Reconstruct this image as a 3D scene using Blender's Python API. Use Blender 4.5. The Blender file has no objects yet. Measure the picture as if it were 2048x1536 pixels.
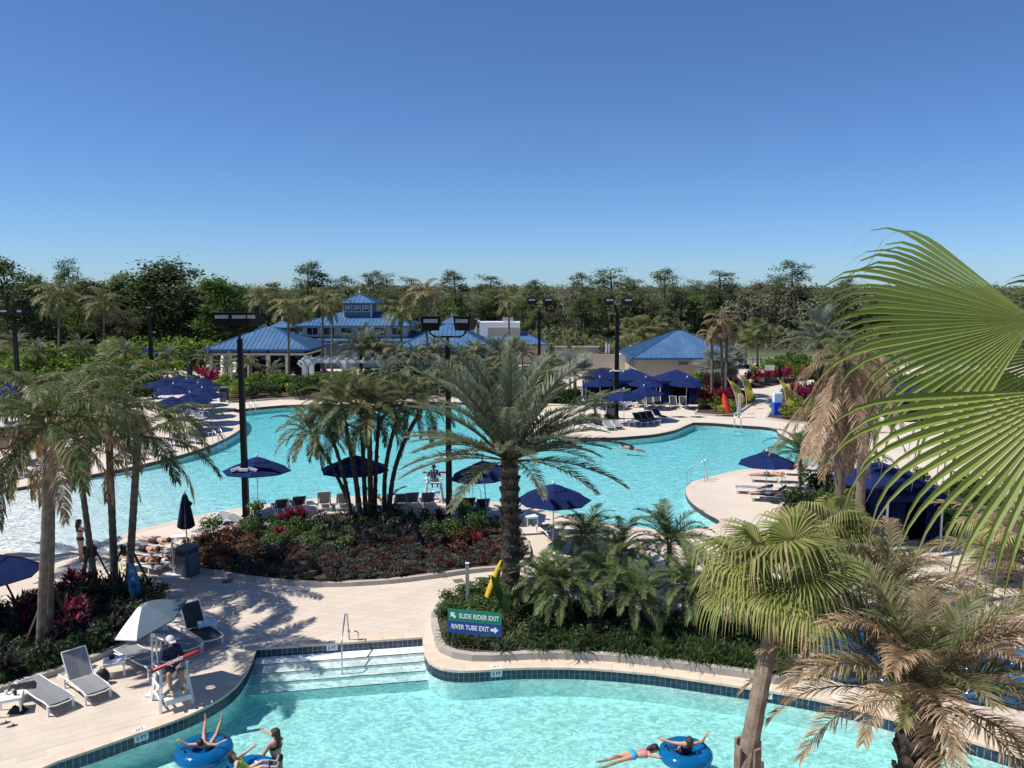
import bpy, bmesh, math, random
from mathutils import Vector, Matrix, Euler
from mathutils.geometry import tessellate_polygon
from math import radians as R, sin, cos, pi, tan, atan, atan2, sqrt

scene = bpy.context.scene
C = scene.collection
random.seed(7)

# ------------------------------------------------------------------ camera, sky, sun, exposure
CAM_H, PITCH, FPX = 10.8, R(6.5), 1650.0
cam_d = bpy.data.cameras.new('camera'); cam = bpy.data.objects.new('camera', cam_d); C.objects.link(cam)
cam.location = (0, 0, CAM_H); cam.rotation_euler = (R(90) - PITCH, 0, 0)
cam_d.sensor_width = 36; cam_d.lens = 36 * FPX / 2048; cam_d.clip_end = 6000; cam_d.clip_start = 0.1
scene.camera = cam

SUN_EL, SUN_AZ = R(57), R(191)      # azimuth measured from +X, counter-clockwise: the sun stands left of the camera
to_sun = Vector((cos(SUN_EL) * cos(SUN_AZ), cos(SUN_EL) * sin(SUN_AZ), sin(SUN_EL)))
world = bpy.data.worlds.new('World'); scene.world = world; world.use_nodes = True
wn = world.node_tree.nodes; wl = world.node_tree.links
for n in list(wn): wn.remove(n)
wo = wn.new('ShaderNodeOutputWorld'); bg = wn.new('ShaderNodeBackground'); sky = wn.new('ShaderNodeTexSky')
sky.sky_type = 'NISHITA'; sky.sun_disc = False; sky.sun_elevation = SUN_EL
sky.sun_rotation = atan2(to_sun.x, to_sun.y)
sky.altitude = 0; sky.air_density = 0.72; sky.dust_density = 0.25; sky.ozone_density = 6.0
bg.inputs['Strength'].default_value = 0.09
tint = wn.new('ShaderNodeVectorMath'); tint.operation = 'MULTIPLY'; tint.inputs[1].default_value = (.83, 1.03, 1.22)   # clear, deep blue air
wl.new(sky.outputs[0], tint.inputs[0]); wl.new(tint.outputs[0], bg.inputs[0]); wl.new(bg.outputs[0], wo.inputs[0])
sun_d = bpy.data.lights.new('sun', 'SUN'); sun = bpy.data.objects.new('sun', sun_d); C.objects.link(sun)
sun_d.energy = 4.6; sun_d.angle = R(0.5); sun_d.color = (1.0, 0.955, 0.89)
sun.rotation_euler = (-to_sun).to_track_quat('-Z', 'Y').to_euler()
scene.view_settings.view_transform = 'Standard'; scene.view_settings.look = 'None'
scene.view_settings.exposure = 0.2; scene.view_settings.gamma = 1.0
scene.render.engine = 'CYCLES'

# ------------------------------------------------------------------ photograph pixel -> point in the place
def ray(px, py):
    a = Vector((px - 1024, FPX, 768 - py))
    c, s = cos(PITCH), sin(PITCH)
    return Vector((a.x, a.y * c + a.z * s, -a.y * s + a.z * c))
def P(px, py, z=0.0):            # the point of the level z seen there
    r = ray(px, py); t = (z - CAM_H) / r.z
    return Vector((r.x * t, r.y * t, z))
def D(px, py, d):                # the point at distance d ahead seen there
    r = ray(px, py); t = d / r.y
    return Vector((r.x * t, d, CAM_H + r.z * t))

# ------------------------------------------------------------------ mesh helpers
class MB:
    def __init__(s): s.v = []; s.f = []; s.c = []; s.mi = []
    def add(s, vs, fs, col=None):
        o = len(s.v); s.v += [tuple(v) for v in vs]
        s.f += [tuple(i + o for i in f) for f in fs]
        s.c += [col or (1, 1, 1)] * len(vs)
        return s
    def box(s, c, d, rz=0, rot=None, col=None):
        m = rot or Matrix.Rotation(rz, 3, 'Z'); c = Vector(c)
        vs = [c + m @ Vector((sx * d[0] / 2, sy * d[1] / 2, sz * d[2] / 2)) for sx in (-1, 1) for sy in (-1, 1) for sz in (-1, 1)]
        return s.add(vs, [(0, 1, 3, 2), (4, 6, 7, 5), (0, 4, 5, 1), (2, 3, 7, 6), (0, 2, 6, 4), (1, 5, 7, 3)], col)
    def tube(s, pts, rad, n=6, cap=True, col=None, flat=None):
        pts = [Vector(p) for p in pts]
        if not isinstance(rad, (list, tuple)): rad = [rad] * len(pts)
        vs = []; prev = None
        for i, p in enumerate(pts):
            a = pts[max(i - 1, 0)]; b = pts[min(i + 1, len(pts) - 1)]
            t = (b - a).normalized()
            if prev is None:
                u = t.cross(Vector((0, 0, 1)))
                if u.length < 1e-3: u = t.cross(Vector((0, 1, 0)))
                u.normalize()
            else:
                u = (prev - t * prev.dot(t))
                if u.length < 1e-4: u = t.orthogonal()
                u.normalize()
            prev = u; w = t.cross(u)
            for k in range(n):
                a_ = 2 * pi * (k + .5) / n
                vs.append(p + (u * cos(a_) + w * sin(a_) * (flat or 1)) * rad[i])
        fs = []
        for i in range(len(pts) - 1):
            for k in range(n):
                k2 = (k + 1) % n
                fs.append((i * n + k, i * n + k2, (i + 1) * n + k2, (i + 1) * n + k))
        if cap:
            fs.append(tuple(reversed(range(n)))); fs.append(tuple((len(pts) - 1) * n + k for k in range(n)))
        return s.add(vs, fs, col)
    def bar(s, a, b, w, h=None, col=None):     # rectangular bar a-b
        a = Vector(a); b = Vector(b); t = b - a; L = t.length; q = t.to_track_quat('X', 'Z').to_matrix()
        return s.box((a + b) / 2, (L, w, h or w), rot=q, col=col)
    def lathe(s, prof, n=12, c=(0, 0, 0), col=None):
        c = Vector(c); vs = []; fs = []
        for r, z in prof:
            for k in range(n):
                a = 2 * pi * k / n; vs.append(c + Vector((r * cos(a), r * sin(a), z)))
        for i in range(len(prof) - 1):
            for k in range(n):
                k2 = (k + 1) % n; fs.append((i * n + k, i * n + k2, (i + 1) * n + k2, (i + 1) * n + k))
        fs.append(tuple(reversed(range(n)))); fs.append(tuple((len(prof) - 1) * n + k for k in range(n)))
        return s.add(vs, fs, col)
    def prism(s, poly, z0, z1, bottom=True, col=None):    # level polygon (x, y)
        n = len(poly); vs = [(p[0], p[1], z0) for p in poly] + [(p[0], p[1], z1) for p in poly]
        fs = [(i, (i + 1) % n, (i + 1) % n + n, i + n) for i in range(n)]
        tr = tessellate_polygon([[Vector((p[0], p[1], 0)) for p in poly]])
        fs += [tuple(i + n for i in t) for t in tr]
        if bottom: fs += [tuple(reversed(t)) for t in tr]
        return s.add(vs, fs, col)
    def sphere(s, c, r, n=10, m=6, sc=(1, 1, 1), col=None):
        c = Vector(c); vs = []; fs = []
        for j in range(m + 1):
            th = pi * j / m
            for k in range(n):
                a = 2 * pi * k / n
                vs.append(c + Vector((r * sc[0] * sin(th) * cos(a), r * sc[1] * sin(th) * sin(a), -r * sc[2] * cos(th))))
        for j in range(m):
            for k in range(n):
                k2 = (k + 1) % n; fs.append((j * n + k, j * n + k2, (j + 1) * n + k2, (j + 1) * n + k))
        return s.add(vs, fs, col)
    def mesh(s, name, m=None, smooth=False, fix=False):
        me = bpy.data.meshes.new(name); me.from_pydata(s.v, [], s.f)
        if any(c != (1, 1, 1) for c in s.c):
            at = me.color_attributes.new('Col', 'FLOAT_COLOR', 'POINT')
            at.data.foreach_set('color', [x for c in s.c for x in (c[0], c[1], c[2], 1)])
        if fix:
            b = bmesh.new(); b.from_mesh(me); bmesh.ops.recalc_face_normals(b, faces=b.faces); b.to_mesh(me); b.free()
        if smooth: me.polygons.foreach_set('use_smooth', [True] * len(me.polygons))
        if m: me.materials.append(m)
        me.update(); return me
    def obj(s, name, m=None, parent=None, smooth=False, fix=False, loc=None):
        return link(name, s.mesh(name, m, smooth, fix), parent, loc)

def link(name, data, parent=None, loc=None, rz=0.0, sc=None, rot=None):
    o = bpy.data.objects.new(name, data); C.objects.link(o)
    if parent: o.parent = parent
    if loc is not None: o.location = loc
    if rot is not None: o.rotation_euler = rot
    elif rz: o.rotation_euler = (0, 0, rz)
    if sc is not None: o.scale = (sc, sc, sc) if isinstance(sc, (int, float)) else sc
    return o
def tag(o, label, cat, group=None):
    o['label'] = label; o['category'] = cat
    if group: o['group'] = group
    return o
def thing(name, label, cat, loc=(0, 0, 0), rz=0.0, group=None, sc=None):
    return tag(link(name, None, None, loc, rz, sc), label, cat, group)
def struct(o): o['kind'] = 'structure'; return o
def stuff(o): o['kind'] = 'stuff'; return o
def dup(root, loc, rz=0.0, label=None, sc=None):
    r = root.copy(); C.objects.link(r); r.location = loc; r.rotation_euler = (0, 0, rz)
    if sc: r.scale = (sc, sc, sc)
    if label: r['label'] = label
    for ch in list(root.children):
        c = ch.copy(); C.objects.link(c); c.parent = r
        for g in list(ch.children):
            d = g.copy(); C.objects.link(d); d.parent = c
    return r
def lerp(a, b, t): return a + (b - a) * t
def mixc(a, b, t): return tuple(lerp(x, y, t) for x, y in zip(a, b))
def jit(c, k, rnd=random): f = 1 + rnd.uniform(-k, k); return tuple(x * f for x in c)
def catmull(pts, n=6, closed=False):
    out = []; N = len(pts)
    for i in range(N if closed else N - 1):
        if closed: p = [pts[(i + j) % N] for j in (-1, 0, 1, 2)]
        else: p = [pts[max(i - 1, 0)], pts[i], pts[i + 1], pts[min(i + 2, N - 1)]]
        for k in range(n):
            t = k / n
            out.append(0.5 * ((2 * p[1]) + (p[2] - p[0]) * t + (2 * p[0] - 5 * p[1] + 4 * p[2] - p[3]) * t * t + (3 * p[1] - p[0] - 3 * p[2] + p[3]) * t ** 3))
    if not closed: out.append(pts[-1])
    return out
def resample(pts, step, closed=False):
    pts = list(pts) + ([pts[0]] if closed else [])
    out = [pts[0]]; acc = 0.0; prev = pts[0]
    for p in pts[1:]:
        while True:
            d = (p - prev).length
            if acc + d < step: acc += d; prev = p; break
            prev = prev + (p - prev) * ((step - acc) / d); out.append(prev); acc = 0.0
    return out
def offset(poly, d, closed=False):     # shift a level line to its left by d
    out = []; n = len(poly)
    for i, p in enumerate(poly):
        a = poly[(i - 1) % n] if closed or i > 0 else poly[i]
        b = poly[(i + 1) % n] if closed or i < n - 1 else poly[i]
        t = (b - a); t.z = 0; t.normalize()
        out.append(Vector((p.x - t.y * d, p.y + t.x * d, p.z)))
    return out
def inside(p, poly):
    x, y = p[0], p[1]; r = False; j = len(poly) - 1
    for i in range(len(poly)):
        xi, yi, xj, yj = poly[i][0], poly[i][1], poly[j][0], poly[j][1]
        if (yi > y) != (yj > y) and x < (xj - xi) * (y - yi) / (yj - yi) + xi: r = not r
        j = i
    return r
def area2(poly): return sum(poly[i].x * poly[(i + 1) % len(poly)].y - poly[(i + 1) % len(poly)].x * poly[i].y for i in range(len(poly)))

# ------------------------------------------------------------------ materials
def nodes(name):
    m = bpy.data.materials.new(name); m.use_nodes = True
    nt = m.node_tree; b = nt.nodes['Principled BSDF']
    return m, nt, b
def nn(nt, t, **kw):
    n = nt.nodes.new(t)
    for k, v in kw.items():
        if k in n.inputs: n.inputs[k].default_value = v
        else: setattr(n, k, v)
    return n
def mat(name, col, rough=.6, var=.12, scale=4.0, bump=0.0, bscale=30.0, metal=0.0, spec=.4, col2=None, detail=4.0, coords='Object', rnd=0.0):
    m, nt, b = nodes(name); L = nt.links
    tc = nn(nt, 'ShaderNodeTexCoord'); nz = nn(nt, 'ShaderNodeTexNoise', Scale=scale, Detail=detail)
    L.new(tc.outputs[coords], nz.inputs['Vector'])
    rp = nn(nt, 'ShaderNodeValToRGB'); rp.color_ramp.elements[0].position = .3; rp.color_ramp.elements[1].position = .7
    a = tuple(c * (1 - var) for c in col); z = col2 or tuple(min(1, c * (1 + var)) for c in col)
    rp.color_ramp.elements[0].color = (*a, 1); rp.color_ramp.elements[1].color = (*z, 1)
    L.new(nz.outputs['Fac'], rp.inputs[0]); out = rp.outputs[0]
    if rnd:
        oi = nn(nt, 'ShaderNodeObjectInfo'); mr = nn(nt, 'ShaderNodeMapRange'); mr.inputs['To Min'].default_value = 1 - rnd; mr.inputs['To Max'].default_value = 1 + rnd
        L.new(oi.outputs['Random'], mr.inputs['Value'])
        hs = nn(nt, 'ShaderNodeHueSaturation'); L.new(mr.outputs[0], hs.inputs['Value']); L.new(out, hs.inputs['Color']); out = hs.outputs[0]
    L.new(out, b.inputs['Base Color'])
    b.inputs['Roughness'].default_value = rough; b.inputs['Metallic'].default_value = metal; b.inputs['Specular IOR Level'].default_value = spec
    if bump:
        n2 = nn(nt, 'ShaderNodeTexNoise', Scale=bscale, Detail=5.0); L.new(tc.outputs[coords], n2.inputs['Vector'])
        bp = nn(nt, 'ShaderNodeBump', Strength=bump, Distance=0.02); L.new(n2.outputs['Fac'], bp.inputs['Height']); L.new(bp.outputs[0], b.inputs['Normal'])
    return m
def leafmat(name, trans=.3, rough=.45, rnd=.18, spec=.35, gain=1.0):
    m, nt, b = nodes(name); L = nt.links
    at = nn(nt, 'ShaderNodeAttribute'); at.attribute_name = 'Col'
    oi = nn(nt, 'ShaderNodeObjectInfo'); mr = nn(nt, 'ShaderNodeMapRange'); mr.inputs['To Min'].default_value = gain * (1 - rnd); mr.inputs['To Max'].default_value = gain * (1 + rnd)
    L.new(oi.outputs['Random'], mr.inputs['Value'])
    hs = nn(nt, 'ShaderNodeHueSaturation'); L.new(mr.outputs[0], hs.inputs['Value']); L.new(at.outputs['Color'], hs.inputs['Color'])
    L.new(hs.outputs[0], b.inputs['Base Color']); b.inputs['Roughness'].default_value = rough; b.inputs['Specular IOR Level'].default_value = spec
    if trans:
        tr = nn(nt, 'ShaderNodeBsdfTranslucent'); mx = nn(nt, 'ShaderNodeMixShader'); mx.inputs[0].default_value = trans
        L.new(hs.outputs[0], tr.inputs['Color']); L.new(b.outputs[0], mx.inputs[1]); L.new(tr.outputs[0], mx.inputs[2])
        L.new(mx.outputs[0], nt.nodes['Material Output'].inputs['Surface'])
    return m
M = {}
M['deck'] = mat('deck_concrete', (.62, .53, .43), .8, .07, .35, .15, 60, col2=(.68, .585, .475), coords='Object')
M['paver'] = mat('paver', (.63, .535, .435), .8, .09, 1.3, .2, 90, rnd=.05)
M['coping'] = mat('coping_stone', (.70, .54, .40), .75, .08, 2.0, .2, 80, col2=(.75, .61, .47), rnd=.06)
M['kerb'] = mat('kerb_concrete', (.43, .39, .345), .85, .1, 1.2, .2, 60, rnd=.04)
M['mulch'] = mat('mulch', (.06, .036, .024), .95, .6, 14, .9, 40, col2=(.125, .08, .055))
M['plaster'] = mat('pool_plaster', (.80, .84, .83), .8, .05, 1.5, .1, 30)
M['tile_navy'] = mat('navy_tile', (.018, .035, .065), .25, .25, 9, rnd=.3, spec=.5)
M['tile_brown'] = mat('dark_tile', (.035, .03, .03), .35, .3, 6)
M['grout'] = mat('grout', (.50, .54, .55), .9, .1, 8)
M['tile_white'] = mat('white_tile', (.72, .76, .74), .35, .04, 8)
M['white'] = mat('white_paint', (.78, .78, .76), .45, .05, 6, spec=.4)
M['white_metal'] = mat('white_metal', (.80, .80, .79), .35, .05, 5)
M['ink'] = mat('black_ink', (.012, .014, .016), .6, .1, 5)
M['black_metal'] = mat('black_metal', (.004, .004, .005), .5, .3, 3, spec=.25)
M['steel'] = mat('steel', (.62, .63, .64), .28, .1, 6, metal=.9)
M['lens'] = mat('lamp_glass', (.45, .47, .48), .2, .1, 4, spec=.6)
M['sling'] = mat('grey_sling', (.24, .245, .25), .7, .06, 50, .25, 400, rnd=.06)
M['sling_dark'] = mat('charcoal_sling', (.030, .032, .036), .7, .1, 50, .25, 400, rnd=.15)
M['navy'] = mat('navy_canvas', (.0095, .020, .086), .9, .13, 5, .2, 250, rnd=.15, spec=.12)
M['navy_dark'] = mat('dark_navy_canvas', (.012, .017, .05), .8, .15, 6, .15, 200)
M['canvas_white'] = mat('white_canvas', (.80, .80, .79), .8, .03, 4, .12, 250)
M['canvas_teal'] = mat('grey_teal_canvas', (.075, .115, .15), .8, .08, 4, .12, 250)
M['roof'] = mat('blue_roof_metal', (.06, .145, .275), .42, .16, .8, .05, 6, col2=(.085, .18, .32), spec=.5, rnd=.05)
M['fascia'] = mat('blue_fascia', (.03, .10, .25), .45, .1, 2)
M['cream'] = mat('cream_wall', (.60, .54, .45), .8, .06, 1.0, .15, 50)
M['beige'] = mat('beige_wall', (.42, .37, .30), .85, .06, .8, .2, 40)
M['offwhite'] = mat('pale_wall', (.66, .66, .62), .8, .05, 1.0)
M['slate'] = mat('blue_grey_panel', (.11, .16, .22), .6, .1, 2)
M['glass'] = mat('window_glass', (.03, .04, .055), .08, .2, 1.0, spec=.7)
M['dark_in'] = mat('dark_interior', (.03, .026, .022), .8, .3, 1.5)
M['wood_dark'] = mat('dark_wood', (.06, .036, .024), .7, .25, 5, .3, 40)
M['post'] = mat('grey_post', (.42, .40, .38), .7, .08, 4)
M['trunk'] = mat('palm_trunk', (.125, .10, .078), .9, .22, 5, .6, 25, col2=(.22, .18, .14))
M['trunk_brown'] = mat('brown_palm_trunk', (.19, .14, .10), .9, .25, 5, .7, 25, col2=(.28, .215, .16))
M['trunk_dark'] = mat('dark_palm_trunk', (.055, .042, .033), .95, .35, 8, .9, 30, col2=(.12, .09, .07))
M['boot'] = mat('leaf_base', (.12, .09, .065), .9, .3, 12, .6, 40, rnd=.3, col2=(.21, .165, .125))
M['shaft'] = mat('green_crownshaft', (.12, .16, .06), .5, .2, 3)
M['bark'] = mat('bark', (.09, .07, .055), .95, .3, 3, .6, 20)
M['deadwood'] = mat('dead_wood', (.30, .28, .25), .9, .15, 3)
M['leaf'] = leafmat('leaf', .42, .45, .18, .35, 1.28); M['leaf_far'] = leafmat('leaf_far', .45, .6, .2, .2, 1.2)
M['leaf_gloss'] = leafmat('glossy_leaf', .52, .32, .14, .5)
M['leaf_wood'] = leafmat('woodland_leaf', .5, .7, .0, .15, 1.7); M['leaf_tree'] = leafmat('tree_leaf', .5, .65, .22, .15, 1.75)
M['grass'] = mat('grass', (.075, .105, .03), .95, .3, .6, .5, 15, col2=(.12, .15, .05))
M['soil'] = mat('soil', (.055, .05, .028), .95, .35, .5, .6, 8, col2=(.09, .085, .045))
M['road'] = mat('road', (.16, .155, .15), .9, .1, .5)
M['skin'] = mat('skin', (.56, .30, .205), .5, .06, 9, .05, 60, spec=.3)
M['skin_tan'] = mat('tanned_skin', (.47, .235, .15), .5, .06, 9, .05, 60, spec=.3)
M['skin_pale'] = mat('pale_skin', (.62, .38, .28), .5, .06, 9, .05, 60, spec=.3)
M['skin_dark'] = mat('dark_skin', (.11, .06, .04), .5, .1, 9, .05, 60, spec=.3)
M['hair'] = mat('dark_hair', (.022, .014, .010), .45, .3, 40, .5, 120, spec=.4)
M['hair_brown'] = mat('brown_hair', (.06, .034, .022), .45, .3, 40, .5, 120, spec=.4)
for k, c in dict(cloth_black=(.012, .012, .014), cloth_navy=(.010, .016, .055), cloth_grey=(.13, .14, .14), cloth_pink=(.75, .16, .30), cloth_aqua=(.03, .38, .62),
                 cloth_lime=(.52, .72, .06), cloth_white=(.75, .75, .78), cloth_red=(.35, .02, .03), cloth_purple=(.10, .05, .22), cloth_brown=(.10, .06, .04),
                 red_vinyl=(.33, .018, .025), plastic_green=(.004, .19, .115), plastic_blue=(.012, .05, .25), kiosk_blue=(.02, .10, .55), pale_blue=(.62, .76, .86),
                 orange=(.80, .075, .03), board_blue=(.035, .19, .38), board_yellow=(.62, .42, .02), mustard=(.42, .34, .03), bin_grey=(.115, .12, .12), bin_blue=(.03, .055, .13), grate=(.16, .145, .12),
                 rock_green=(.05, .075, .055), shoe_tan=(.42, .27, .12), cap_white=(.62, .60, .62), red_sign=(.45, .02, .03), straw=(.62, .55, .42), flower_pink=(.7, .1, .2)).items():
    M[k] = mat(k, c, .35 if k in ('red_vinyl', 'orange', 'kiosk_blue') else .6, .09, 8, .08, 90)
# inflated clear blue vinyl
m, nt, b = nodes('blue_vinyl'); b.inputs['Base Color'].default_value = (.003, .16, .40, 1); b.inputs['Roughness'].default_value = .12
b.inputs['Coat Weight'].default_value = .6; b.inputs['Specular IOR Level'].default_value = .6
trb = nn(nt, 'ShaderNodeBsdfTransparent'); trb.inputs['Color'].default_value = (.06, .48, .80, 1); mx = nn(nt, 'ShaderNodeMixShader'); mx.inputs[0].default_value = .35
nzv = nn(nt, 'ShaderNodeTexNoise', Scale=9.0); bpv = nn(nt, 'ShaderNodeBump', Strength=.25, Distance=.02); nt.links.new(nzv.outputs[0], bpv.inputs['Height']); nt.links.new(bpv.outputs[0], b.inputs['Normal'])
nt.links.new(b.outputs[0], mx.inputs[1]); nt.links.new(trb.outputs[0], mx.inputs[2]); nt.links.new(mx.outputs[0], nt.nodes['Material Output'].inputs['Surface']); M['vinyl'] = m

def watermat(name, absorb, dens, rip, tint, chop, low=.70):
    m = bpy.data.materials.new(name); m.use_nodes = True; nt = m.node_tree; L = nt.links
    for n in list(nt.nodes): nt.nodes.remove(n)
    out = nn(nt, 'ShaderNodeOutputMaterial')
    tc = nn(nt, 'ShaderNodeTexCoord'); mp = nn(nt, 'ShaderNodeMapping'); L.new(tc.outputs['Object'], mp.inputs['Vector'])
    mp.inputs['Rotation'].default_value = (0, 0, .5); mp.inputs['Scale'].default_value = (1, 1.45, 1)
    n1 = nn(nt, 'ShaderNodeTexNoise', Scale=rip, Detail=5.0, Roughness=.62, Distortion=1.1)
    n2 = nn(nt, 'ShaderNodeTexNoise', Scale=rip * .28, Detail=3.0, Distortion=.6)
    L.new(mp.outputs[0], n1.inputs['Vector']); L.new(mp.outputs[0], n2.inputs['Vector'])
    ad = nn(nt, 'ShaderNodeMath', operation='ADD'); L.new(n1.outputs['Fac'], ad.inputs[0]); L.new(n2.outputs['Fac'], ad.inputs[1])
    bp = nn(nt, 'ShaderNodeBump', Strength=chop, Distance=.10); L.new(ad.outputs[0], bp.inputs['Height'])
    # noise in the transmission colour imitates caustic light on the pool floor
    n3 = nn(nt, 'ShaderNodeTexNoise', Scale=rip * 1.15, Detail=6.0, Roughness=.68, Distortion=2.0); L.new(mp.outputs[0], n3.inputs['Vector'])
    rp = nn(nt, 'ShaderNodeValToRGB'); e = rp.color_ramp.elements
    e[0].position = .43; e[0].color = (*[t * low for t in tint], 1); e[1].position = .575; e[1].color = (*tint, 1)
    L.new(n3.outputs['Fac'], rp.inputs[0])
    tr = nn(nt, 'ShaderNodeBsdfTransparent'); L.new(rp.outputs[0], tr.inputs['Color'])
    gl = nn(nt, 'ShaderNodeBsdfGlossy', Roughness=.06); L.new(bp.outputs[0], gl.inputs['Normal'])
    fr = nn(nt, 'ShaderNodeFresnel', IOR=1.33); L.new(bp.outputs[0], fr.inputs['Normal'])
    mf = nn(nt, 'ShaderNodeMath', operation='MULTIPLY'); mf.inputs[1].default_value = .75; L.new(fr.outputs[0], mf.inputs[0])
    mx = nn(nt, 'ShaderNodeMixShader'); L.new(mf.outputs[0], mx.inputs[0]); L.new(tr.outputs[0], mx.inputs[1]); L.new(gl.outputs[0], mx.inputs[2])
    L.new(mx.outputs[0], out.inputs['Surface'])
    va = nn(nt, 'ShaderNodeVolumeAbsorption', Density=dens); va.inputs['Color'].default_value = (*absorb, 1)
    L.new(va.outputs[0], out.inputs['Volume'])
    return m
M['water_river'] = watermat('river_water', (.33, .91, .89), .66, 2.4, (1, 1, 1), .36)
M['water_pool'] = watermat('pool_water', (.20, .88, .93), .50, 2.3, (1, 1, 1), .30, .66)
# ------------------------------------------------------------------ the setting: ground, deck, pools, beds
def pxline(pts, z=0.0): return [P(a, b, z) for a, b in pts]
# river pool edge (left deck curve, step wall, island nose, long right wall)
riv_left = catmull(pxline([(60, 1546), (117, 1521), (190, 1497), (265, 1470), (330, 1448), (390, 1424), (437, 1399), (470, 1374), (492, 1344), (504, 1318), (512, 1297)]), 6)
riv_back = pxline([(512, 1297), (847, 1274)])
riv_right = catmull(pxline([(847, 1274), (849, 1300), (855, 1319), (872, 1333), (905, 1341), (955, 1341), (1025, 1336), (1125, 1335), (1200, 1338), (1312, 1348), (1375, 1357), (1450, 1368), (1560, 1385), (1661, 1404), (1748, 1427), (1806, 1443), (1886, 1465), (1986, 1495), (2060, 1518)]), 6)
river = riv_left + riv_right + [Vector((14.5, 16.9, 0)), Vector((14.5, 16.2, 0)), Vector((-13.0, 16.2, 0)), Vector((-13.0, 17.1, 0))]
if area2(river) < 0: river.reverse()
# main pool edge
m_far = catmull(pxline([(-330, 1010), (0, 979), (75, 968), (200, 946), (300, 925), (385, 903), (440, 882), (476, 862), (490, 848), (491, 836), (480, 827), (452, 821)]), 5)
m_far2 = catmull(pxline([(452, 821), (560, 811), (640, 809), (760, 810), (870, 804), (935, 806), (962, 818), (975, 834), (1000, 850), (1060, 866), (1130, 874), (1222, 875), (1270, 872), (1312, 868), (1350, 860), (1372, 851), (1387, 845)]), 5)
m_r = catmull(pxline([(1387, 845), (1425, 846), (1475, 850), (1545, 856), (1560, 868), (1600, 885), (1680, 900), (1720, 915), (1680, 925), (1600, 929), (1512, 936), (1462, 943), (1415, 955), (1387, 963), (1372, 976), (1374, 992), (1387, 1008), (1412, 1026), (1440, 1044), (1400, 1056), (1340, 1062), (1257, 1052), (1180, 1040), (1100, 1024), (1050, 1012), (975, 1002), (907, 996), (857, 992), (775, 991), (650, 995), (575, 1004), (485, 1015), (400, 1031), (282, 1058), (215, 1080), (150, 1100), (110, 1109), (60, 1106), (-60, 1100), (-330, 1100)]), 5)
mainp = m_far[:-1] + m_far2[:-1] + m_r
if area2(mainp) < 0: mainp.reverse()

def tri_sheet(name, loops, z, m):
    tr = tessellate_polygon([[Vector((p[0], p[1], 0)) for p in l] for l in loops])
    vs = [(p[0], p[1], z) for l in loops for p in l]
    mb = MB(); fs = []
    for t in tr:
        a, b_, c = (Vector(vs[i]) for i in t)
        fs.append(t if (b_ - a).cross(c - a).z > 0 else (t[0], t[2], t[1]))
    mb.add(vs, fs); return mb.obj(name, m)
DX, DY0, DY1 = 80, 1.0, 124
rect = [Vector((-DX, DY0, 0)), Vector((DX, DY0, 0)), Vector((DX, DY1, 0)), Vector((-DX, DY1, 0))]
deck = struct(tri_sheet('pool_deck', [rect, list(reversed(river)), list(reversed(mainp))], 0.0, M['deck']))
big = [Vector((-3000, -400, 0)), Vector((3000, -400, 0)), Vector((3000, 5000, 0)), Vector((-3000, 5000, 0))]
struct(tri_sheet('ground', [big, [Vector((-DX + 1, DY0 + 1, 0)), Vector((-DX + 1, DY1 - 1, 0)), Vector((DX - 1, DY1 - 1, 0)), Vector((DX - 1, DY0 + 1, 0))]], -0.012, M['soil']))

def wall_strip(name, poly, z0, z1, m, closed=True):
    mb = MB(); n = len(poly)
    mb.add([(p.x, p.y, z1) for p in poly] + [(p.x, p.y, z0) for p in poly],
           [(i, (i + 1) % n, (i + 1) % n + n, i + n) for i in range(n if closed else n - 1)])
    return mb.obj(name, m)
WR, WM = -0.30, -0.16
struct(wall_strip('river_pool_wall', river, -1.5, -0.002, M['grout']))
riv_pl = offset(river, 0.006, True)
struct(wall_strip('river_pool_plaster', riv_pl, -1.5, -0.345, M['plaster']))
struct(wall_strip('main_pool_wall', mainp, -2.0, -0.002, M['plaster']))
band = struct(wall_strip('main_pool_tile_band', offset(mainp, 0.012, True), -0.24, -0.006, M['tile_brown']))
mb = MB(); mb.add([(-20, 13, -.88), (20, 13, -.88), (20, 30, -.88), (-20, 30, -.88)], [(0, 1, 2, 3)]); struct(mb.obj('river_pool_floor', M['plaster']))
def depth(x, y):
    s = x + .6 * (y - 35)
    return max(0.02, min(1.0, (s + 21) / 13.5)) * .5
mb = MB(); nx, ny = 66, 34; vs = []
for j in range(ny + 1):
    for i in range(nx + 1):
        x = -72 + 104 * i / nx; y = 29 + 56 * j / ny; vs.append((x, y, WM - depth(x, y)))
mb.add(vs, [(j * (nx + 1) + i, j * (nx + 1) + i + 1, (j + 1) * (nx + 1) + i + 1, (j + 1) * (nx + 1) + i) for j in range(ny) for i in range(nx)])
struct(mb.obj('main_pool_floor', M['plaster'], smooth=True))
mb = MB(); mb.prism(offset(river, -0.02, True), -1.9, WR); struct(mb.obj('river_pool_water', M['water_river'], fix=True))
mb = MB(); mb.prism(offset(mainp, -0.02, True), -2.6, WM); struct(mb.obj('main_pool_water', M['water_pool'], fix=True))

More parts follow.
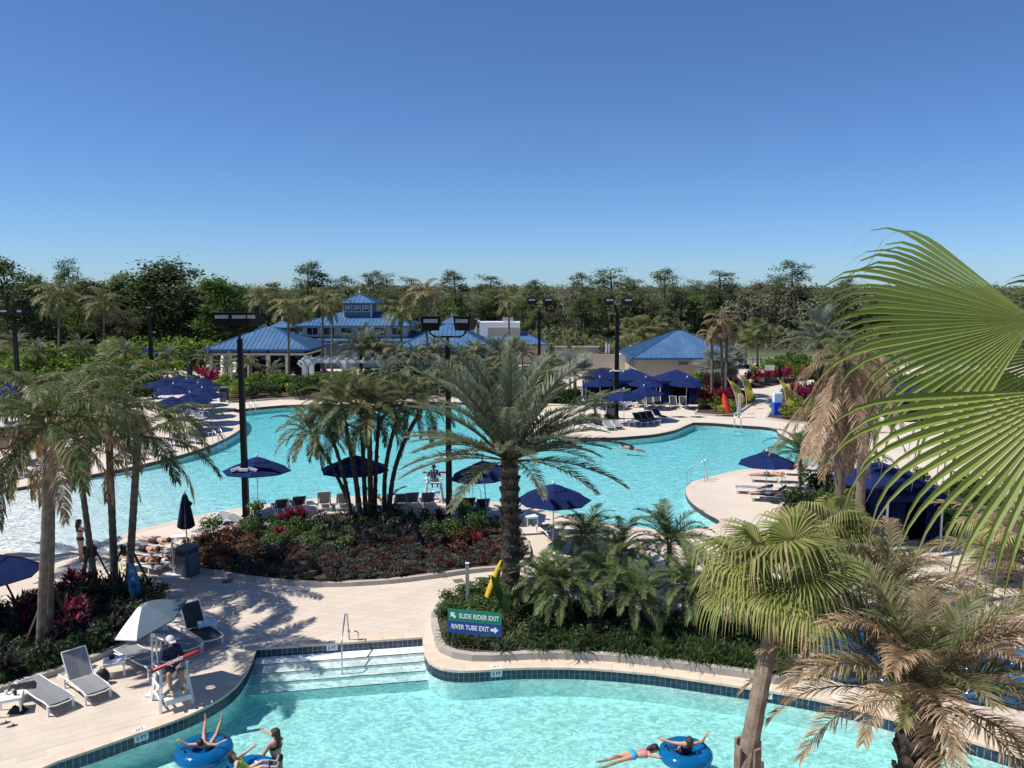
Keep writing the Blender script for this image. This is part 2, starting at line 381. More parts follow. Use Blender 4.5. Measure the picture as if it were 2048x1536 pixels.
# steps down into the river pool
A, B_ = riv_back; t = (B_ - A).normalized(); inw = Vector((t.y, -t.x, 0))
steps = tag(link('pool_steps', None, None, (A + B_) / 2), 'submerged white plaster entry steps with dark nosing strips', 'steps')
run = 0.0
for k, (w, z) in enumerate([(.50, -.285), (.42, -.375), (.42, -.47), (.42, -.57)]):
    a = A + inw * run - (A + B_) / 2; b = B_ + inw * run - (A + B_) / 2; run += w
    ea, eb = a - t * .55 * 0, b + t * .3
    mb = MB(); mb.prism([Vector((p.x, p.y)) for p in (ea - t * .25 * k - t * .02, ea + inw * w - t * .25 * k - t * .02, eb + inw * w, eb)], -1.3, z)
    s_ = mb.obj('step', M['plaster'], steps, fix=True)
    mb = MB(); c0 = ea + inw * (w - .008) - t * .25 * k; c1 = eb + inw * (w - .008) - t * .3
    mb.bar((c0.x, c0.y, z - .012), (c1.x, c1.y, z - .007), .02, .018); mb.obj('nosing', M['tile_navy'], s_)

# coping stones and waterline tiles round the river pool
cop = struct(link('river_pool_coping', None))
def even(line, step, closed=False):
    L = sum((line[i + 1] - line[i]).length for i in range(len(line) - 1)) + ((line[0] - line[-1]).length if closed else 0)
    st = L / max(1, round(L / step)); pts = resample(line, st, closed)
    if closed:
        return pts[:round(L / st)]
    if (pts[-1] - line[-1]).length < st * .3: pts[-1] = line[-1]
    else: pts.append(line[-1])
    return pts
def coping_run(line, left):
    pts = even(line, .6); o1 = offset(pts, -.03); o2 = offset(pts, .33)
    for i in range(len(pts) - 1):
        q = [o1[i], o1[i + 1], o2[i + 1], o2[i]]; c = sum((p for p in q), Vector()) / 4; u = (pts[i + 1] - pts[i]).normalized()
        q = [q[0] + u * .004, q[1] - u * .004, q[2] - u * .004, q[3] + u * .004]
        mb = MB(); mb.prism([p - c for p in q], -.05, .014); mb.obj('coping_stone', M['coping'], cop, fix=True, loc=(c.x, c.y, 0))
coping_run(riv_left, True); coping_run([A, B_], True); coping_run(riv_right, True)
# sheet under the stones so that the joints of a bend do not open
for ln in (riv_left, riv_right):
    o2 = offset(ln, .32); mb = MB(); n = len(ln)
    mb.add([(p.x, p.y, .004) for p in ln] + [(p.x, p.y, .004) for p in o2], [(i, i + 1, i + 1 + n, i + n) for i in range(n - 1)])
    mb.obj('mortar_bed', M['coping'], cop)
tb = MB(); tb.box((0, 0, 0), (.136, .012, .134)); tile_me = tb.mesh('pool_tile', M['tile_navy'])
tiles = struct(link('waterline_tiles', None)); cnt = 0; rest = MB()
for ln in (riv_right, [A, B_], riv_left):
    pts = resample(ln, .152)
    for i in range(len(pts) - 1):
        a, b = pts[i], pts[i + 1]; u = (b - a).normalized(); n = Vector((u.y, -u.x, 0)); c = (a + b) / 2 + n * .004
        for row in range(2):
            z = -.126 - .148 * row
            if ln is not riv_right and row == 1: 
                rest.box((c.x, c.y, z), (.136, .012, .134), rz=atan2(u.y, u.x)); continue
            if cnt < 300: link('pool_tile', tile_me, tiles, (c.x, c.y, z), atan2(u.y, u.x)); cnt += 1
            else: rest.box((c.x, c.y, z), (.136, .012, .134), rz=atan2(u.y, u.x))
stuff(rest.obj('pool_tile_row', M['tile_navy'], tiles))

def text_mesh(txt, size, m, depth_=.002):
    cu = bpy.data.curves.new('lettering', 'FONT'); cu.body = txt; cu.size = size; cu.align_x = 'CENTER'; cu.align_y = 'CENTER'; cu.extrude = depth_; cu.offset = size * .018
    o = bpy.data.objects.new('tmp', cu); C.objects.link(o); bpy.context.view_layer.update()
    me = bpy.data.meshes.new_from_object(o.evaluated_get(bpy.context.evaluated_depsgraph_get())); bpy.data.objects.remove(o)
    me.name = 'lettering'; me.materials.clear(); me.materials.append(m); return me
ft = text_mesh('3 FT', .135, M['ink'])
ft_small = text_mesh('3 FT', .10, M['ink'])
def near_on(line, px, py):
    q = P(px, py); best = min(range(len(line) - 1), key=lambda i: ((line[i] + line[i + 1]) / 2 - q).length)
    u = (line[best + 1] - line[best]).normalized(); return (line[best] + line[best + 1]) / 2, u
for (ln, px, py, where) in ((riv_left, 280, 1468, 'on the left curve beside the sun loungers'), (resample([A, B_], .3), 657, 1288, 'above the entry steps'), (riv_right, 990, 1339, 'below the green and blue exit sign'), (riv_right, 1534, 1381, 'behind the leaning palm trunk')):
    c, u = near_on(ln, px, py); n = Vector((u.y, -u.x, 0)); rz = atan2(u.y, u.x)
    t_ = thing('depth_marker', 'white depth marker tile reading 3 FT ' + where, 'depth marker', (c.x + n.x * .012, c.y + n.y * .012, -.145), rz, 'pool depth markers')
    mb = MB(); mb.box((0, 0, 0), (.33, .012, .17)); mb.obj('tile', M['tile_white'], t_)
    link('lettering', ft, t_, (0, -.009, 0), rot=(R(90), 0, 0))
    t2 = thing('coping_marker', 'small white depth plate set in the coping ' + where, 'depth marker', (c.x - n.x * .14, c.y - n.y * .14, .018), rz + pi, 'pool depth markers')
    mb = MB(); mb.box((0, 0, 0), (.33, .15, .008)); mb.obj('tile', M['tile_white'], t2)
    link('lettering', ft_small, t2, (0, 0, .006))

# coping of the main pool: one pale band
mp2 = offset(mainp, -.42, True); n = len(mainp); mb = MB()
mb.add([(p.x, p.y, .006) for p in mainp] + [(p.x, p.y, .006) for p in mp2], [((i + 1) % n, i, i + n, (i + 1) % n + n) for i in range(n)])
struct(mb.obj('main_pool_coping', mat('pale_coping', (.62, .50, .40), .8, .06, 1.0), None, fix=True))

# ------------------------------------------------------------------ planting beds with kerbs
BEDS = {}
def bed(key, label, pts, curve=5, kh=.16, kw=.2, mz=.12, kseg=.62, kerb=True):
    poly = catmull(pxline(pts), curve, True)
    if area2(poly) < 0: poly.reverse()
    BEDS[key] = poly
    inner = offset(poly, kw, True)
    o = MB().prism(offset(poly, kw * .85, True), 0.001, mz).obj('planting_bed', M['mulch'], fix=True); struct(o)
    if not kerb: return
    k = thing('planter_kerb', label, 'kerb', (poly[0].x, poly[0].y, 0)); c = poly[0]
    a = even(poly, kseg, True)
    m_ = len(a)
    inn = offset(a, kw, True)
    for i in range(m_):
        j = (i + 1) % m_
        q = [a[i], a[j], inn[j], inn[i]]
        cc = sum((p for p in q), Vector()) / 4
        q = [cc + (p - cc) * .996 for p in q]
        MB().prism([p - c for p in q], 0.0, kh + random.uniform(-.003, .003)).obj('kerb_block', M['kerb'], k, fix=True)
bed('left', 'low concrete kerb round the palm bed behind the near sun loungers', [(-120, 1425), (0, 1387), (130, 1345), (215, 1312), (292, 1272), (338, 1218), (320, 1192), (250, 1178), (150, 1190), (60, 1215), (0, 1232), (-120, 1255)])
bed('island', 'low concrete kerb round the planted island between the pools', [(308, 1133), (355, 1142), (400, 1147), (500, 1163), (600, 1173), (680, 1174), (780, 1168), (870, 1157), (950, 1146), (1035, 1137), (1062, 1110), (1040, 1068), (985, 1050), (900, 1046), (800, 1044), (700, 1046), (600, 1050), (520, 1056), (470, 1066), (400, 1088), (345, 1114)])
bed('near', 'curved concrete kerb of the palm planter beside the river pool', [(862, 1240), (866, 1270), (871, 1293), (884, 1309), (915, 1319), (965, 1324), (1045, 1320), (1130, 1319), (1250, 1326), (1400, 1345), (1500, 1358), (1578, 1373), (1592, 1352), (1606, 1318), (1625, 1262), (1550, 1245), (1400, 1240), (1250, 1235), (1120, 1225), (1050, 1192), (1000, 1182), (930, 1188), (885, 1208)], 4, kh=.2, kw=.22, mz=.15)
bed('far', 'kerb of the long shrub bed in front of the pavilions', [(455, 806), (560, 799), (700, 799), (860, 795), (960, 800), (1000, 812), (1010, 800), (940, 786), (800, 778), (640, 776), (500, 778), (462, 786)], 3, kseg=2.5)
bed('rpalm', 'low kerb of the planter holding the orange board and yellow flags', [(1388, 829), (1430, 833), (1468, 834), (1490, 820), (1513, 804), (1500, 786), (1470, 778), (1430, 780), (1405, 800)], 1, kseg=2.0)
bed('rright', 'low kerb of the planter beside the blue kiosk board', [(1530, 838), (1570, 844), (1640, 852), (1720, 850), (1740, 800), (1640, 772), (1560, 778), (1545, 815)], 1, kseg=2.0)
bed('rback', '', [(1490, 775), (1548, 772), (1600, 762), (1680, 755), (1740, 745), (1700, 732), (1600, 732), (1535, 742), (1515, 757)], 3, kerb=False)
bed('rmid', 'kerb of the planting strip behind the loungers on the right', [(1560, 1010), (1620, 985), (1700, 965), (1800, 960), (1900, 980), (2000, 1000), (2010, 1060), (1880, 1085), (1720, 1090), (1600, 1080), (1550, 1050)], 3, kseg=2.0)
bed('ltop', '', [(-60, 905), (60, 893), (130, 880), (180, 868), (170, 855), (60, 868), (-60, 880)], 3, kerb=False)

# near pavers: running bond, joints recessed
pv = MB(); pv.box((0, 0, 0), (.595, .295, .008)); paver_me = pv.mesh('paver', M['paver'])
pav = struct(link('paving', None)); ang = R(33); ca, sa = cos(ang), sin(ang)
blockers = [offset(river, -.37, True), BEDS['left'], BEDS['island'], BEDS['near']]
cells = []
for j in range(-90, 150):
    for i in range(-60, 70):
        u = (i + (.5 if j % 2 else 0)) * .6; v = j * .3
        x = u * ca - v * sa; y = 24 + u * sa + v * ca
        if not (16.9 < y < 32.5 and -17 < x < 17): continue
        ok = True
        cs = [(x + a * ca - b * sa, y + a * sa + b * ca) for a in (-.3, .3) for b in (-.15, .15)]
        for bl in blockers:
            if any(inside(c, bl) for c in cs): ok = False; break
        if ok: cells.append((x, y))
walk = P(730, 1230)
cells.sort(key=lambda c: (c[0] - walk.x) ** 2 * .45 + (c[1] - walk.y) ** 2)
rest = MB()
for k, (x, y) in enumerate(cells):
    if k < 300: link('paver', paver_me, pav, (x, y, .001), ang)
    else: rest.box((x, y, .001), (.595, .295, .008), rz=ang)
stuff(rest.obj('paver_field', M['paver'], pav))
# drain grates in the walkway
for (px, py, w) in ((455, 1163, 'near the grey bin'), (917, 1162, 'beside the white post')):
    p = P(px, py); g = thing('drain_grate', 'small square metal drain grate in the walkway ' + w, 'drain', (p.x, p.y, .008), R(20), 'drain grates')
    mb = MB(); mb.box((0, 0, .003), (.38, .38, .006)); mb.obj('frame', M['grate'], g)
    for k in range(5): MB().box((-.13 + .065 * k, 0, .01), (.03, .32, .008)).obj('bar', M['grate'], g)
# ------------------------------------------------------------------ foliage builders
def bend_dir(d, g): v = Vector((d.x, d.y, d.z - g)); v.normalize(); return v
def frond_mesh(name, L, elev, curl, n, ll, lw, lift, droop, base, tip, dead, seed, pet=.14, sweep=(62, 30), rach=(.16, .13, .05), m='leaf', ragged=.0, deadstart=.0, rr=.018, wind=0.0):
    """a feather leaf: arching rachis with two ranks of hanging leaflets; +X outwards, Z up"""
    rd = random.Random(seed); mb = MB(); K = 12; p = Vector((0, 0, 0)); pts = [p.copy()]; tans = []
    for k in range(K):
        t = k / K; a = R(elev - curl * t ** 1.25); T = Vector((cos(a), wind * t * .35, sin(a))).normalized(); tans.append(T); p = p + T * (L / K); pts.append(p.copy())
    tans.append(tans[-1])
    mb.tube(pts, [rr * L / 3 * (1 - .85 * k / K) + .002 for k in range(K + 1)], 4, True, rach)
    for i in range(n):
        t = pet + (1 - pet) * (i + rd.random() * .5) / n
        f = t * K; k = min(int(f), K - 1); b = pts[k].lerp(pts[k + 1], f - k); T = tans[k]
        N = Vector((-T.z, 0, T.x)); N = (N - T * N.dot(T)).normalized()
        prof = (.35 + .65 * min(1, (t - pet) / .22)) * (1 - .62 * max(0, (t - .55) / .45) ** 1.4)
        for s in (-1, 1):
            if ragged and rd.random() < ragged: continue
            sw = R(lerp(sweep[0], sweep[1], t) + rd.uniform(-9, 9)); li = R(lift + rd.uniform(-14, 14))
            d = (T * cos(sw) + (Vector((0, s, 0)) * cos(li) + N * sin(li)) * sin(sw)).normalized()
            ln = ll * prof * rd.uniform(.8, 1.12); dr = droop * rd.uniform(.6, 1.4)
            d1 = bend_dir(d, dr * .5); d2 = bend_dir(d1, dr * 1.2)
            w = d.cross(N); w = (w if w.length > .1 else Vector((1, 0, 0))).normalized() * (lw / 2)
            w = (w * .8 + N * lw * .25 * rd.uniform(-1, 1))
            m1 = b + d * ln * .35; m2 = m1 + d1 * ln * .35; e = m2 + d2 * ln * .32
            dd = rd.random() < (deadstart + dead * t)
            c0 = jit(mixc(base, tip, t * .4 + rd.random() * .3), .2, rd); c1 = jit(tip, .2, rd)
            if dd: c0 = mixc(c0, DEAD, .75); c1 = jit(DEAD2, .25, rd)
            o = len(mb.v)
            mb.v += [tuple(b - w * .4), tuple(b + w * .4), tuple(m1 - w), tuple(m1 + w), tuple(m2 - w * .75), tuple(m2 + w * .75), tuple(e)]
            mb.c += [c0, c0, c0, c0, mixc(c0, c1, .6), mixc(c0, c1, .6), c1]
            mb.f += [(o, o + 1, o + 3, o + 2), (o + 2, o + 3, o + 5, o + 4), (o + 4, o + 5, o + 6)]
    return mb.mesh(name, M[m])
DEAD = (.27, .18, .10); DEAD2 = (.47, .34, .21)

def fan_mesh(name, Rb, pet, elev, n, spread, droop, base, tip, dead, seed, m='leaf', lw=None, join=.42, curl=25):
    """a fan leaf on a stalk: +X outwards"""
    rd = random.Random(seed); mb = MB(); a = R(elev); K = 5; p = Vector(); pts = [p.copy()]
    for k in range(K):
        b_ = R(elev - curl * (k / K)); p = p + Vector((cos(b_), 0, sin(b_))) * (pet / K); pts.append(p.copy())
    mb.tube(pts, [.022 * (1 - .5 * k / K) for k in range(K + 1)], 4, True, mixc(base, (.3, .28, .1), .5))
    T = (pts[-1] - pts[-2]).normalized(); S = Vector((0, 1, 0)); N = T.cross(S) * -1; hub = pts[-1]
    if N.z < 0: N = -N
    lw = lw or 2 * Rb * sin(R(spread) / n) * join * 1.1
    for i in range(n):
        th = R(lerp(-spread, spread, (i + .5) / n)); d = (T * cos(th) + S * sin(th)); d = (d + N * .12 * abs(sin(th))).normalized()
        q = N.cross(d).normalized(); ln = Rb * (1 - .25 * abs(th / R(spread)) ** 2) * rd.uniform(.88, 1.06)
        f = N * (.012 if i % 2 else -.012)
        c0 = jit(mixc(base, tip, .15), .12, rd); c1 = jit(tip, .15, rd)
        if rd.random() < dead: c0 = mixc(c0, DEAD2, .6); c1 = jit(DEAD2, .2, rd)
        P0 = hub + d * .03; P1 = hub + d * ln * join; d1 = bend_dir(d, droop * .5); P2 = P1 + d1 * ln * .3; d2 = bend_dir(d1, droop * 1.6); P3 = P2 + d2 * ln * .22
        d3 = bend_dir(d2, droop * 2.2); P4 = P3 + d3 * ln * .2
        mb.add([P0, P1 - q * lw / 2 - f, P1 + q * lw / 2 - f, P1 + f * 1.5, P2 - q * lw * .4, P2 + q * lw * .4, P3 - q * lw * .2, P3 + q * lw * .2, P4],
               [(0, 1, 3), (0, 3, 2), (1, 4, 5, 3), (3, 5, 2), (4, 6, 7, 5), (6, 8, 7)])
        mb.c[-9:] = [c0, c0, c0, c0, mixc(c0, c1, .3), mixc(c0, c1, .3), mixc(c0, c1, .7), mixc(c0, c1, .7), c1]
    return mb.mesh(name, M[m])

SETS = {}
def frond_set(key, els, mk): SETS[key] = [(e, [mk(e, s) for s in range(2)]) for e in els]   # two looks for each rise
G = dict
frond_set('queen', (80, 58, 34, 8, -22), lambda e, s: frond_mesh('frond', 3.5, e, 100 if e > 20 else 70, 84, .66, .044, 6, .85, (.052, .088, .022), (.12, .155, .05), .20, 11 + s + e, deadstart=.04))
frond_set('queen_dead', (75, 40, 5, -30), lambda e, s: frond_mesh('frond', 3.3, e, 105 if e > 0 else 60, 76, .6, .044, 4, .9, (.12, .105, .052), (.24, .185, .11), .8, 21 + s + e, deadstart=.25))
frond_set('date', (82, 66, 48, 30, 12, -8), lambda e, s: frond_mesh('frond', 3.9, e, 42, 104, .60, .038, 26, .2, (.072, .10, .055), (.205, .23, .145), .04, 31 + s + e, pet=.18, sweep=(58, 24), rr=.024))
frond_set('reclinata', (80, 55, 30, 5, -25), lambda e, s: frond_mesh('frond', 2.35, e, 80, 70, .46, .034, 20, .26, (.052, .075, .026), (.15, .165, .065), .12, 41 + s + e, pet=.16))
frond_set('pygmy', (78, 52, 28, 4), lambda e, s: frond_mesh('frond', 1.75, e, 88, 64, .36, .026, 18, .22, (.058, .10, .032), (.165, .215, .08), .02, 51 + s + e, pet=.12))
frond_set('pygmy_dead', (70, 45, 20, -5, -28), lambda e, s: frond_mesh('frond', 2.5, e, 85, 78, .48, .026, 18, .42, (.12, .105, .062), (.31, .24, .16), .7, 61 + s + e, pet=.12, deadstart=.3, ragged=.08))
frond_set('pygmy_half', (75, 50, 25), lambda e, s: frond_mesh('frond', 2.1, e, 70, 74, .42, .026, 20, .25, (.06, .085, .030), (.17, .185, .075), .25, 71 + s + e, pet=.12))
frond_set('bg_queen', (80, 50, 15, -20), lambda e, s: frond_mesh('frond', 2.9, e, 100 if e > 20 else 70, 44, .75, .075, 4, .8, (.068, .095, .028), (.20, .205, .075), .25, 81 + s + e))
frond_set('bg_brown', (80, 50, 15, -20), lambda e, s: frond_mesh('frond', 2.7, e, 110 if e > 20 else 70, 42, .75, .075, 4, .9, (.15, .12, .065), (.30, .21, .14), .8, 91 + s + e, deadstart=.2))
frond_set('bg_date', (80, 55, 30, 8), lambda e, s: frond_mesh('frond', 3.0, e, 48, 48, .6, .075, 24, .18, (.085, .12, .085), (.20, .235, .175), .02, 101 + s + e))
frond_set('skirt', (-50, -72, -84), lambda e, s: frond_mesh('dead_frond', 3.6, e, 12, 46, .55, .05, -4, .5, (.26, .175, .11), (.42, .31, .22), .6, 111 + s - e, rach=(.30, .15, .08), deadstart=.3))
frond_set('fan_ribbon', (78, 60, 40, 20, 0, -22), lambda e, s: fan_mesh('fan_leaf', 1.3 + .15 * s, .75 + .15 * s, e + 8 * s, 54, 135, 1.25, (.19, .22, .055), (.38, .37, .13),   .10, 121 + s + e, curl=45, join=.34))
frond_set('fan_sabal', (72, 42, 12, -20), lambda e, s: fan_mesh('fan_leaf', 1.0, .9, e, 20, 120, .35, (.10, .13, .04), (.24, .25, .11), .06, 131 + s + e))
frond_set('fan_silver', (70, 40, 12), lambda e, s: fan_mesh('fan_leaf', 1.1, .9, e, 20, 125, .12, (.17, .20, .17), (.36, .38, .32), .05, 141 + s + e))
frond_set('fan_dead', (-40, -68), lambda e, s: fan_mesh('dead_fan', 1.0, .8, e, 18, 100, .3, (.26, .19, .12), (.42, .33, .23), .5, 151 + s - e))

def pick(key, e, rd): return min(SETS[key], key=lambda q: abs(q[0] - e))[1][rd.randrange(2)]
def palm(name, label, base, top, r0, r1, crown, seed, tm='trunk', rings=True, group=None, bend=0.0, skirt=None, shaft=0.0, boots=None, cat='palm tree', n=12, az0=None):
    """crown: list of (set key, count, elevation high, elevation low, scale)"""
    rd = random.Random(seed); base = Vector(base); top = Vector(top)
    root = thing(name, label, cat, base, 0, group); h = (top - base); K = 34 if rings else 12; pts = []; rad = []
    for k in range(K + 1):
        t = k / K; p = h * t; p = p + Vector((bend * sin(pi * t), 0, 0)); p.z = h.z * t; pts.append(p)
        r = lerp(r0, r1, t ** .7) * (1 + (.22 * (1 - t / .06) if t < .06 else 0))
        rad.append(r * (1 + (.045 if k % 2 else -.03) * rings + rd.uniform(-.02, .02)))
    MB().tube(pts, rad, n).obj('trunk', M[tm], root, smooth=not rings)
    tp = pts[-1]
    if shaft: MB().tube([tp - h.normalized() * .05, tp + Vector((0, 0, shaft * .5)), tp + Vector((0, 0, shaft))], [r1 * 1.15, r1 * 1.05, r1 * .55], 10).obj('crownshaft', M['shaft'], root, smooth=True)
    c = tp + Vector((0, 0, shaft * .8))
    if boots:
        bm_, nb, bs = boots
        for i in range(nb):
            t = .12 + .86 * i / nb; a = i * 2.39996; k = t * K; q = pts[int(k)]; r = lerp(r0, r1, t ** .7)
            o = link('leaf_base', bm_, root, q + Vector((cos(a) * r * .92, sin(a) * r * .92, 0)), a, bs * rd.uniform(.85, 1.15))
    for (key, cnt, hi, lo, sc) in crown:
        off = rd.random() * 6.28
        for i in range(cnt):
            t = (i + .5) / cnt; e = lerp(hi, lo, t ** .85) + rd.uniform(-6, 6); a = off + i * 2.39996 + rd.uniform(-.25, .25)
            me = pick(key, e, rd)
            s = sc * rd.uniform(.86, 1.1)
            tw = .28 if key.startswith('fan') else .10
            link(me.name.split('.')[0], me, root, c + Vector((cos(a) * r1 * .5, sin(a) * r1 * .5, -.06 * i / cnt)), sc=s * (rd.uniform(.75, 1.1) if tw > .2 else 1), rot=(rd.uniform(-tw, tw), rd.uniform(-tw, tw), a))
    return root
# a cut leaf base, pointing up and out
mb = MB(); mb.add([(0, -.085, -.06), (0, .085, -.06), (.05, -.06, .06), (.05, .06, .06), (.085, -.03, .13), (.085, .03, .13), (.03, 0, .14)], [(0, 1, 3, 2), (2, 3, 5, 4), (4, 5, 6), (0, 2, 4, 6), (1, 6, 5, 3), (0, 6, 1)])
BOOT = mb.mesh('leaf_base', M['boot'])

# leafy clumps --------------------------------------------------------------------------------
def clump_mesh(name, rx, rz, n, ls, pal, seed, m='leaf', lobes=7, z0=None, aspect=.55, hollow=.35, up=.4):
    rd = random.Random(seed); mb = MB(); z0 = rz if z0 is None else z0
    lob = []
    for i in range(lobes):
        a = rd.random() * 6.283; r = rd.random() ** .5 * .62; lob.append((Vector((cos(a) * r * rx, sin(a) * r * rx, rd.uniform(-.45, .55) * rz)), rd.uniform(.38, .62), rd.uniform(.75, 1.25)))
    for i in range(n):
        c, s, br = lob[rd.randrange(lobes)]
        v = Vector((rd.gauss(0, 1), rd.gauss(0, 1), rd.gauss(0, 1))).normalized(); k = hollow + (1 - hollow) * rd.random() ** .5
        p = c + Vector((v.x * rx * s, v.y * rx * s, v.z * rz * s)) * k; p.z += z0
        if p.z < .02: p.z = .02 + rd.random() * .1
        nrm = (v + Vector((rd.gauss(0, .6), rd.gauss(0, .6), rd.gauss(up, .6)))).normalized()
        u = nrm.orthogonal().normalized(); u = (Matrix.Rotation(rd.random() * 6.28, 3, nrm) @ u); w = nrm.cross(u)
        l = ls * rd.uniform(.6, 1.3); col = jit(rd.choice(pal), .22, rd); col = tuple(x * br for x in col)
        q = [p - u * l * .5, p + w * l * aspect * .5, p + u * l * .5 - nrm * l * .12, p - w * l * aspect * .5]
        o = len(mb.v); mb.v += [tuple(x) for x in q]; mb.f.append((o, o + 1, o + 2, o + 3)); mb.c += [col] * 4
    return mb.mesh(name, M[m])
def rosette_mesh(name, n, L, w, e0, e1, droop, pal, seed, m='leaf', stem=0.0, heads=1, spread=.0):
    rd = random.Random(seed); mb = MB()
    for h in range(heads):
        hp = Vector((rd.uniform(-spread, spread), rd.uniform(-spread, spread), stem * rd.uniform(.6, 1.1)))
        if stem: mb.tube([Vector((hp.x * .3, hp.y * .3, 0)), hp], [.015, .01], 4, True, (.12, .08, .05))
        for i in range(n):
            a = i * 2.4 + rd.uniform(-.3, .3); e = R(lerp(e0, e1, i / n) + rd.uniform(-8, 8)); d = Vector((cos(a) * cos(e), sin(a) * cos(e), sin(e)))
            q = Vector((-sin(a), cos(a), 0)); l = L * rd.uniform(.75, 1.15); c = jit(rd.choice(pal), .2, rd)
            p1 = hp + d * l * .4; d1 = bend_dir(d, droop * .6); p2 = p1 + d1 * l * .35; d2 = bend_dir(d1, droop * 1.3); p3 = p2 + d2 * l * .3
            o = len(mb.v); mb.v += [tuple(x) for x in (hp - q * w * .25, hp + q * w * .25, p1 - q * w * .5, p1 + q * w * .5, p2 - q * w * .4, p2 + q * w * .4, p3)]
            mb.c += [c] * 7; mb.f += [(o, o + 1, o + 3, o + 2), (o + 2, o + 3, o + 5, o + 4), (o + 4, o + 5, o + 6)]
    return mb.mesh(name, M[m])
PAL = dict(green=[(.045, .085, .02), (.07, .12, .03), (.10, .155, .045)], dark=[(.02, .042, .018), (.032, .06, .022), (.05, .08, .03)], grey=[(.04, .054, .042), (.06, .075, .06), (.088, .102, .082)],
           croton=[(.10, .03, .022), (.14, .055, .03), (.06, .045, .022), (.17, .09, .035)], wine=[(.085, .034, .03), (.12, .05, .04), (.055, .045, .034)], lime=[(.20, .24, .03), (.28, .30, .05), (.14, .19, .03)],
           ti=[(.20, .014, .04), (.13, .01, .028), (.055, .010, .02), (.30, .03, .065)], black=[(.014, .012, .015), (.022, .018, .022), (.05, .045, .055)], yellow=[(.36, .25, .03), (.30, .22, .05)], bright=[(.10, .17, .02), (.15, .23, .03), (.07, .12, .02)])
PL = {}
for s in range(3):
    PL['cover', s] = clump_mesh('foliage', .38, .20, 330, .085, PAL['grey'], 200 + s, lobes=6, z0=.22)
    PL['croton', s] = clump_mesh('foliage', .42, .28, 300, .11, PAL['croton'], 210 + s, lobes=6, z0=.3)
    PL['wine', s] = clump_mesh('foliage', .42, .26, 320, .085, PAL['wine'], 220 + s, lobes=6, z0=.28)
    PL['green', s] = clump_mesh('foliage', .5, .32, 380, .12, PAL['green'], 230 + s, lobes=7, z0=.34)
    PL['dark', s] = clump_mesh('foliage', .5, .34, 360, .11, PAL['dark'], 240 + s, lobes=7, z0=.34)
    PL['lime', s] = clump_mesh('foliage', .6, .42, 300, .16, PAL['lime'], 250 + s, lobes=7, z0=.42)
    PL['bush', s] = clump_mesh('foliage', .55, .5, 520, .13, PAL['green'], 260 + s, lobes=8, z0=1.0)
    PL['hedge', s] = clump_mesh('foliage', 1.5, 1.1, 520, .34, PAL['green'] + PAL['dark'], 270 + s, 'leaf_far', lobes=9, z0=1.1)
    PL['hedge_b', s] = clump_mesh('foliage', 1.8, 1.3, 520, .40, PAL['bright'], 280 + s, 'leaf_far', lobes=9, z0=1.3)
    PL['ti', s] = rosette_mesh('leaves', 16, .5, .09, 78, 5, .35, PAL['ti'], 290 + s, stem=.55, heads=4, spread=.32)
    PL['ti_low', s] = rosette_mesh('leaves', 16, .42, .085, 78, 5, .35, PAL['ti'][1:3] + PAL['ti'][:1], 300 + s, stem=.3, heads=4, spread=.3)
    PL['black', s] = rosette_mesh('leaves', 20, .62, .075, 80, 10, .45, PAL['black'], 310 + s, stem=.2, heads=2, spread=.2)
    PL['lirio', s] = rosette_mesh('leaves', 38, .55, .022, 85, 20, .7, PAL['green'] + PAL['dark'], 320 + s, heads=2, spread=.12)
    PL['lily', s] = rosette_mesh('leaves', 26, .6, .035, 80, 15, .6, [(.05, .09, .03), (.08, .12, .045), (.12, .15, .07)], 330 + s, heads=2, spread=.1)
    PL['brom', s] = rosette_mesh('leaves', 14, .34, .045, 75, 35, .2, PAL['yellow'], 340 + s)
def plant(kind, name, label, p, sc=1.0, group=None, z=.12, stem=False, cat='shrub', rd=random):
    t_ = thing(name, label, cat, (p.x, p.y, z), rd.random() * 6.28, group)
    me = PL[kind, rd.randrange(3)]
    link(me.name.split('.')[0], me, t_, sc=sc)
    if stem:
        MB().tube([(0, 0, -.01), (.02, .01, .5), (-.02, 0, 1.0)], [.022, .02, .012], 5).obj('stem', M['bark'], t_)
    return t_
# ------------------------------------------------------------------ palms near and middle
def stand(name, label, bpx, tpx, r0, r1, crown, seed, d_top=None, **kw):
    b = P(*bpx); tp = D(tpx[0], tpx[1], d_top or b.y); return palm(name, label, (b.x, b.y, .1 if kw.pop('inbed', True) else 0), tp, r0, r1, crown, seed, **kw)
QC = lambda s=1.0, n=16: [('queen', n, 78, -10, s), ('queen_dead', 4, 30, -35, s * .9)]
stand('queen_palm', 'tall grey ringed palm with green crownshaft, frontmost in the left palm bed', (80, 1322), (98, 885), .13, .11, QC(.95), 1, shaft=.7)
stand('queen_palm', 'ringed palm trunk standing just behind the frontmost palm on the left', (98, 1300), (106, 855), .125, .10, [('queen', 10, 80, 0, .9), ('queen_dead', 3, 15, -30, .85)], 2)
stand('leaning_palm', 'slim palm in the left bed leaning left beside the standing woman', (192, 1188), (152, 880), .13, .09, [('queen', 10, 75, -10, .85), ('queen_dead', 4, 30, -35, .9)], 3, tm='trunk')
stand('queen_palm', 'straight ringed palm in the left bed right of the leaning palm', (230, 1172), (216, 838), .14, .12, QC(1.05), 4, shaft=.5)
stand('queen_palm', 'rightmost palm of the left bed with broad crown over the walkway', (258, 1172), (276, 872), .14, .12, QC(1.0, 16), 5, d_top=28.2)
palm('queen_palm', 'palm at the left picture edge with brown drooping leaf tips', P(-55, 1222) + Vector((0, 0, .1)), D(-40, 880, P(-55, 1222).y), .15, .12, [('queen', 14, 78, -10, .95), ('queen_dead', 10, 40, -30, .9)], 6)
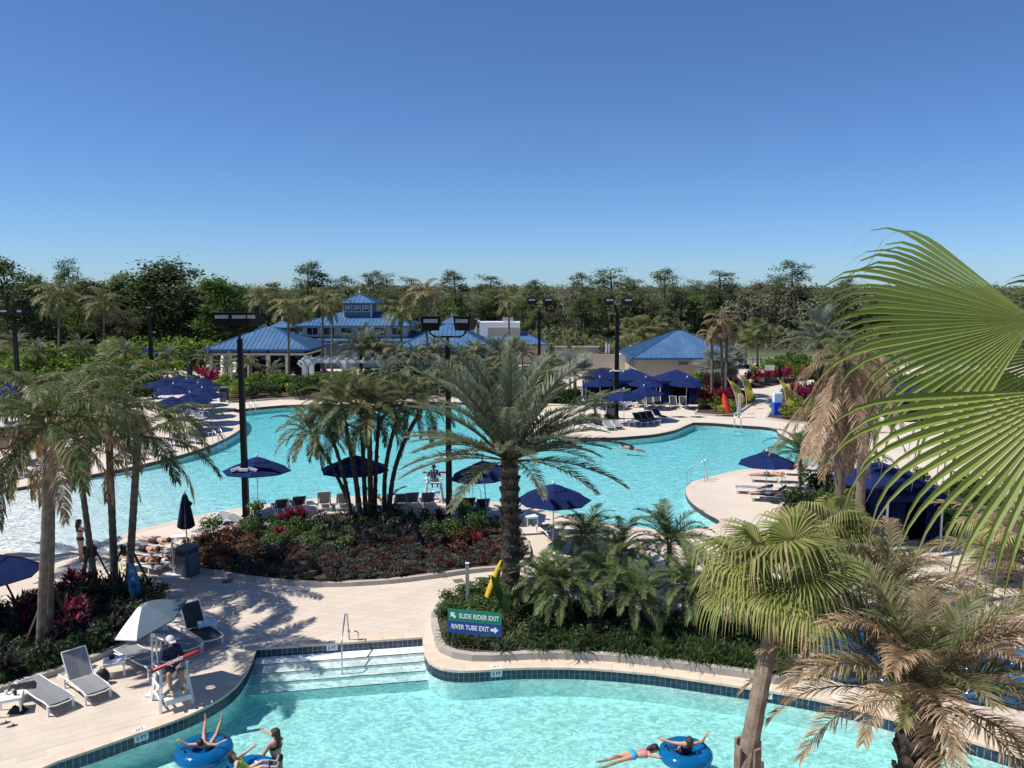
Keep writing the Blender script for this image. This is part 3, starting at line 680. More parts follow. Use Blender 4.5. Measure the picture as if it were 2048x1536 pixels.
palm('queen_palm', 'palm beyond the left picture edge whose leaves shade the beach entry', P(-95, 1120), D(-85, 800, P(-95, 1120).y), .15, .12, QC(1.0), 7)
# timber braces
def braces(label, c, h, r, n, seed):
    rd = random.Random(seed); t_ = thing('palm_brace', label, 'brace', (c.x, c.y, .1), 0, 'timber braces propping palms')
    for i in range(n):
        a = seed + i * 2 * pi / n; MB().bar((cos(a) * r, sin(a) * r, 0), (cos(a) * .17, sin(a) * .17, h), .09, .05).obj('strut', M['wood_dark'], t_)
    for i in range(4):
        a = i * pi / 2; MB().box((cos(a) * .19, sin(a) * .19, h - .02), (.05, .13, .36), rz=a).obj('batten', M['wood_dark'], t_)
    return t_
b = P(192, 1188); braces('dark timber struts propping the slim leaning palm', Vector((b.x - .12, b.y, 0)), 1.5, .75, 3, .4)
b = P(258, 1172); braces('dark timber struts propping the rightmost palm of the left bed', b, 1.3, .8, 3, 1.2)
b = P(108, 1296); braces('dark timber struts propping the palms behind the near loungers', b, 1.6, .95, 3, 2.0)
b = P(-5, 1240); braces('dark timber struts at the left picture edge', b, 1.5, .7, 3, .9)

# clump of date palms on the island: one plant with many stems
cb = P(728, 1048); clump = thing('clustering_date_palm', 'clump of slender date palms with eight fanned stems on the island', 'palm tree', (cb.x, cb.y, .1))
rd = random.Random(3)
for (bx, tx, ty, dd, r, s, bend) in ((708, 622, 868, 38.5, .085, .9, .25), (704, 655, 850, 37.2, .085, .95, .15), (722, 682, 812, 36.6, .11, 1.0, .1), (732, 722, 815, 38.2, .10, 1.0, 0), (742, 738, 822, 36.4, .12, 1.05, 0), (750, 758, 838, 38.6, .09, .9, -.05), (770, 808, 800, 37.4, .095, .95, -.35), (778, 848, 808, 38.0, .10, 1.0, -.45)):
    bs = P(bx, 1046) - cb; tp = D(tx, ty, dd) - Vector((cb.x, cb.y, .1)); pts = []; rad = []
    for k in range(19):
        t = k / 18; p = bs.lerp(tp, t); p.x += bend * sin(pi * t); p.z = tp.z * t; pts.append(p); rad.append(r * (1.15 - .25 * t) * (1.07 if k % 2 else .95))
    tr = MB().tube(pts, rad, 9).obj('stem', M['trunk_dark'], clump)
    for i in range(16):
        t = .3 + .68 * i / 16; q = pts[int(t * 18)]; a = i * 2.4
        link('leaf_base', BOOT, tr, q + Vector((cos(a) * r * .8, sin(a) * r * .8, 0)), a, .75)
    off = rd.random() * 6
    for i in range(22):
        e = lerp(84, -24, ((i + .5) / 22) ** .9) + rd.uniform(-6, 6); a = off + i * 2.39996; me = pick('reclinata', e, rd); s_ = s * rd.uniform(.85, 1.1)
        link('frond', me, clump, tp + Vector((0, 0, .02)), a, s_)
for i in range(9):
    e = lerp(75, 25, i / 9); a = i * 2.4 + .5; link('frond', pick('reclinata', e, rd), clump, (P(770, 1046) - cb) + Vector((0, 0, .3)), a, .75)

# the big date palm in the middle
dp = stand('date_palm', 'large silvery date palm with rough dark trunk in front of the pool', (1022, 1188), (1019, 918), .34, .30, [('date', 26, 88, 48, 1.15), ('date', 36, 50, 8, 1.04)], 8, tm='trunk_dark', rings=False, boots=(BOOT, 170, 1.25), n=14)
o = MB()
for i in range(60): 
    v = Vector((random.gauss(0, .13), random.gauss(0, .1), random.gauss(0, .16))); o.sphere(v, .03, 5, 3)
tp = D(990, 892, 28.3) - dp.location; o.obj('fruit_cluster', M['orange'], dp, loc=tp)

# pygmy date palms in the near planter
PY = [((1155, 1268), (1130, 1178), 10), ((1180, 1264), (1208, 1150), 11), ((1325, 1284), (1268, 1186), 12), ((1357, 1280), (1375, 1170), 13), ((1232, 1245), (1240, 1105), 14), ((1440, 1285), (1432, 1180), 15), ((1105, 1255), (1085, 1165), 16), ((1490, 1290), (1500, 1160), 19)]
LB = ['left of the pair beside the exit sign', 'with upright stem behind the exit sign', 'with stem leaning left', 'with pale stem near the ribbon palm', 'standing highest behind the others', 'under the yellow green ribbon palm', 'nearest the big date palm', 'beside the brown leaning trunk']
for (bp, tp, sd), lb in zip(PY, LB):
    stand('pygmy_date_palm', 'small feathery date palm in the near planter ' + lb, bp, tp, .085, .075, [('pygmy', 30, 86, -12, .86)], sd, tm='trunk', group='pygmy date palms')
stand('pygmy_date_palm', 'small feathery date palm beside the umbrella at the pool edge', (1188, 1118), (1172, 1068), .09, .08, [('pygmy', 32, 86, -10, 1.05)], 17, inbed=False)
stand('pygmy_date_palm', 'small date palm right of the middle in front of the pool water', (1345, 1195), (1338, 1085), .09, .08, [('pygmy', 32, 86, -10, 1.05)], 18, inbed=False)
stand('pygmy_date_palm', 'green pygmy palm beside the far right poolside umbrella', (1600, 990), (1600, 905), .09, .08, [('pygmy', 26, 84, -5, 1.3)], 20)
stand('pygmy_date_palm', 'small palm beside the trash bin across the pool', (1190, 848), (1190, 806), .09, .08, [('pygmy', 18, 80, -5, 1.0)], 22, inbed=False)
stand('pygmy_date_palm', 'bushy palm behind the navy umbrella at the right', (1700, 1000), (1705, 915), .09, .08, [('pygmy', 24, 84, -5, 1.3)], 23)

# palms at the right, close to the camera side of the river pool
tp = D(1562, 1165, 14.2); bs = D(1490, 1536, 13.2); bs2 = bs + (bs - tp) * (bs.z / (tp.z - bs.z)); bs2.z = 0
palm('ribbon_fan_palm', 'yellow green ribbon fan palm on a brown leaning trunk', bs2, tp, .205, .13, [('fan_ribbon', 26, 88, 2, .93)], 30, tm='trunk_brown')
bl = thing('palm_brace', 'timber collar and strut on the leaning brown trunk', 'brace', (bs2.x, bs2.y, 0), 0, 'timber braces propping palms')
cp = bs2.lerp(tp, .52) - bs2
for i in range(4):
    a = i * pi / 2 + .5; MB().box(cp + Vector((cos(a) * .22, sin(a) * .22, 0)), (.05, .14, .42), rz=a).obj('batten', M['trunk_brown'], bl)
MB().bar(cp + Vector((.2, -.05, -.1)), (cp.x * .2 + .75, .2, 0.0), .13, .07).obj('strut', M['trunk_brown'], bl)
tp = D(1842, 1400, 13.0); palm('frosted_date_palm', 'date palm with frost browned leaves over the stacked blue tubes', (tp.x, tp.y, 0), tp, .33, .30, [('pygmy_half', 18, 86, 40, 1.3), ('pygmy_dead', 36, 82, 14, 1.15)], 31, tm='trunk_dark', rings=False, boots=(BOOT, 110, 1.5), n=14)
tp = D(2140, 1195, 15.5); palm('frosted_date_palm', 'browned date palm at the right picture edge above the tubes', (tp.x, tp.y, 0), tp, .28, .25, [('pygmy_half', 14, 86, 40, 1.3), ('pygmy_dead', 30, 82, 5, 1.15)], 32, tm='trunk_dark', rings=False)
tp = D(1770, 1190, 23.5); palm('frosted_date_palm', 'half brown date palm between the ribbon palm and the right edge', (tp.x, tp.y, 0), tp, .22, .2, [('pygmy_half', 18, 88, 30, 1.35), ('pygmy_dead', 24, 75, -20, 1.3)], 33, tm='trunk_dark', rings=False)
tp = D(1650, 1075, 25.0); palm('ribbon_fan_palm', 'fan palm with fine hanging leaf tips behind the ribbon palm', (tp.x, tp.y, 0), tp, .18, .14, [('fan_ribbon', 22, 80, -10, .95)], 34)
stand('fan_palm', 'fan palm with dark trunk before the blue panel at the right edge', (2022, 1165), (2018, 1065), .2, .2, [('fan_ribbon', 18, 80, -10, 1.0)], 35, tm='trunk_dark', rings=False)
tp = D(1690, 722, 27.0); palm('dead_leaf_palm', 'palm hung with a skirt of dead brown leaves at the right', (tp.x, tp.y, 0), tp, .2, .16, [('skirt', 26, -45, -88, 1.0), ('queen_dead', 12, 40, -40, .62), ('queen', 5, 80, 40, .6)], 36, tm='trunk_brown', rings=False)
tp = D(1735, 700, 33.0); palm('dead_leaf_palm', 'second palm with hanging dead leaves behind the dead leaf palm', (tp.x, tp.y, 0), tp, .2, .16, [('skirt', 18, -45, -88, 1.0), ('queen_dead', 10, 30, -40, .7)], 37, tm='trunk_brown', rings=False)

# the big fan leaves close at the right: each blade its own piece
def big_leaf(root, hub, out, up, n, a0, a1, L, droop, seed, pal, wfac=1.0):
    rd = random.Random(seed); out = out.normalized(); N = out.cross(up).normalized(); up = N.cross(out).normalized()
    lf = MB(); pet = hub - out * .9 - Vector((0, 0, .25))
    lf.tube([hub - root.location, (hub - out * .5 - Vector((0, 0, .06))) - root.location, pet - root.location], [.02, .026, .035], 6, True, (.20, .22, .07)); leaf = lf.obj('leaf_stalk', M['leaf_gloss'], root)
    dth = R(abs(a1 - a0)) / n
    for i in range(n):
        th = R(lerp(a0, a1, (i + .5) / n)); d = (out * cos(th) + up * sin(th)).normalized(); q = N.cross(d).normalized()
        ln = L * (1 - .16 * abs(sin(th)) ** 2) * rd.uniform(.9, 1.06); w = 2 * .73 * ln * tan(dth / 2) * 1.10 * wfac
        c0 = jit(pal[0], .10, rd); c1 = jit(pal[1], .12, rd); c2 = jit(rd.choice(pal[2]), .2, rd)
        pp = hub + d * .02; K = 13; vr = rd.uniform(.5, 1.5); dd = d.copy(); ctr = []; 
        for k in range(K + 1):
            t = k / K; ctr.append((pp.copy(), dd.copy())); dd = bend_dir(dd, droop * (max(0, t - .5) * 2.0) ** 1.6 * vr); pp = pp + dd * (ln * 1.3 / K)
        mb = MB()
        for k, (c, dv) in enumerate(ctr):
            t = k / K; wid = w * (t / .56 if t < .56 else max(.03, 1 - ((t - .56) / .44) ** .8)); fold = (.42 * wid) * (1 if t > .02 else 0)
            col = mixc(c0, c1, min(1, t * 1.4)) if t < .8 else mixc(c1, c2, (t - .8) / .2)
            mb.v += [tuple(c - q * wid / 2 - N * fold - hub), tuple(c - hub), tuple(c + q * wid / 2 - N * fold - hub)]; mb.c += [col] * 3
            if k: o = 3 * k; mb.f += [(o - 3, o - 2, o + 1, o), (o - 2, o - 1, o + 2, o + 1)]
        mb.obj('leaf_blade', M['leaf_gloss'], leaf, smooth=False, loc=hub - root.location)
fp = D(2350, 900, 5.2); fan = thing('near_fan_palm', 'huge fan palm leaves close up at the right picture edge', 'palm tree', (fp.x, fp.y, 0))
MB().tube([(0, 0, 0), (.1, .1, 4), (0, 0, 8.6), (-.1, 0, 10.0)], [.22, .18, .17, .15], 12).obj('trunk', M['trunk_brown'], fan, smooth=True)
palA = [(.25, .31, .075), (.20, .27, .06), [(.14, .18, .045), (.34, .31, .12), (.46, .37, .22)]]
big_leaf(fan, D(2070, 640, 4.6), Vector((-1, .25, .0)), Vector((.12, .55, .82)), 34, 50, -60, 1.02, 1.7, 5, palA, .86)
big_leaf(fan, D(2150, 778, 4.2), Vector((-1, .0, -.30)), Vector((.05, .5, .87)), 26, 16, -80, 1.04, 1.2, 6, [(.30, .35, .085), (.24, .30, .07), [(.20, .23, .06), (.44, .36, .17), (.50, .41, .25)]], .86)
big_leaf(fan, D(2260, 600, 5.2), Vector((-1, .4, .0)), Vector((0, -.2, 1)), 22, 20, -80, .6, .8, 8, palA)
big_leaf(fan, D(2150, 700, 5.0), Vector((-1, .5, -.3)), Vector((0, -.3, 1)), 22, 15, -75, .62, .9, 9, palA, .8)

# ------------------------------------------------------------------ palms across the pool
def bgp(name, label, px, cy, by, crown, seed, r=.16, tm='trunk', lean=0, **kw):
    b = P(px, by); tp = D(px + lean, cy, b.y); return palm(name, label, (b.x, b.y, 0), tp, r, r * .75, crown, seed, tm=tm, rings=False, n=8, **kw)
BQ = [('bg_queen', 20, 82, -28, 1.0)]; BB = [('bg_queen', 8, 60, -20, .95), ('bg_brown', 16, 85, -30, 1.0)]
bgp('queen_palm', 'tall queen palm in front of the left blue roofed pavilion', 578, 612, 772, BQ, 50, lean=-2)
bgp('queen_palm', 'queen palm left of the tower, at the end of the pergola', 645, 608, 768, BQ, 51)
bgp('queen_palm', 'slender queen palm right behind the pergola end palm', 664, 600, 760, [('bg_queen', 16, 80, -25, .9)], 52)
bgp('queen_palm', 'queen palm right of the blue roofed tower', 803, 626, 770, BQ, 53)
bgp('queen_palm', 'brown crowned palm rising highest near the tower', 856, 585, 765, BB, 54, lean=-4)
bgp('queen_palm', 'narrow palm before the woods right of the pavilions', 1018, 602, 752, [('bg_queen', 18, 75, -45, .85)], 55)
bgp('queen_palm', 'windswept palm at the upper left of the deck', 118, 590, 745, [('bg_queen', 22, 80, -25, 1.35)], 56)
bgp('queen_palm', 'second windswept palm right of the upper left one', 208, 606, 745, [('bg_queen', 20, 80, -30, 1.2)], 57)
bgp('date_palm', 'silvery date palm in front of the central blue roofs', 722, 700, 770, [('bg_date', 34, 85, 0, 1.15)], 58, r=.25, tm='trunk_dark')
bgp('drooping_palm', 'left palm of the drooping trio behind the yellow flags', 1424, 668, 808, [('bg_brown', 12, 80, -40, .55), ('bg_queen', 6, 40, -40, .6)], 59, r=.17)
bgp('drooping_palm', 'tallest palm of the drooping trio behind the yellow flags', 1447, 640, 806, [('bg_brown', 14, 85, -45, .75), ('bg_queen', 5, 40, -40, .6)], 60, lean=-6, r=.15)
bgp('drooping_palm', 'right palm of the drooping trio behind the yellow flags', 1452, 655, 803, [('bg_brown', 12, 85, -45, .65), ('bg_queen', 8, 30, -45, .7)], 61, lean=2, r=.17)
for px, cy, by, sd, lb in ((1262, 662, 738, 62, 'leftmost'), (1285, 655, 736, 63, 'second'), (1306, 660, 738, 64, 'third'), (1296, 676, 735, 65, 'lowest')):
    bgp('cabbage_palm', 'cabbage palm behind the blue hip roof, %s of the group' % lb, px, cy, by, [('fan_sabal', 30, 80, -30, 1.35)], sd, group='cabbage palms behind the hip roof')
for px, cy, by, sd, lb in ((1492, 676, 732, 66, 'left'), (1380, 700, 730, 67, 'hidden behind the hip roof'), (1745, 690, 735, 68, 'right, behind the dead leaf palm'), (1515, 655, 730, 69, 'taller')):
    bgp('cabbage_palm', 'cabbage palm at the road edge, ' + lb, px, cy, by, [('fan_sabal', 26, 80, -30, 1.25)], sd, group='cabbage palms at the road edge')
bgp('silver_fan_palm', 'silver blue fan palm behind the drooping trio', 1432, 735, 795, [('fan_silver', 26, 85, -5, 1.25), ('fan_dead', 12, -40, -70, 1.0)], 70, r=.2)
bgp('silver_fan_palm', 'silver fan palm with dead skirt beside the drooping trio', 1462, 728, 793, [('fan_silver', 24, 85, -5, 1.25), ('fan_dead', 14, -40, -70, 1.0)], 71, r=.2)
bgp('silver_fan_palm', 'grey green fan palm right of the big date palm crown', 1150, 745, 808, [('fan_silver', 26, 85, 0, 1.2)], 72, r=.2)
bgp('date_palm', 'blue grey date palm behind the dead leaf palm at the right', 1640, 680, 800, [('bg_date', 34, 86, 5, 1.3)], 73, r=.3, tm='trunk_dark')
for px, cy, by, sd, lb in ((455, 735, 768, 74, 'left of the pavilion counter'), (545, 748, 775, 75, 'in front of the pavilion tables'), (770, 745, 795, 76, 'behind the island clump'), (880, 735, 795, 77, 'before the right pavilion'), (960, 745, 795, 78, 'right of the light pole')):
    bgp('pygmy_date_palm', 'bushy green palm across the pool ' + lb, px, cy, by, [('bg_date', 22, 85, 5, .62)], sd, r=.1, group='bushy palms across the pool')
bgp('date_palm', 'yellow green palm among the trees left of the pavilion', 520, 600, 738, [('bg_queen', 20, 80, -20, .9)], 79)

for px, cy, by, sd, sc, lb in ((30, 690, 760, 90, .8, 'at the left picture edge'), (75, 705, 768, 91, .7, 'under the first windswept palm'), (160, 700, 765, 92, .75, 'between the windswept palms'), (250, 705, 768, 93, .7, 'left of the far left mast'), (335, 712, 765, 94, .6, 'right of the far left mast'), (410, 715, 760, 95, .55, 'at the path left of the pavilion'), (830, 715, 778, 97, .75, 'before the right pavilion wall'), (925, 720, 780, 98, .7, 'before the rooftop block'), (1010, 722, 780, 99, .7, 'left of the far mast'), (1110, 735, 795, 100, .7, 'before the utility court')):
    bgp('bushy_palm', 'full green bushy palm across the pool ' + lb, px, cy, by, [('bg_date', 16, 86, 0, sc), ('bg_queen', 12, 80, -10, sc)], sd, r=.13, group='bushy palms across the pool')

for px, cy, by, sd, sc, lb in ((755, 700, 772, 121, .9, 'right of the silvery date palm'), (790, 708, 775, 122, .8, 'at the right pergola end'), (870, 700, 772, 123, .85, 'before the right pavilion roof'), (950, 705, 772, 124, .9, 'left of the rooftop block'), (1000, 700, 770, 125, .9, 'before the rooftop block wall'), (1045, 705, 772, 126, .85, 'right of the rooftop block'), (1140, 712, 776, 127, .8, 'before the middle court wall'), (500, 728, 775, 128, .55, 'left of the pavilion tables')):
    bgp('leafy_palm', 'tall leafy palm across the pool ' + lb, px, cy, by, [('bg_queen', 16, 84, -15, sc), ('bg_date', 10, 80, 10, sc * .8)], sd, r=.14, group='leafy palms before the buildings')
# ------------------------------------------------------------------ bed planting
def fill(kind, name, label, bedkey, region, n, sc=(.8, 1.2), group=None, seed=1, z=.12, sep=.35, stem=False, cat='shrub'):
    rd = random.Random(seed); poly = offset(BEDS[bedkey], .3, True); reg = pxline(region); xs = [p.x for p in reg]; ys = [p.y for p in reg]; out = []
    for _ in range(n * 40):
        if len(out) >= n: break
        p = Vector((rd.uniform(min(xs), max(xs)), rd.uniform(min(ys), max(ys)), 0))
        if not inside(p, reg) or not inside(p, poly) or any((p - q).length < sep for q in out): continue
        out.append(p); plant(kind, name, label, p, rd.uniform(*sc), group, z, stem, cat, rd)
fill('cover', 'ground_cover', 'low grey green ground cover shrub in the mulch of the island', 'island', [(430, 1090), (1060, 1090), (1060, 1180), (430, 1185)], 110, (.8, 1.25), 'grey green ground cover on the island', 1, sep=.55)
fill('wine', 'wine_shrub', 'dark wine red low shrub in the mulch of the island', 'island', [(330, 1100), (1060, 1080), (1060, 1165), (330, 1165)], 85, (.7, 1.15), 'wine red shrubs on the island', 2, sep=.55)
fill('croton', 'croton', 'rusty red croton bush at the left end of the island', 'island', [(320, 1075), (500, 1060), (500, 1130), (330, 1145)], 24, (.8, 1.25), 'crotons at the left island end', 3, sep=.5)
fill('croton', 'croton', 'rusty red croton bush at the right end of the island', 'island', [(900, 1060), (1060, 1060), (1060, 1120), (900, 1120)], 14, (.8, 1.2), 'crotons at the right island end', 4, sep=.5)
fill('green', 'green_shrub', 'bright green low shrub in the middle of the island', 'island', [(540, 1062), (700, 1062), (700, 1110), (540, 1110)], 26, (.75, 1.1), 'green shrubs on the island', 5, sep=.5)
fill('dark', 'green_shrub', 'dark green shrub at the pool side of the island', 'island', [(480, 1046), (1040, 1046), (1040, 1075), (480, 1075)], 34, (.8, 1.15), 'dark shrubs along the island back', 6, sep=.6)
fill('black', 'dark_cordyline', 'blackish strap leaved plant at the foot of the palm clump', 'island', [(640, 1048), (850, 1048), (850, 1105), (640, 1105)], 26, (.9, 1.25), 'dark strap leaved plants on the island', 7, sep=.5)
for px, py, s, lb in ((570, 1062, 1.0, 'left of the palm clump'), (602, 1060, 1.1, 'against the dark sun lounger backs'), (565, 1085, .7, 'in front of the green shrubs'), (884, 1062, 1.0, 'beside the right light pole'), (955, 1100, .7, 'near the date palm trunk')):
    plant('ti', 'red_cordyline', 'red leaved cordyline on the island ' + lb, P(px, py), s * .95, 'red cordylines on the island', cat='plant')
for px, py, lb in ((624, 1112, 'left'), (660, 1108, 'middle'), (700, 1112, 'right')):
    plant('brom', 'yellow_bromeliad', 'small yellow bromeliad in the island mulch, %s one of three' % lb, P(px, py), 1.0, 'yellow bromeliads', cat='plant')
BU = [(422, 1095, 'leftmost, beside the folded umbrella'), (512, 1062, 'behind the left light pole'), (506, 1092, 'in front of the left light pole'), (862, 1108, 'left of the right light pole'), (925, 1062, 'right of the right light pole'), (952, 1090, 'nearest the date palm trunk'), (905, 1098, 'in front of the right light pole')]
for px, py, lb in BU:
    plant('bush', 'standard_bush', 'round leafy bush on a thin stem, ' + lb, P(px, py), .92, 'round bushes on stems', stem=True)
for px, py, lb in ((543, 1120, 'left'), (836, 1108, 'right')):
    p = P(px, py); o = MB(); o.lathe([(.17, 0), (.175, .05), (.13, .16), (.05, .22), (.01, .23)], 12, (0, 0, 0)); o.obj('rock_speaker_shell', M['rock_green'], thing('garden_speaker', 'dark green dome shaped garden speaker in the mulch, %s one' % lb, 'garden speaker', (p.x, p.y, .12), 0, 'garden speakers'), smooth=True)
# left bed
fill('dark', 'green_shrub', 'dark glossy shrub filling the left palm bed', 'left', [(-100, 1210), (340, 1180), (320, 1280), (-100, 1400)], 60, (.8, 1.2), 'dark shrubs in the left bed', 11, sep=.55)
fill('black', 'dark_cordyline', 'blackish strap leaved plant in the left palm bed', 'left', [(0, 1215), (320, 1180), (300, 1270), (0, 1370)], 40, (.9, 1.2), 'dark strap leaved plants in the left bed', 12, sep=.55)
fill('lirio', 'liriope_tuft', 'grassy green tuft along the kerb of the left palm bed', 'left', [(0, 1330), (300, 1250), (310, 1285), (0, 1395)], 40, (.7, 1.0), 'grassy tufts in the left bed', 13, sep=.35, cat='plant')
for px, py, s in ((118, 1215, .9), (140, 1210, .8), (160, 1200, 1.0), (152, 1265, 1.15), (138, 1290, .9), (55, 1262, 1.0), (75, 1250, .9), (50, 1285, .9), (165, 1285, .8), (215, 1208, .7)):
    plant('ti' if s > .85 else 'ti_low', 'red_cordyline', 'magenta leaved cordyline among the dark shrubs of the left bed', P(px, py), s, 'magenta cordylines in the left bed', cat='plant')
fill('green', 'green_shrub', 'fresh green shrub at the right tip of the left bed', 'left', [(280, 1180), (345, 1190), (330, 1225), (280, 1215)], 6, (.5, .75), 'fresh shrubs at the left bed tip', 14, sep=.4)
# near planter
fill('lirio', 'liriope_tuft', 'grassy green tuft along the kerb of the near planter', 'near', [(1080, 1285), (1600, 1300), (1600, 1370), (1080, 1320)], 85, (.9, 1.3), 'grassy tufts in the near planter', 21, z=.15, sep=.3, cat='plant')
fill('lily', 'lily_tuft', 'strap leaved lily tuft around the exit sign', 'near', [(870, 1235), (1080, 1240), (1080, 1322), (870, 1320)], 26, (.8, 1.1), 'lily tufts around the exit sign', 22, z=.15, sep=.42, cat='plant')
fill('green', 'green_shrub', 'loose green shrub at the head of the near planter', 'near', [(865, 1185), (1010, 1180), (1010, 1240), (865, 1240)], 24, (.6, .95), 'green shrubs at the planter head', 23, z=.15, sep=.42)
fill('dark', 'green_shrub', 'dark shrub under the pygmy palms of the near planter', 'near', [(1050, 1200), (1600, 1240), (1600, 1320), (1050, 1300)], 62, (.8, 1.2), 'dark shrubs in the near planter', 24, z=.15, sep=.5)
fill('wine', 'wine_shrub', 'dark wine red shrub in the shade of the near planter', 'near', [(1020, 1240), (1250, 1240), (1250, 1310), (1020, 1300)], 16, (.7, 1.0), 'wine red shrubs in the near planter', 25, z=.15, sep=.5)
for px, py in ((1285, 1232), (1190, 1245), (1390, 1240)): plant('ti', 'red_cordyline', 'red cordyline glowing in the shade of the near planter', P(px, py), 1.0, 'cordylines in the near planter', z=.15, cat='plant')
# bird of paradise with large leaves near the exit sign
b = P(1012, 1262); bp = thing('banana_leaf_plant', 'large leaved green plant right behind the exit sign', 'plant', (b.x, b.y, .15)); rd = random.Random(9)
for i in range(9):
    a = i * 2.4; e = R(lerp(80, 35, i / 9)); d = Vector((cos(a) * cos(e), sin(a) * cos(e), sin(e))); q = Vector((-sin(a), cos(a), 0)); mb = MB()
    mb.tube([(0, 0, 0), d * .7], [.02, .012], 5, True, (.10, .14, .05)); p = d * .65; pv_ = []
    c = jit((.05, .10, .03), .2, rd)
    for k in range(8):
        t = k / 7; w = .17 * sin(pi * min(1, t * .92 + .08)) ** .7; pv_.append((p.copy(), w)); d = bend_dir(d, .14); p = p + d * .15
    o = len(mb.v)
    for p_, w in pv_: mb.v += [tuple(p_ - q * w + Vector((0, 0, w * .25))), tuple(p_), tuple(p_ + q * w + Vector((0, 0, w * .25)))]; mb.c += [c] * 3
    for k in range(7): s = o + 3 * k; mb.f += [(s, s + 1, s + 4, s + 3), (s + 1, s + 2, s + 5, s + 4)]
    mb.obj('leaf', M['leaf_gloss'], bp)
# far beds
fill('hedge', 'hedge_shrub', 'green hedge shrub in the long bed before the pavilions', 'far', [(455, 778), (1010, 776), (1010, 812), (455, 806)], 46, (.55, .9), 'hedge shrubs before the pavilions', 31, sep=1.4)
fill('lime', 'lime_shrub', 'lime leaved shrub in the long bed before the pavilions', 'far', [(460, 780), (700, 776), (700, 800), (460, 803)], 14, (1.0, 1.5), 'lime shrubs before the pavilions', 32, sep=1.2)
for px, py in ((400, 762), (412, 766), (424, 770), (436, 775), (445, 778), (405, 768), (420, 775)): plant('ti', 'red_cordyline', 'deep red cordyline along the path left of the pavilion', P(px, py), 1.9, 'cordylines along the left path', z=0, cat='plant')
fill('ti', 'red_cordyline', 'deep red cordyline behind the orange board', 'rpalm', [(1405, 785), (1475, 783), (1465, 822), (1400, 818)], 12, (1.5, 2.0), 'cordylines behind the orange board', 33, sep=.9, cat='plant')
fill('lime', 'lime_shrub', 'yellow green shrub at the front of the orange board planter', 'rpalm', [(1395, 808), (1475, 812), (1470, 834), (1388, 832)], 12, (.9, 1.25), 'lime shrubs by the orange board', 34, sep=.9)
fill('dark', 'green_shrub', 'dark shrub on the right slope of the orange board planter', 'rpalm', [(1465, 785), (1512, 790), (1512, 806), (1465, 832)], 12, (1.0, 1.4), 'dark shrubs by the yellow flags', 35, sep=.8)
fill('lime', 'lime_shrub', 'yellow green shrub beside the blue kiosk board', 'rright', [(1540, 815), (1640, 815), (1640, 850), (1540, 842)], 12, (1.0, 1.4), 'lime shrubs by the kiosk board', 36, sep=.9)
fill('ti', 'red_cordyline', 'deep red cordyline right of the blue kiosk board', 'rright', [(1580, 785), (1700, 785), (1700, 835), (1580, 820)], 14, (1.5, 2.1), 'cordylines by the kiosk board', 37, sep=1.0, cat='plant')
fill('ti', 'red_cordyline', 'deep red cordyline along the curved path at the right', 'rback', [(1500, 766), (1640, 756), (1640, 775), (1500, 778)], 12, (1.5, 2.0), 'cordylines along the curved path', 38, sep=1.1, cat='plant')
fill('hedge_b', 'hedge_shrub', 'yellow green hedge shrub behind the curved path', 'rback', [(1520, 745), (1740, 735), (1740, 768), (1520, 768)], 16, (.6, .85), 'hedge shrubs behind the curved path', 39, sep=1.6)
fill('hedge', 'hedge_shrub', 'dark hedge shrub behind the curved path', 'rback', [(1515, 730), (1740, 730), (1740, 752), (1515, 752)], 16, (.8, 1.1), 'dark hedge behind the curved path', 40, sep=1.6)
fill('hedge', 'hedge_shrub', 'dark shrub in the strip behind the right hand loungers', 'rmid', [(1550, 960), (2010, 960), (2010, 1090), (1550, 1085)], 26, (.45, .7), 'shrubs behind the right loungers', 41, sep=1.0)
fill('lime', 'lime_shrub', 'yellow green shrub in the strip behind the right hand loungers', 'rmid', [(1700, 985), (2000, 985), (2000, 1080), (1700, 1080)], 12, (.8, 1.1), 'lime shrubs behind the right loungers', 42, sep=.9)
fill('hedge', 'hedge_shrub', 'shrub under the umbrella at the far left', 'ltop', [(-60, 855), (180, 850), (180, 905), (-60, 905)], 14, (.4, .6), 'shrubs at the far left', 43, sep=.9)
BANK = []
def row(kind, name, label, pts, n, sc, group, seed, sp=1.0, bank=False):
    rd = random.Random(seed); ln = [P(*p) for p in pts]; tot = catmull(ln, 8)
    for i in range(n):
        q = tot[int(i / n * (len(tot) - 1))] + Vector((rd.uniform(-sp, sp), rd.uniform(-sp, sp), 0))
        if bank: BANK.append((PL[kind, rd.randrange(3)], q, rd.uniform(*sc), rd.random() * 6.28)); continue
        plant(kind, name, label, q, rd.uniform(*sc), group, 0, rd=rd)
row('hedge_b', 'hedge_shrub', 'bright green shrub in the band left of the pavilion', [(60, 742), (160, 738), (250, 734), (330, 732), (420, 734)], 34, (1.0, 1.7), 'bright shrubs left of the pavilion', 51, 4)
row('hedge', 'hedge_shrub', 'dark green shrub in front of the trees at the left', [(20, 748), (120, 744), (230, 742), (330, 740), (400, 742)], 30, (.9, 1.5), 'dark shrubs at the left', 52, 3, True)
row('hedge', 'hedge_shrub', 'green shrub between the pavilions and the utility walls', [(820, 752), (900, 755), (990, 756), (1060, 757), (1110, 757)], 26, (.7, 1.2), 'shrubs right of the pavilions', 53, 2)
row('hedge', 'hedge_shrub', 'mottled shrub behind the navy cabanas', [(1190, 765), (1260, 768), (1330, 770), (1400, 772)], 26, (.6, 1.0), 'shrubs behind the cabanas', 54, 1.5)
row('hedge_b', 'hedge_shrub', 'leafy shrub between the cabanas and the drooping palms', [(1388, 800), (1398, 792), (1400, 785)], 9, (.7, 1.0), 'shrubs right of the cabanas', 55, .8)
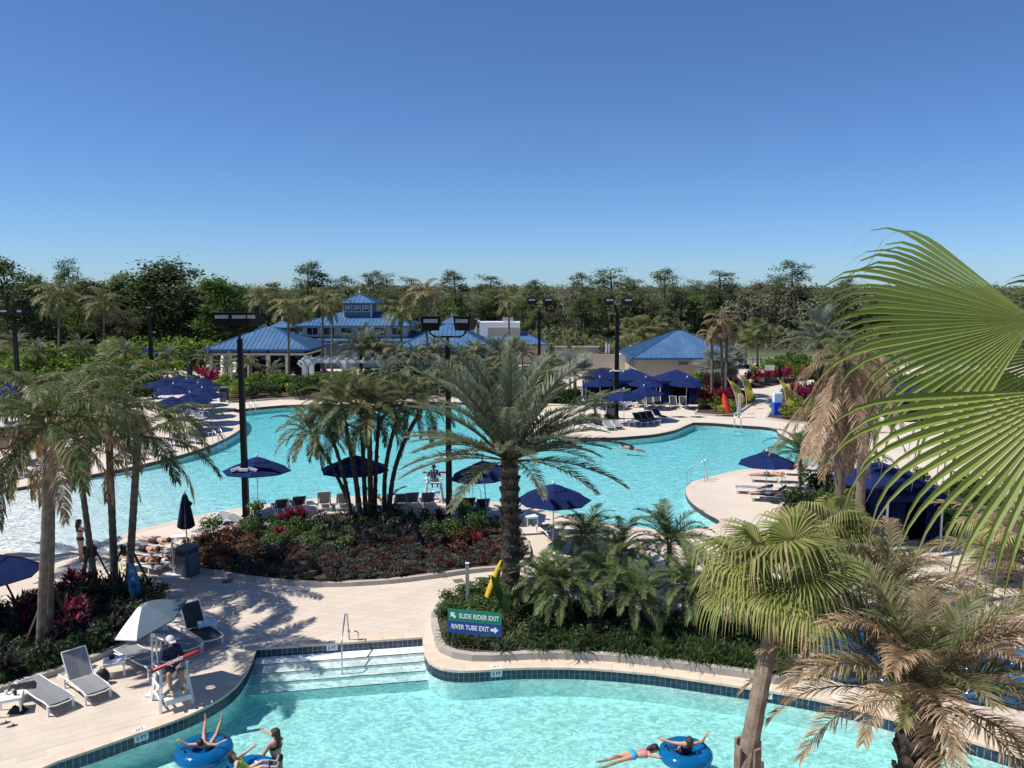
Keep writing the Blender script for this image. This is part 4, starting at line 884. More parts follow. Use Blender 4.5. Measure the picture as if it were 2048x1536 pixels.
row('dark', 'green_shrub', 'small dark shrub at the foot of the far light pole', [(1160, 850), (1195, 848), (1240, 846)], 12, (1.0, 1.4), 'shrubs at the far light pole', 56, .8)
row('hedge', 'hedge_shrub', 'shrub hiding the near end of the right deck', [(1700, 800), (1800, 790), (1900, 785), (2040, 780)], 26, (.8, 1.3), 'shrubs at the far right', 57, 3)

row('hedge_b', 'hedge_shrub', 'bright shrub in the deep bank of green at the far left', [(-40, 772), (60, 768), (150, 765), (240, 762), (310, 760)], 40, (.9, 1.4), 'shrub bank at the far left', 58, 3, True)
row('hedge', 'hedge_shrub', 'dark shrub in the deep bank of green at the far left', [(-40, 792), (60, 786), (150, 782), (240, 776), (330, 768)], 44, (.7, 1.2), 'dark shrub bank at the far left', 59, 2.5, True)
row('hedge', 'hedge_shrub', 'shrub below the palms at the left picture edge', [(-40, 830), (60, 822), (140, 812), (220, 802), (290, 795)], 34, (.5, .9), 'shrubs of the left cluster', 60, 2, True)
row('hedge_b', 'hedge_shrub', 'leafy shrub before the pavilion columns', [(455, 786), (520, 784), (590, 782), (680, 782), (760, 783)], 30, (.5, .85), 'shrubs before the pavilion columns', 61, 1.5)
row('hedge', 'hedge_shrub', 'tall shrub before the right pavilion and rooftop block', [(760, 776), (840, 778), (930, 780), (1010, 782), (1090, 784)], 40, (.8, 1.35), 'tall shrubs before the right pavilion', 62, 1.8, True)
row('hedge', 'hedge_shrub', 'shrub before the utility court walls', [(1010, 800), (1060, 802), (1110, 804), (1170, 806)], 24, (.5, .8), 'shrubs before the utility court', 63, 1.2)

mb = MB()
for me, q, sc_, a in BANK:      # shrubs that run together into one bank
    ca_, sa_ = cos(a) * sc_, sin(a) * sc_; o = len(mb.v); cols = me.color_attributes['Col'].data
    for v, cc in zip(me.vertices, cols): mb.v.append((q.x + v.co.x * ca_ - v.co.y * sa_, q.y + v.co.x * sa_ + v.co.y * ca_, v.co.z * sc_)); mb.c.append(tuple(cc.color)[:3])
    mb.f += [tuple(i + o for i in p.vertices) for p in me.polygons]
bk = stuff(mb.obj('shrub_bank', M['leaf_far'])); bk['label'] = 'deep bank of shrubs grown together behind the deck'; bk['category'] = 'shrubs'

# ------------------------------------------------------------------ the woods
def crown_pine(seed, H=15):
    rd = random.Random(seed); tr = MB(); cr = MB(); lean = rd.uniform(-.4, .4)
    pts = [Vector((lean * t * t + rd.uniform(-.05, .05), 0, H * t)) for t in [k / 8 for k in range(9)]]; tr.tube(pts, [.2 * (1 - .8 * k / 8) + .02 for k in range(9)], 6)
    for i in range(40):
        t = rd.uniform(.42, 1.0); a = rd.random() * 6.28; L = (2.5 * (1 - abs(t - .68) * 1.7)) * rd.uniform(.5, 1.1); b = Vector((lean * t * t, 0, H * t)); e = b + Vector((cos(a) * L, sin(a) * L, rd.uniform(.0, .9)))
        tr.tube([b, e], [.045, .02], 3)
        pal = [(.056, .076, .034), (.075, .096, .042), (.098, .118, .052)]; br = rd.uniform(.75, 1.25)
        for k in range(120):
            v = Vector((rd.gauss(0, .5), rd.gauss(0, .5), rd.gauss(0, .32))); p = e + v; n_ = Vector((rd.gauss(0, .7), rd.gauss(-.15, .7), rd.gauss(1.0, .6))).normalized(); u = n_.orthogonal().normalized(); w = n_.cross(u); l = rd.uniform(.08, .20); c = jit(rd.choice(pal), .2, rd); c = tuple(x * br for x in c)
            o = len(cr.v); cr.v += [tuple(p - u * l), tuple(p + w * l * .6), tuple(p + u * l), tuple(p - w * l * .6)]; cr.f.append((o, o + 1, o + 2, o + 3)); cr.c += [c] * 4
    return tr.mesh('trunk', M['bark']), cr.mesh('crown', M['leaf_tree'])
def crown_broad(seed, H=12, pal=None, W=3.6, dens=165, low=.26):
    rd = random.Random(seed); tr = MB(); cr = MB(); pal = pal or [(.052, .072, .03), (.072, .096, .04), (.098, .124, .05)]
    tr.tube([(0, 0, 0), (.1, .1, H * .35), (.2, -.1, H * .8)], [.24, .18, .06], 6)
    for i in range(46):
        a = rd.random() * 6.28; t = rd.uniform(low, 1.0); r = W * sin(pi * (.12 + .83 * (t - low) / (1 - low))) ** .8 * rd.random() ** .45
        e = Vector((cos(a) * r, sin(a) * r, H * t - .6)); tr.tube([(.1, 0, max(1.5, e.z - 2.2)), e], [.05, .02], 3); br = rd.uniform(.7, 1.3); s = rd.uniform(.5, .95)
        for k in range(dens):
            v = Vector((rd.gauss(0, s * .8), rd.gauss(0, s * .8), rd.gauss(0, s * .55))); p = e + v; n_ = (v.normalized() * .8 + Vector((rd.gauss(0, .5), rd.gauss(-.1, .5), rd.gauss(.8, .5)))).normalized(); u = n_.orthogonal().normalized(); w = n_.cross(u); l = rd.uniform(.09, .21); c = jit(rd.choice(pal), .2, rd); c = tuple(x * br for x in c)
            o = len(cr.v); cr.v += [tuple(p - u * l), tuple(p + w * l * .7), tuple(p + u * l), tuple(p - w * l * .7)]; cr.f.append((o, o + 1, o + 2, o + 3)); cr.c += [c] * 4
    return tr.mesh('trunk', M['bark']), cr.mesh('crown', M['leaf_tree'])
PINE = [crown_pine(s) for s in range(4)]
BROAD = [crown_broad(10 + s) for s in range(3)] + [crown_broad(20, pal=[(.048, .09, .016), (.07, .125, .024), (.10, .155, .04)]), crown_broad(21, pal=[(.06, .055, .032), (.085, .075, .045), (.05, .055, .03)], dens=80), crown_broad(22, W=2.2, low=.15)]
def tree(kind, label, px, ty, d, group=None, wid=1.0, rz=None, dy=0):
    tr, cr = kind; H0 = 15 if kind in PINE else 12; top = D(px, ty, d); s = max(top.z, 2.5) / H0
    t_ = thing('pine_tree' if kind in PINE else 'broadleaf_tree', label, 'tree', (top.x, d, 0), random.random() * 6.28 if rz is None else rz, group)
    wid *= 1.35 if kind in PINE else 1.15
    link('trunk', tr, t_, sc=(s * wid, s * wid, s)); link('crown', cr, t_, sc=(s * wid, s * wid, s)); return t_
TR = [(BROAD[0], 5, 512, 122, 'dark tree cut by the left picture edge', 1.15), (BROAD[1], 340, 518, 138, 'largest round dark tree left of the pavilions', 1.45), (BROAD[3], 432, 552, 132, 'bright green tree right of the largest round tree', .95), (PINE[0], 138, 522, 150, 'thin pine top behind the windswept palms', .7), (BROAD[2], 232, 545, 140, 'dark tree between the windswept palms and the largest tree', 1.1), (PINE[1], 612, 532, 165, 'pine standing tallest behind the tower palms', 1.05), (PINE[2], 640, 546, 168, 'smaller pine right beside the tallest one behind the palms', .95),
      (PINE[3], 738, 548, 190, 'pine above the woods just right of the tower', 1.0), (PINE[0], 775, 550, 195, 'second pine right of the tower', 1.0), (PINE[1], 912, 548, 190, 'pine right of the brown crowned palm', 1.1), (PINE[2], 978, 552, 185, 'pine left of the narrow palm', 1.1), (PINE[3], 1164, 552, 180, 'thin open pine left of the round headed pine', 1.0), (PINE[0], 1226, 540, 170, 'round headed pine behind the far light pole', 1.35), (PINE[1], 1330, 545, 165, 'pine right of the far light pole', 1.15), (PINE[2], 1442, 544, 175, 'pine above the drooping palm trio', 1.2), (BROAD[4], 1518, 556, 190, 'brownish round tree above the woods at the right', 1.1), (PINE[3], 1586, 528, 180, 'tall open pine at the right', 1.15), (PINE[0], 1545, 552, 195, 'small pine left of the tall open one', .9), (PINE[1], 1690, 562, 205, 'pine tops behind the near fan leaves', 1.0),
      (BROAD[1], 60, 552, 140, 'tree crown behind the left windswept palm', 1.2), (BROAD[0], 178, 556, 136, 'round tree crown between the two windswept palms', 1.2), (BROAD[3], 290, 556, 142, 'fresh green crown left of the largest round tree', 1.0), (PINE[3], 690, 558, 185, 'pine top left above the tower roof', 1.0), (PINE[2], 820, 556, 190, 'pine behind the palm right of the tower', 1.0), (PINE[1], 1060, 566, 175, 'small pine left of the dead tree', .9), (PINE[3], 1270, 560, 178, 'low pine between the round headed pine and the next', 1.0), (PINE[0], 1385, 562, 180, 'low pine left of the pine above the drooping trio', 1.0), (BROAD[2], 468, 566, 150, 'dark tree top left of the yellow green palm', 1.0), (PINE[2], 548, 566, 170, 'pine top left of the tallest pines', 1.0), (BROAD[4], 492, 600, 135, 'leafless reddish grey tree left of the pavilion', .8)]
for k, px, ty, d, lb, w in TR: tree(k, lb, px, ty, d, wid=w)
# dead snag
b = D(1126, 720, 165); sn = thing('dead_tree', 'pale leafless dead tree standing before the woods', 'tree', (b.x, b.y, 0)); top = D(1122, 562, 165); rd = random.Random(4)
MB().tube([(0, 0, 0), (.1, 0, top.z * .5), (-.3, 0, top.z)], [.2, .13, .03], 6).obj('trunk', M['deadwood'], sn)
for i in range(14):
    t = .35 + .62 * i / 14; a = i * 2.4; L = 2.6 * (1.15 - t) + .6; MB().tube([(0, 0, top.z * t), (cos(a) * L * .6, sin(a) * L * .6, top.z * t + .2), (cos(a) * L, sin(a) * L, top.z * t + .9 * rd.random())], [.06, .04, .015], 4).obj('branch', M['deadwood'], sn)
# front row of the woods, tree by tree
rd = random.Random(77); random.seed(78)
SECT = [(-60, 260, 126, 'left of the largest round tree'), (260, 460, 134, 'below the largest round tree'), (460, 900, 140, 'behind the blue roofed pavilions'), (900, 1120, 148, 'behind the white rooftop block'), (1120, 1420, 150, 'behind the blue hip roof'), (1420, 1800, 156, 'behind the drooping palms and the road'), (1800, 2120, 160, 'behind the near fan leaves')]
for x0, x1, d0, lb in SECT:
    x = x0
    while x < x1:
        k = rd.choice([BROAD[0], BROAD[1], BROAD[2], BROAD[3], BROAD[5], PINE[0], PINE[2], BROAD[4]]); d = d0 + rd.uniform(0, 26)
        ty = rd.uniform(588, 640) if k not in PINE else rd.uniform(572, 600)
        tree(k, 'tree in the front row of the woods ' + lb, x, ty, d, 'woodland front row ' + lb, wid=rd.uniform(.85, 1.3)); x += rd.uniform(17, 30)
# the mass of the woods behind: uncountable
rd = random.Random(99); mb = MB(); palw = [(.07, .082, .040), (.085, .098, .046), (.10, .112, .054), (.115, .106, .068)]
for rowi, (yy, hh) in enumerate(((168, 10.6), (182, 11.4), (198, 11.8), (216, 12.0), (240, 12.0), (270, 12.0), (310, 12.0), (370, 12.0), (450, 12.2), (560, 12.6), (720, 13.0))):
    half = yy * .72 + 12; x = -half; sc = max(1.0, yy / 220)
    while x < half:
        H = hh * rd.uniform(.82, 1.1); W = rd.uniform(2.4, 4.2) * sc; br = rd.uniform(.72, 1.25); cp = rd.choice(palw); y0 = yy + rd.uniform(-6, 6) * sc
        for k in range(300):
            a = rd.random() * 6.28; ct = rd.uniform(-.55, 1); st = sqrt(1 - ct * ct); f = rd.uniform(.75, 1.05)
            lump = 1 + .2 * sin(3 * a + x) * st
            p = Vector((x + cos(a) * st * W * f * lump, y0 + sin(a) * st * W * f * lump, H * .6 + ct * H * .4 * f)); n_ = Vector((cos(a) * st + rd.gauss(0, .35), sin(a) * st + rd.gauss(-.1, .35), ct + rd.gauss(.5, .35))).normalized(); u = n_.orthogonal().normalized(); w = n_.cross(u)
            l = rd.uniform(.22, .5) * sc; c = jit(cp, .25, rd); c = tuple(q * br for q in c); o = len(mb.v)
            mb.v += [tuple(p - u * l), tuple(p + w * l * .7), tuple(p + u * l), tuple(p - w * l * .7)]; mb.f.append((o, o + 1, o + 2, o + 3)); mb.c += [c] * 4
        x += rd.uniform(3.0, 5.2) * sc
wd = mb.obj('woodland', M['leaf_wood']); stuff(wd); wd['label'] = 'dark mass of woodland filling the horizon'; wd['category'] = 'woods'
# undergrowth at the foot of the woods
mb = MB(); rd = random.Random(5)
for k in range(26000):
    y = rd.uniform(133, 158); x = rd.uniform(-1, 1) * (y * .72 + 8)
    if x > 30 and y < 150: continue
    h = 2.8 * rd.random() ** 1.3 * (1 + .5 * sin(x * .23) * sin(x * .071 + 1)); p = Vector((x, y, .1 + h)); n_ = Vector((rd.gauss(0, .7), rd.gauss(-.3, .7), rd.gauss(.6, .5))).normalized(); u = n_.orthogonal().normalized(); w = n_.cross(u); l = rd.uniform(.2, .5); c = jit(rd.choice([(.085, .10, .045), (.10, .12, .05), (.13, .125, .07)]), .3, rd); o = len(mb.v)
    mb.v += [tuple(p - u * l), tuple(p + w * l * .7), tuple(p + u * l), tuple(p - w * l * .7)]; mb.f.append((o, o + 1, o + 2, o + 3)); mb.c += [c] * 4
ug = mb.obj('undergrowth', M['leaf_wood']); stuff(ug); ug['label'] = 'tangled undergrowth along the foot of the woods'; ug['category'] = 'undergrowth'
# verge and road at the right
def strip(name, pts, m, z):
    o = MB(); ps = [P(a, b, 0) for a, b in pts]; return struct(tri_sheet(name, [ps], z, m))
strip('grass_verge', [(1470, 719), (2200, 719), (2200, 705), (1470, 705)], M['grass'], .004)
strip('road', [(1470, 727), (2200, 730), (2200, 720.5), (1470, 720.5)], M['road'], .004)
kb = thing('road_kerb', 'pale concrete kerb along the road at the right', 'kerb', P(1470, 719))
e0, e1 = P(1470, 720), P(2200, 720)
for i in range(30):
    a = e0.lerp(e1, i / 30) - e0; b = e0.lerp(e1, (i + .97) / 30) - e0; MB().bar((a.x, a.y, .14), (b.x, b.y, .14), .3, .28).obj('kerb_block', M['offwhite'], kb)
# ------------------------------------------------------------------ buildings
def hip_roof(parent, cx, cy, w, d, z, rise, ridge=0.0, pan=.55, over=.0, name='roof', panels=True, m='roof'):
    """hip roof centred at (cx, cy) of the parent: four slopes of standing-seam panels"""
    r = link(name, None, parent, (cx, cy, z)); hw, hd = w / 2, d / 2; rg = ridge / 2
    mb = MB(); mb.add([(-hw, -hd, 0), (hw, -hd, 0), (hw, hd, 0), (-hw, hd, 0), (-rg, 0, rise - .04), (rg, 0, rise - .04)], [(0, 1, 5, 4), (1, 2, 5), (2, 3, 4, 5), (3, 0, 4), (3, 2, 1, 0)]); mb.obj('deck', M['fascia'], r)
    for a, b in (((-hw, -hd), (hw, -hd)), ((hw, -hd), (hw, hd)), ((hw, hd), (-hw, hd)), ((-hw, hd), (-hw, -hd))):
        MB().bar((a[0], a[1], -.08), (b[0], b[1], -.08), .1, .2).obj('fascia', M['fascia'], r)
    def slope(u0, u1, fn, n):        # front slope in u, fn(u) = how far up (0..1) at u
        for i in range(n):
            a, b = lerp(u0, u1, i / n), lerp(u0, u1, (i + 1) / n); yield a, b
    for side in ((0, -1), (0, 1), (1, 0), (-1, 0)):
        if side[0] == 0: L, Dp, rl = hw, hd, rg
        else: L, Dp, rl = hd, hw - rg, 0.0
        n = max(3, round(2 * L / pan))
        up = lambda u: 1.0 if abs(u) <= rl else max(0.0, (L - abs(u)) / (L - rl))
        def tr(u, s, lift=0.0):
            if side[0] == 0: x, y = u, side[1] * (-(-Dp) * 0 + Dp * (1 - s))
            else: x, y = side[0] * (rg + Dp * (1 - s)), u
            return Vector((x, y, s * rise + lift))
        for i in range(n):
            a, b = -L + 2 * L * i / n, -L + 2 * L * (i + 1) / n; e = .012
            pts = [(a + e, 0), (b - e, 0), (b - e, up(b - e))]
            for k in (rl, -rl):
                if a < k < b: pts.append((k, 1.0))
            pts.append((a + e, up(a + e)))
            vs = [tr(u, s, .02) for u, s in pts]
            o = MB(); nrm = (vs[1] - vs[0]).cross(vs[2] - vs[0])
            o.add(vs, [tuple(range(len(vs))) if nrm.z > 0 else tuple(reversed(range(len(vs))))])
            s1 = up(a); 
            if s1 > .03: o.bar(tr(a, 0, .045), tr(a, s1, .045), .05, .06)
            if panels: o.obj('roof_panel', M[m], r)
            else: o.obj('roof_slope_strip', M[m], r)
    for sx in (-1, 1):
        for sy in (-1, 1): MB().bar((sx * hw, sy * hd, .05), (sx * rg, 0, rise + .05), .16, .06).obj('hip_cap', M['fascia'], r)
    return r
def part(name, m, parent, *boxes):
    o = MB()
    for c, d in boxes: o.box(c, d)
    return o.obj(name, M[m], parent)
def window(parent, x, y, z, w, h, face='y', frame='offwhite', shade=False):
    f = link('window', None, parent, (x, y, z)); rz = 0 if face == 'y' else pi / 2; f.rotation_euler = (0, 0, rz)
    part('pane', 'glass', f, ((0, 0, 0), (w, .04, h)))
    part('frame', frame, f, ((0, -.03, h / 2 + .05), (w + .2, .08, .1)), ((0, -.03, -h / 2 - .05), (w + .2, .08, .1)), ((-w / 2 - .05, -.03, 0), (.1, .08, h)), ((w / 2 + .05, -.03, 0), (.1, .08, h)), ((0, -.03, 0), (.05, .06, h)))
    if shade:
        o = MB(); o.add([(-w / 2, -.08, h * .45), (w / 2, -.08, h * .45), (w / 2, -.6, -.05), (-w / 2, -.6, -.05)], [(0, 3, 2, 1)]); o.add([(-w / 2, -.08, h * .43), (w / 2, -.08, h * .43), (w / 2, -.6, -.08), (-w / 2, -.6, -.08)], [(0, 1, 2, 3)]); o.obj('awning_shutter', M['pale_blue'], f)
def cupola(parent, x, y, z, w, label=None):
    cu = link('cupola', None, parent, (x, y, z)); h = .95
    part('louvre_box', 'slate', cu, ((0, 0, h / 2), (w * .72, w * .72, h)))
    part('trim', 'offwhite', cu, ((0, 0, h + .05), (w * .95, w * .95, .12)))
    o = MB(); k = w * .62; o.add([(-k, -k, h + .12), (k, -k, h + .12), (k, k, h + .12), (-k, k, h + .12), (0, 0, h + .95)], [(0, 1, 4), (1, 2, 4), (2, 3, 4), (3, 0, 4), (3, 2, 1, 0)]); o.obj('cap', M['roof'], cu)
    MB().lathe([(.05, 0), (.10, .12), (.03, .3), (.02, .62), (.002, .66)], 8, (0, 0, h + .93)).obj('finial', M['offwhite'], cu, smooth=True)
# left pavilion
c = D(541, 735, 104); lp = thing('open_pavilion', 'open bar pavilion with blue hip roof and cream columns', 'pavilion', (c.x, c.y, 0)); W, Dd = 12.6, 11.0
hip_roof(lp, 0, 0, W, Dd, 3.75, 2.45, ridge=1.0)
for x in (-5.7, -3.4, -1.1, 1.2, 3.5, 5.7):
    for y in (-4.9, 4.9):
        q = link('column', None, lp, (x, y, 0)); part('shaft', 'cream', q, ((0, 0, 1.5), (.42, .42, 3.0))); part('base', 'cream', q, ((0, 0, .15), (.56, .56, .3)))
part('beam', 'cream', lp, ((0, -4.9, 3.12), (11.9, .36, .24)), ((0, 4.9, 3.12), (11.9, .36, .24)), ((-5.7, 0, 3.12), (.36, 9.3, .24)), ((5.7, 0, 3.12), (.36, 9.3, .24)))
for i in range(5): part('transom_panel', 'slate', lp, ((-4.55 + 2.3 * i, -4.9, 3.48), (1.9, .1, .44)))
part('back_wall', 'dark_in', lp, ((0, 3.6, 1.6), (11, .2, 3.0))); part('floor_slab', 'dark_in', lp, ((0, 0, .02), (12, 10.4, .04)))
part('bar_counter', 'wood_dark', lp, ((.5, .8, .55), (7.5, .9, 1.1)), ((.5, .7, 1.13), (7.9, 1.2, .07)))
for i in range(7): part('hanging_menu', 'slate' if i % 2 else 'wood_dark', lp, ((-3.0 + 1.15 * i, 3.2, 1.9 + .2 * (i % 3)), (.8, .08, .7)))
cupola(lp, .85, 3.0, 5.0, 2.3)
# central building with tower
c = D(722, 720, 119); cb2 = thing('tower_building', 'central cream building with tiered blue roofs and a lookout tower', 'building', (c.x, c.y, 0))
part('lower_wall', 'slate', cb2, ((0, 0, 1.9), (19.5, 11, 3.8))); hip_roof(cb2, 0, 0, 21, 12.5, 3.9, 1.25, ridge=14)  # dark colour of the lower wall stands in for shade beneath the roofs
part('clerestory_wall', 'cream', cb2, ((0, 0, 5.0), (14.6, 8.4, 1.7)))
for i in range(6): window(cb2, -5.9 + 2.36 * i, -4.22, 5.1, 1.5, .95)
hip_roof(cb2, 0, 0, 16.8, 10.6, 5.9, 1.75, ridge=5.5)
part('tower_wall', 'slate', cb2, ((0, 0, 7.9), (3.9, 3.9, 2.1))); part('corner_board', 'offwhite', cb2, *[((sx * 1.95, sy * 1.95, 7.9), (.22, .22, 2.1)) for sx in (-1, 1) for sy in (-1, 1)])
for x in (-1.2, 0, 1.2): window(cb2, x, -1.97, 8.2, .8, .8, shade=True)
hip_roof(cb2, 0, 0, 5.4, 5.4, 9.0, 1.25, pan=.6); MB().lathe([(.07, 0), (.13, .2), (.04, .4), (.03, .75), (.002, .8)], 8, (0, 0, 10.25)).obj('finial', M['offwhite'], cb2)
# right pavilion
c = D(897, 735, 110); rp = thing('hip_roof_pavilion', 'blue hip roofed pavilion right of the tower', 'pavilion', (c.x, c.y, 0))
part('wall', 'slate', rp, ((0, 0, 1.7), (10.2, 9.0, 3.4))); hip_roof(rp, 0, 0, 12.2, 11, 3.6, 2.75, ridge=.6); cupola(rp, .3, 2.6, 5.3, 2.3)
for i in range(3): window(rp, -3.2 + 3.2 * i, -4.53, 1.9, 1.8, 1.4)
# rooftop block
c = D(1000, 720, 124); rb = thing('rooftop_block', 'white flat roofed block with grey screen and blue skirt roof', 'building', (c.x, c.y, 0))
part('lower_wall', 'beige', rb, ((2.2, 0, 1.5), (9, 8, 3.0))); hip_roof(rb, 1.6, 0, 10.5, 9.5, 3.0, 1.5, ridge=4.0)
part('parapet', 'white', rb, ((0, .6, 4.9), (6.0, 4.6, 2.3))); part('screen_wall', 'beige', rb, ((.5, -1.76, 4.55), (4.6, .1, 1.5)))
v = link('roof_vent', None, rb, (-3.9, -.6, 4.2)); MB().lathe([(.62, 0), (.62, 1.5), (.75, 1.5), (.75, 1.75), (.9, 1.85), (.95, 2.1), (.7, 2.3)], 14).obj('duct', M['steel'], v, smooth=False)
q = link('roof_unit', None, rb, (1.2, .4, 6.1)); part('unit_box', 'steel', q, ((0, 0, .3), (1.6, 1.0, .6)))
# utility court walls
c = D(1178, 735, 104); uw = thing('utility_court', 'beige walls of the low utility court before the woods', 'building', (c.x, c.y, 0))
part('left_wall', 'beige', uw, ((-1.4, 2.0, 1.75), (5.6, .3, 3.5))); part('coping_left', 'cream', uw, ((-1.4, 2.0, 3.56), (5.8, .5, .12)))
part('middle_wall', 'beige', uw, ((2.2, .6, 1.35), (3.2, .3, 2.7))); part('right_block', 'cream', uw, ((4.6, .2, 1.5), (2.0, 2.4, 2.6))); part('end_wall', 'beige', uw, ((5.9, 1.2, 1.8), (.3, 5.0, 3.4))); part('end_coping', 'cream', uw, ((5.9, 1.2, 3.56), (.5, 5.2, .12)))
part('vent_pipe', 'white', uw, ((2.4, 2.2, 3.4), (.2, .2, 1.3)), ((2.75, 2.2, 3.3), (.16, .16, 1.1)))
# right hand hip roofed house
c = D(1356, 745, 95.5); rh = thing('hip_roof_house', 'beige service house with bright blue hip roof behind the cabanas', 'building', (c.x, c.y, 0))
part('wall', 'beige', rh, ((0, 0, 1.7), (11.0, 9.6, 3.4))); hip_roof(rh, 0, 0, 12.4, 11, 3.4, 2.7, ridge=.8)
for x in (-4.2, -1.2, 2.0): part('pilaster', 'beige', rh, ((x, -4.83, 1.7), (.35, .08, 3.4)))
part('vent', 'slate', rh, ((-1.9 + 1.5, -4.83, 2.75), (1.0, .06, .3)))
# pergola
c = D(733, 735, 93); pg = thing('white_pergola', 'white timber pergola in front of the tower building', 'pergola', (c.x, c.y, 0)); wP = 14.5
for x in (-6.6, -2.2, 2.2, 6.6):
    for y in (-1.6, 1.6):
        q = link('post', None, pg, (x, y, 0)); part('shaft', 'white', q, ((0, 0, 1.4), (.5, .5, 2.8))); 
        for s in (-1, 1): MB().bar((0, 0, 2.0), (s * .8, 0, 2.75), .14, .14).obj('brace', M['white'], q)
for y in (-1.75, -1.45, 1.45, 1.75): part('beam', 'white', pg, ((0, y, 2.9), (wP, .1, .3)))
for i in range(15): part('rafter', 'white', pg, ((-wP / 2 + .5 + i * (wP - 1) / 14, 0, 3.14), (.14, 4.4, .26)))
# small service shack and boards left of the pavilion
c = D(440, 735, 112); sh = thing('menu_board_stand', 'dark board stand with white sign and pale surfboard left of the pavilion', 'board stand', (c.x, c.y, 0))
part('board', 'wood_dark', sh, ((0, 0, 1.9), (2.2, .2, 2.0))); part('plate', 'white', sh, ((.2, -.12, 2.6), (.9, .04, .5))); part('leg', 'wood_dark', sh, ((-.9, 0, .45), (.15, .15, .9))); part('leg', 'wood_dark', sh, ((.9, 0, .45), (.15, .15, .9)))

# ------------------------------------------------------------------ floodlight masts
def mast(label, bp, top, heads, seed, r=.15, dmg=None, collar=True):
    b = P(*bp); tp = D(top[0], top[1], b.y); h = tp.z; t_ = thing('floodlight_mast', label, 'light pole', (b.x, b.y, 0), 0, 'black floodlight masts')
    MB().tube([(0, 0, 0), (0, 0, h * .5), (0, 0, h)], [r * 1.15, r, r * .85], 4).obj('mast', M['black_metal'], t_)
    part('base_plate', 'black_metal', t_, ((0, 0, .1), (.5, .5, .2)))
    yk = MB(); yk.tube([(0, 0, h), (0, 0, h + .35)], .06, 6)
    wy = .75 if heads > 1 else .4
    yk.tube([(-wy, 0, h + .75), (-wy, 0, h + .5), (-wy + .2, 0, h + .35), (wy - .2, 0, h + .35), (wy, 0, h + .5), (wy, 0, h + .75)], .045, 6); yk.obj('yoke', M['black_metal'], t_)
    rd = random.Random(seed)
    for i in range(heads):
        x = lerp(-wy, wy, i / max(1, heads - 1)) if heads > 1 else 0; a = rd.choice([-.5, .3, 2.6, .1]) if i else .2
        q = link('lamp_head', None, t_, (x, 0, h + .98), a)
        o = MB(); o.add([(-.42, -.3, .22), (.42, -.3, .22), (.42, .34, .05), (-.42, .34, .05), (-.36, -.26, -.36), (.36, -.26, -.36), (.36, .2, -.3), (-.36, .2, -.3)], [(3, 2, 1, 0), (4, 5, 6, 7), (0, 1, 5, 4), (1, 2, 6, 5), (2, 3, 7, 6), (3, 0, 4, 7)]); o.obj('housing', M['black_metal'], q)
        part('lens', 'lens', q, ((0, -.292, .05), (.6, .02, .16))); part('visor', 'black_metal', q, ((0, -.42, .24), (.86, .3, .03)))
    if collar:
        zc = collar; q = link('security_camera', None, t_, (0, 0, zc)); part('bracket', 'white', q, ((0, 0, 0), (.42, .42, .12)))
        for a in (.3, 2.9): MB().bar((cos(a) * .2, sin(a) * .2 - .1, .08), (cos(a) * .62, sin(a) * .62 - .25, -.06), .13, .13).obj('camera_body', M['white'], q)
    return t_
mast('tall black floodlight mast with three lamp heads left of the palm clump', (493, 1040), (479, 678), 3, 1, .17, collar=2.45)
mast('tall black floodlight mast with two lamp heads behind the date palm', (899, 1078), (893, 690), 2, 2, .17, collar=3.6)
mast('far black floodlight mast above the utility court', (1078, 812), (1081, 622), 2, 3, .2, collar=0)
mast('black floodlight mast beside the navy cabanas across the pool', (1232, 838), (1232, 625), 2, 4, .24, collar=4.1)
mast('far black floodlight mast left of the pavilions', (305, 760), (305, 632), 1, 5, .28, collar=0)
mast('black floodlight mast at the left picture edge', (42, 850), (40, 648), 2, 6, .2, collar=0)
b = P(1645, 1150); lp2 = thing('area_light_pole', 'black square pole with flat lamp near the dead leaf palm', 'light pole', (b.x, b.y, 0)); h = D(1645, 878, b.y).z
MB().tube([(0, 0, 0), (0, 0, h)], [.11, .10], 4).obj('pole', M['black_metal'], lp2); part('lamp', 'black_metal', lp2, ((-.15, -.12, h + .05), (.55, .35, .09))); part('diffuser', 'lens', lp2, ((-.15, -.12, h + .102), (.5, .3, .012)))

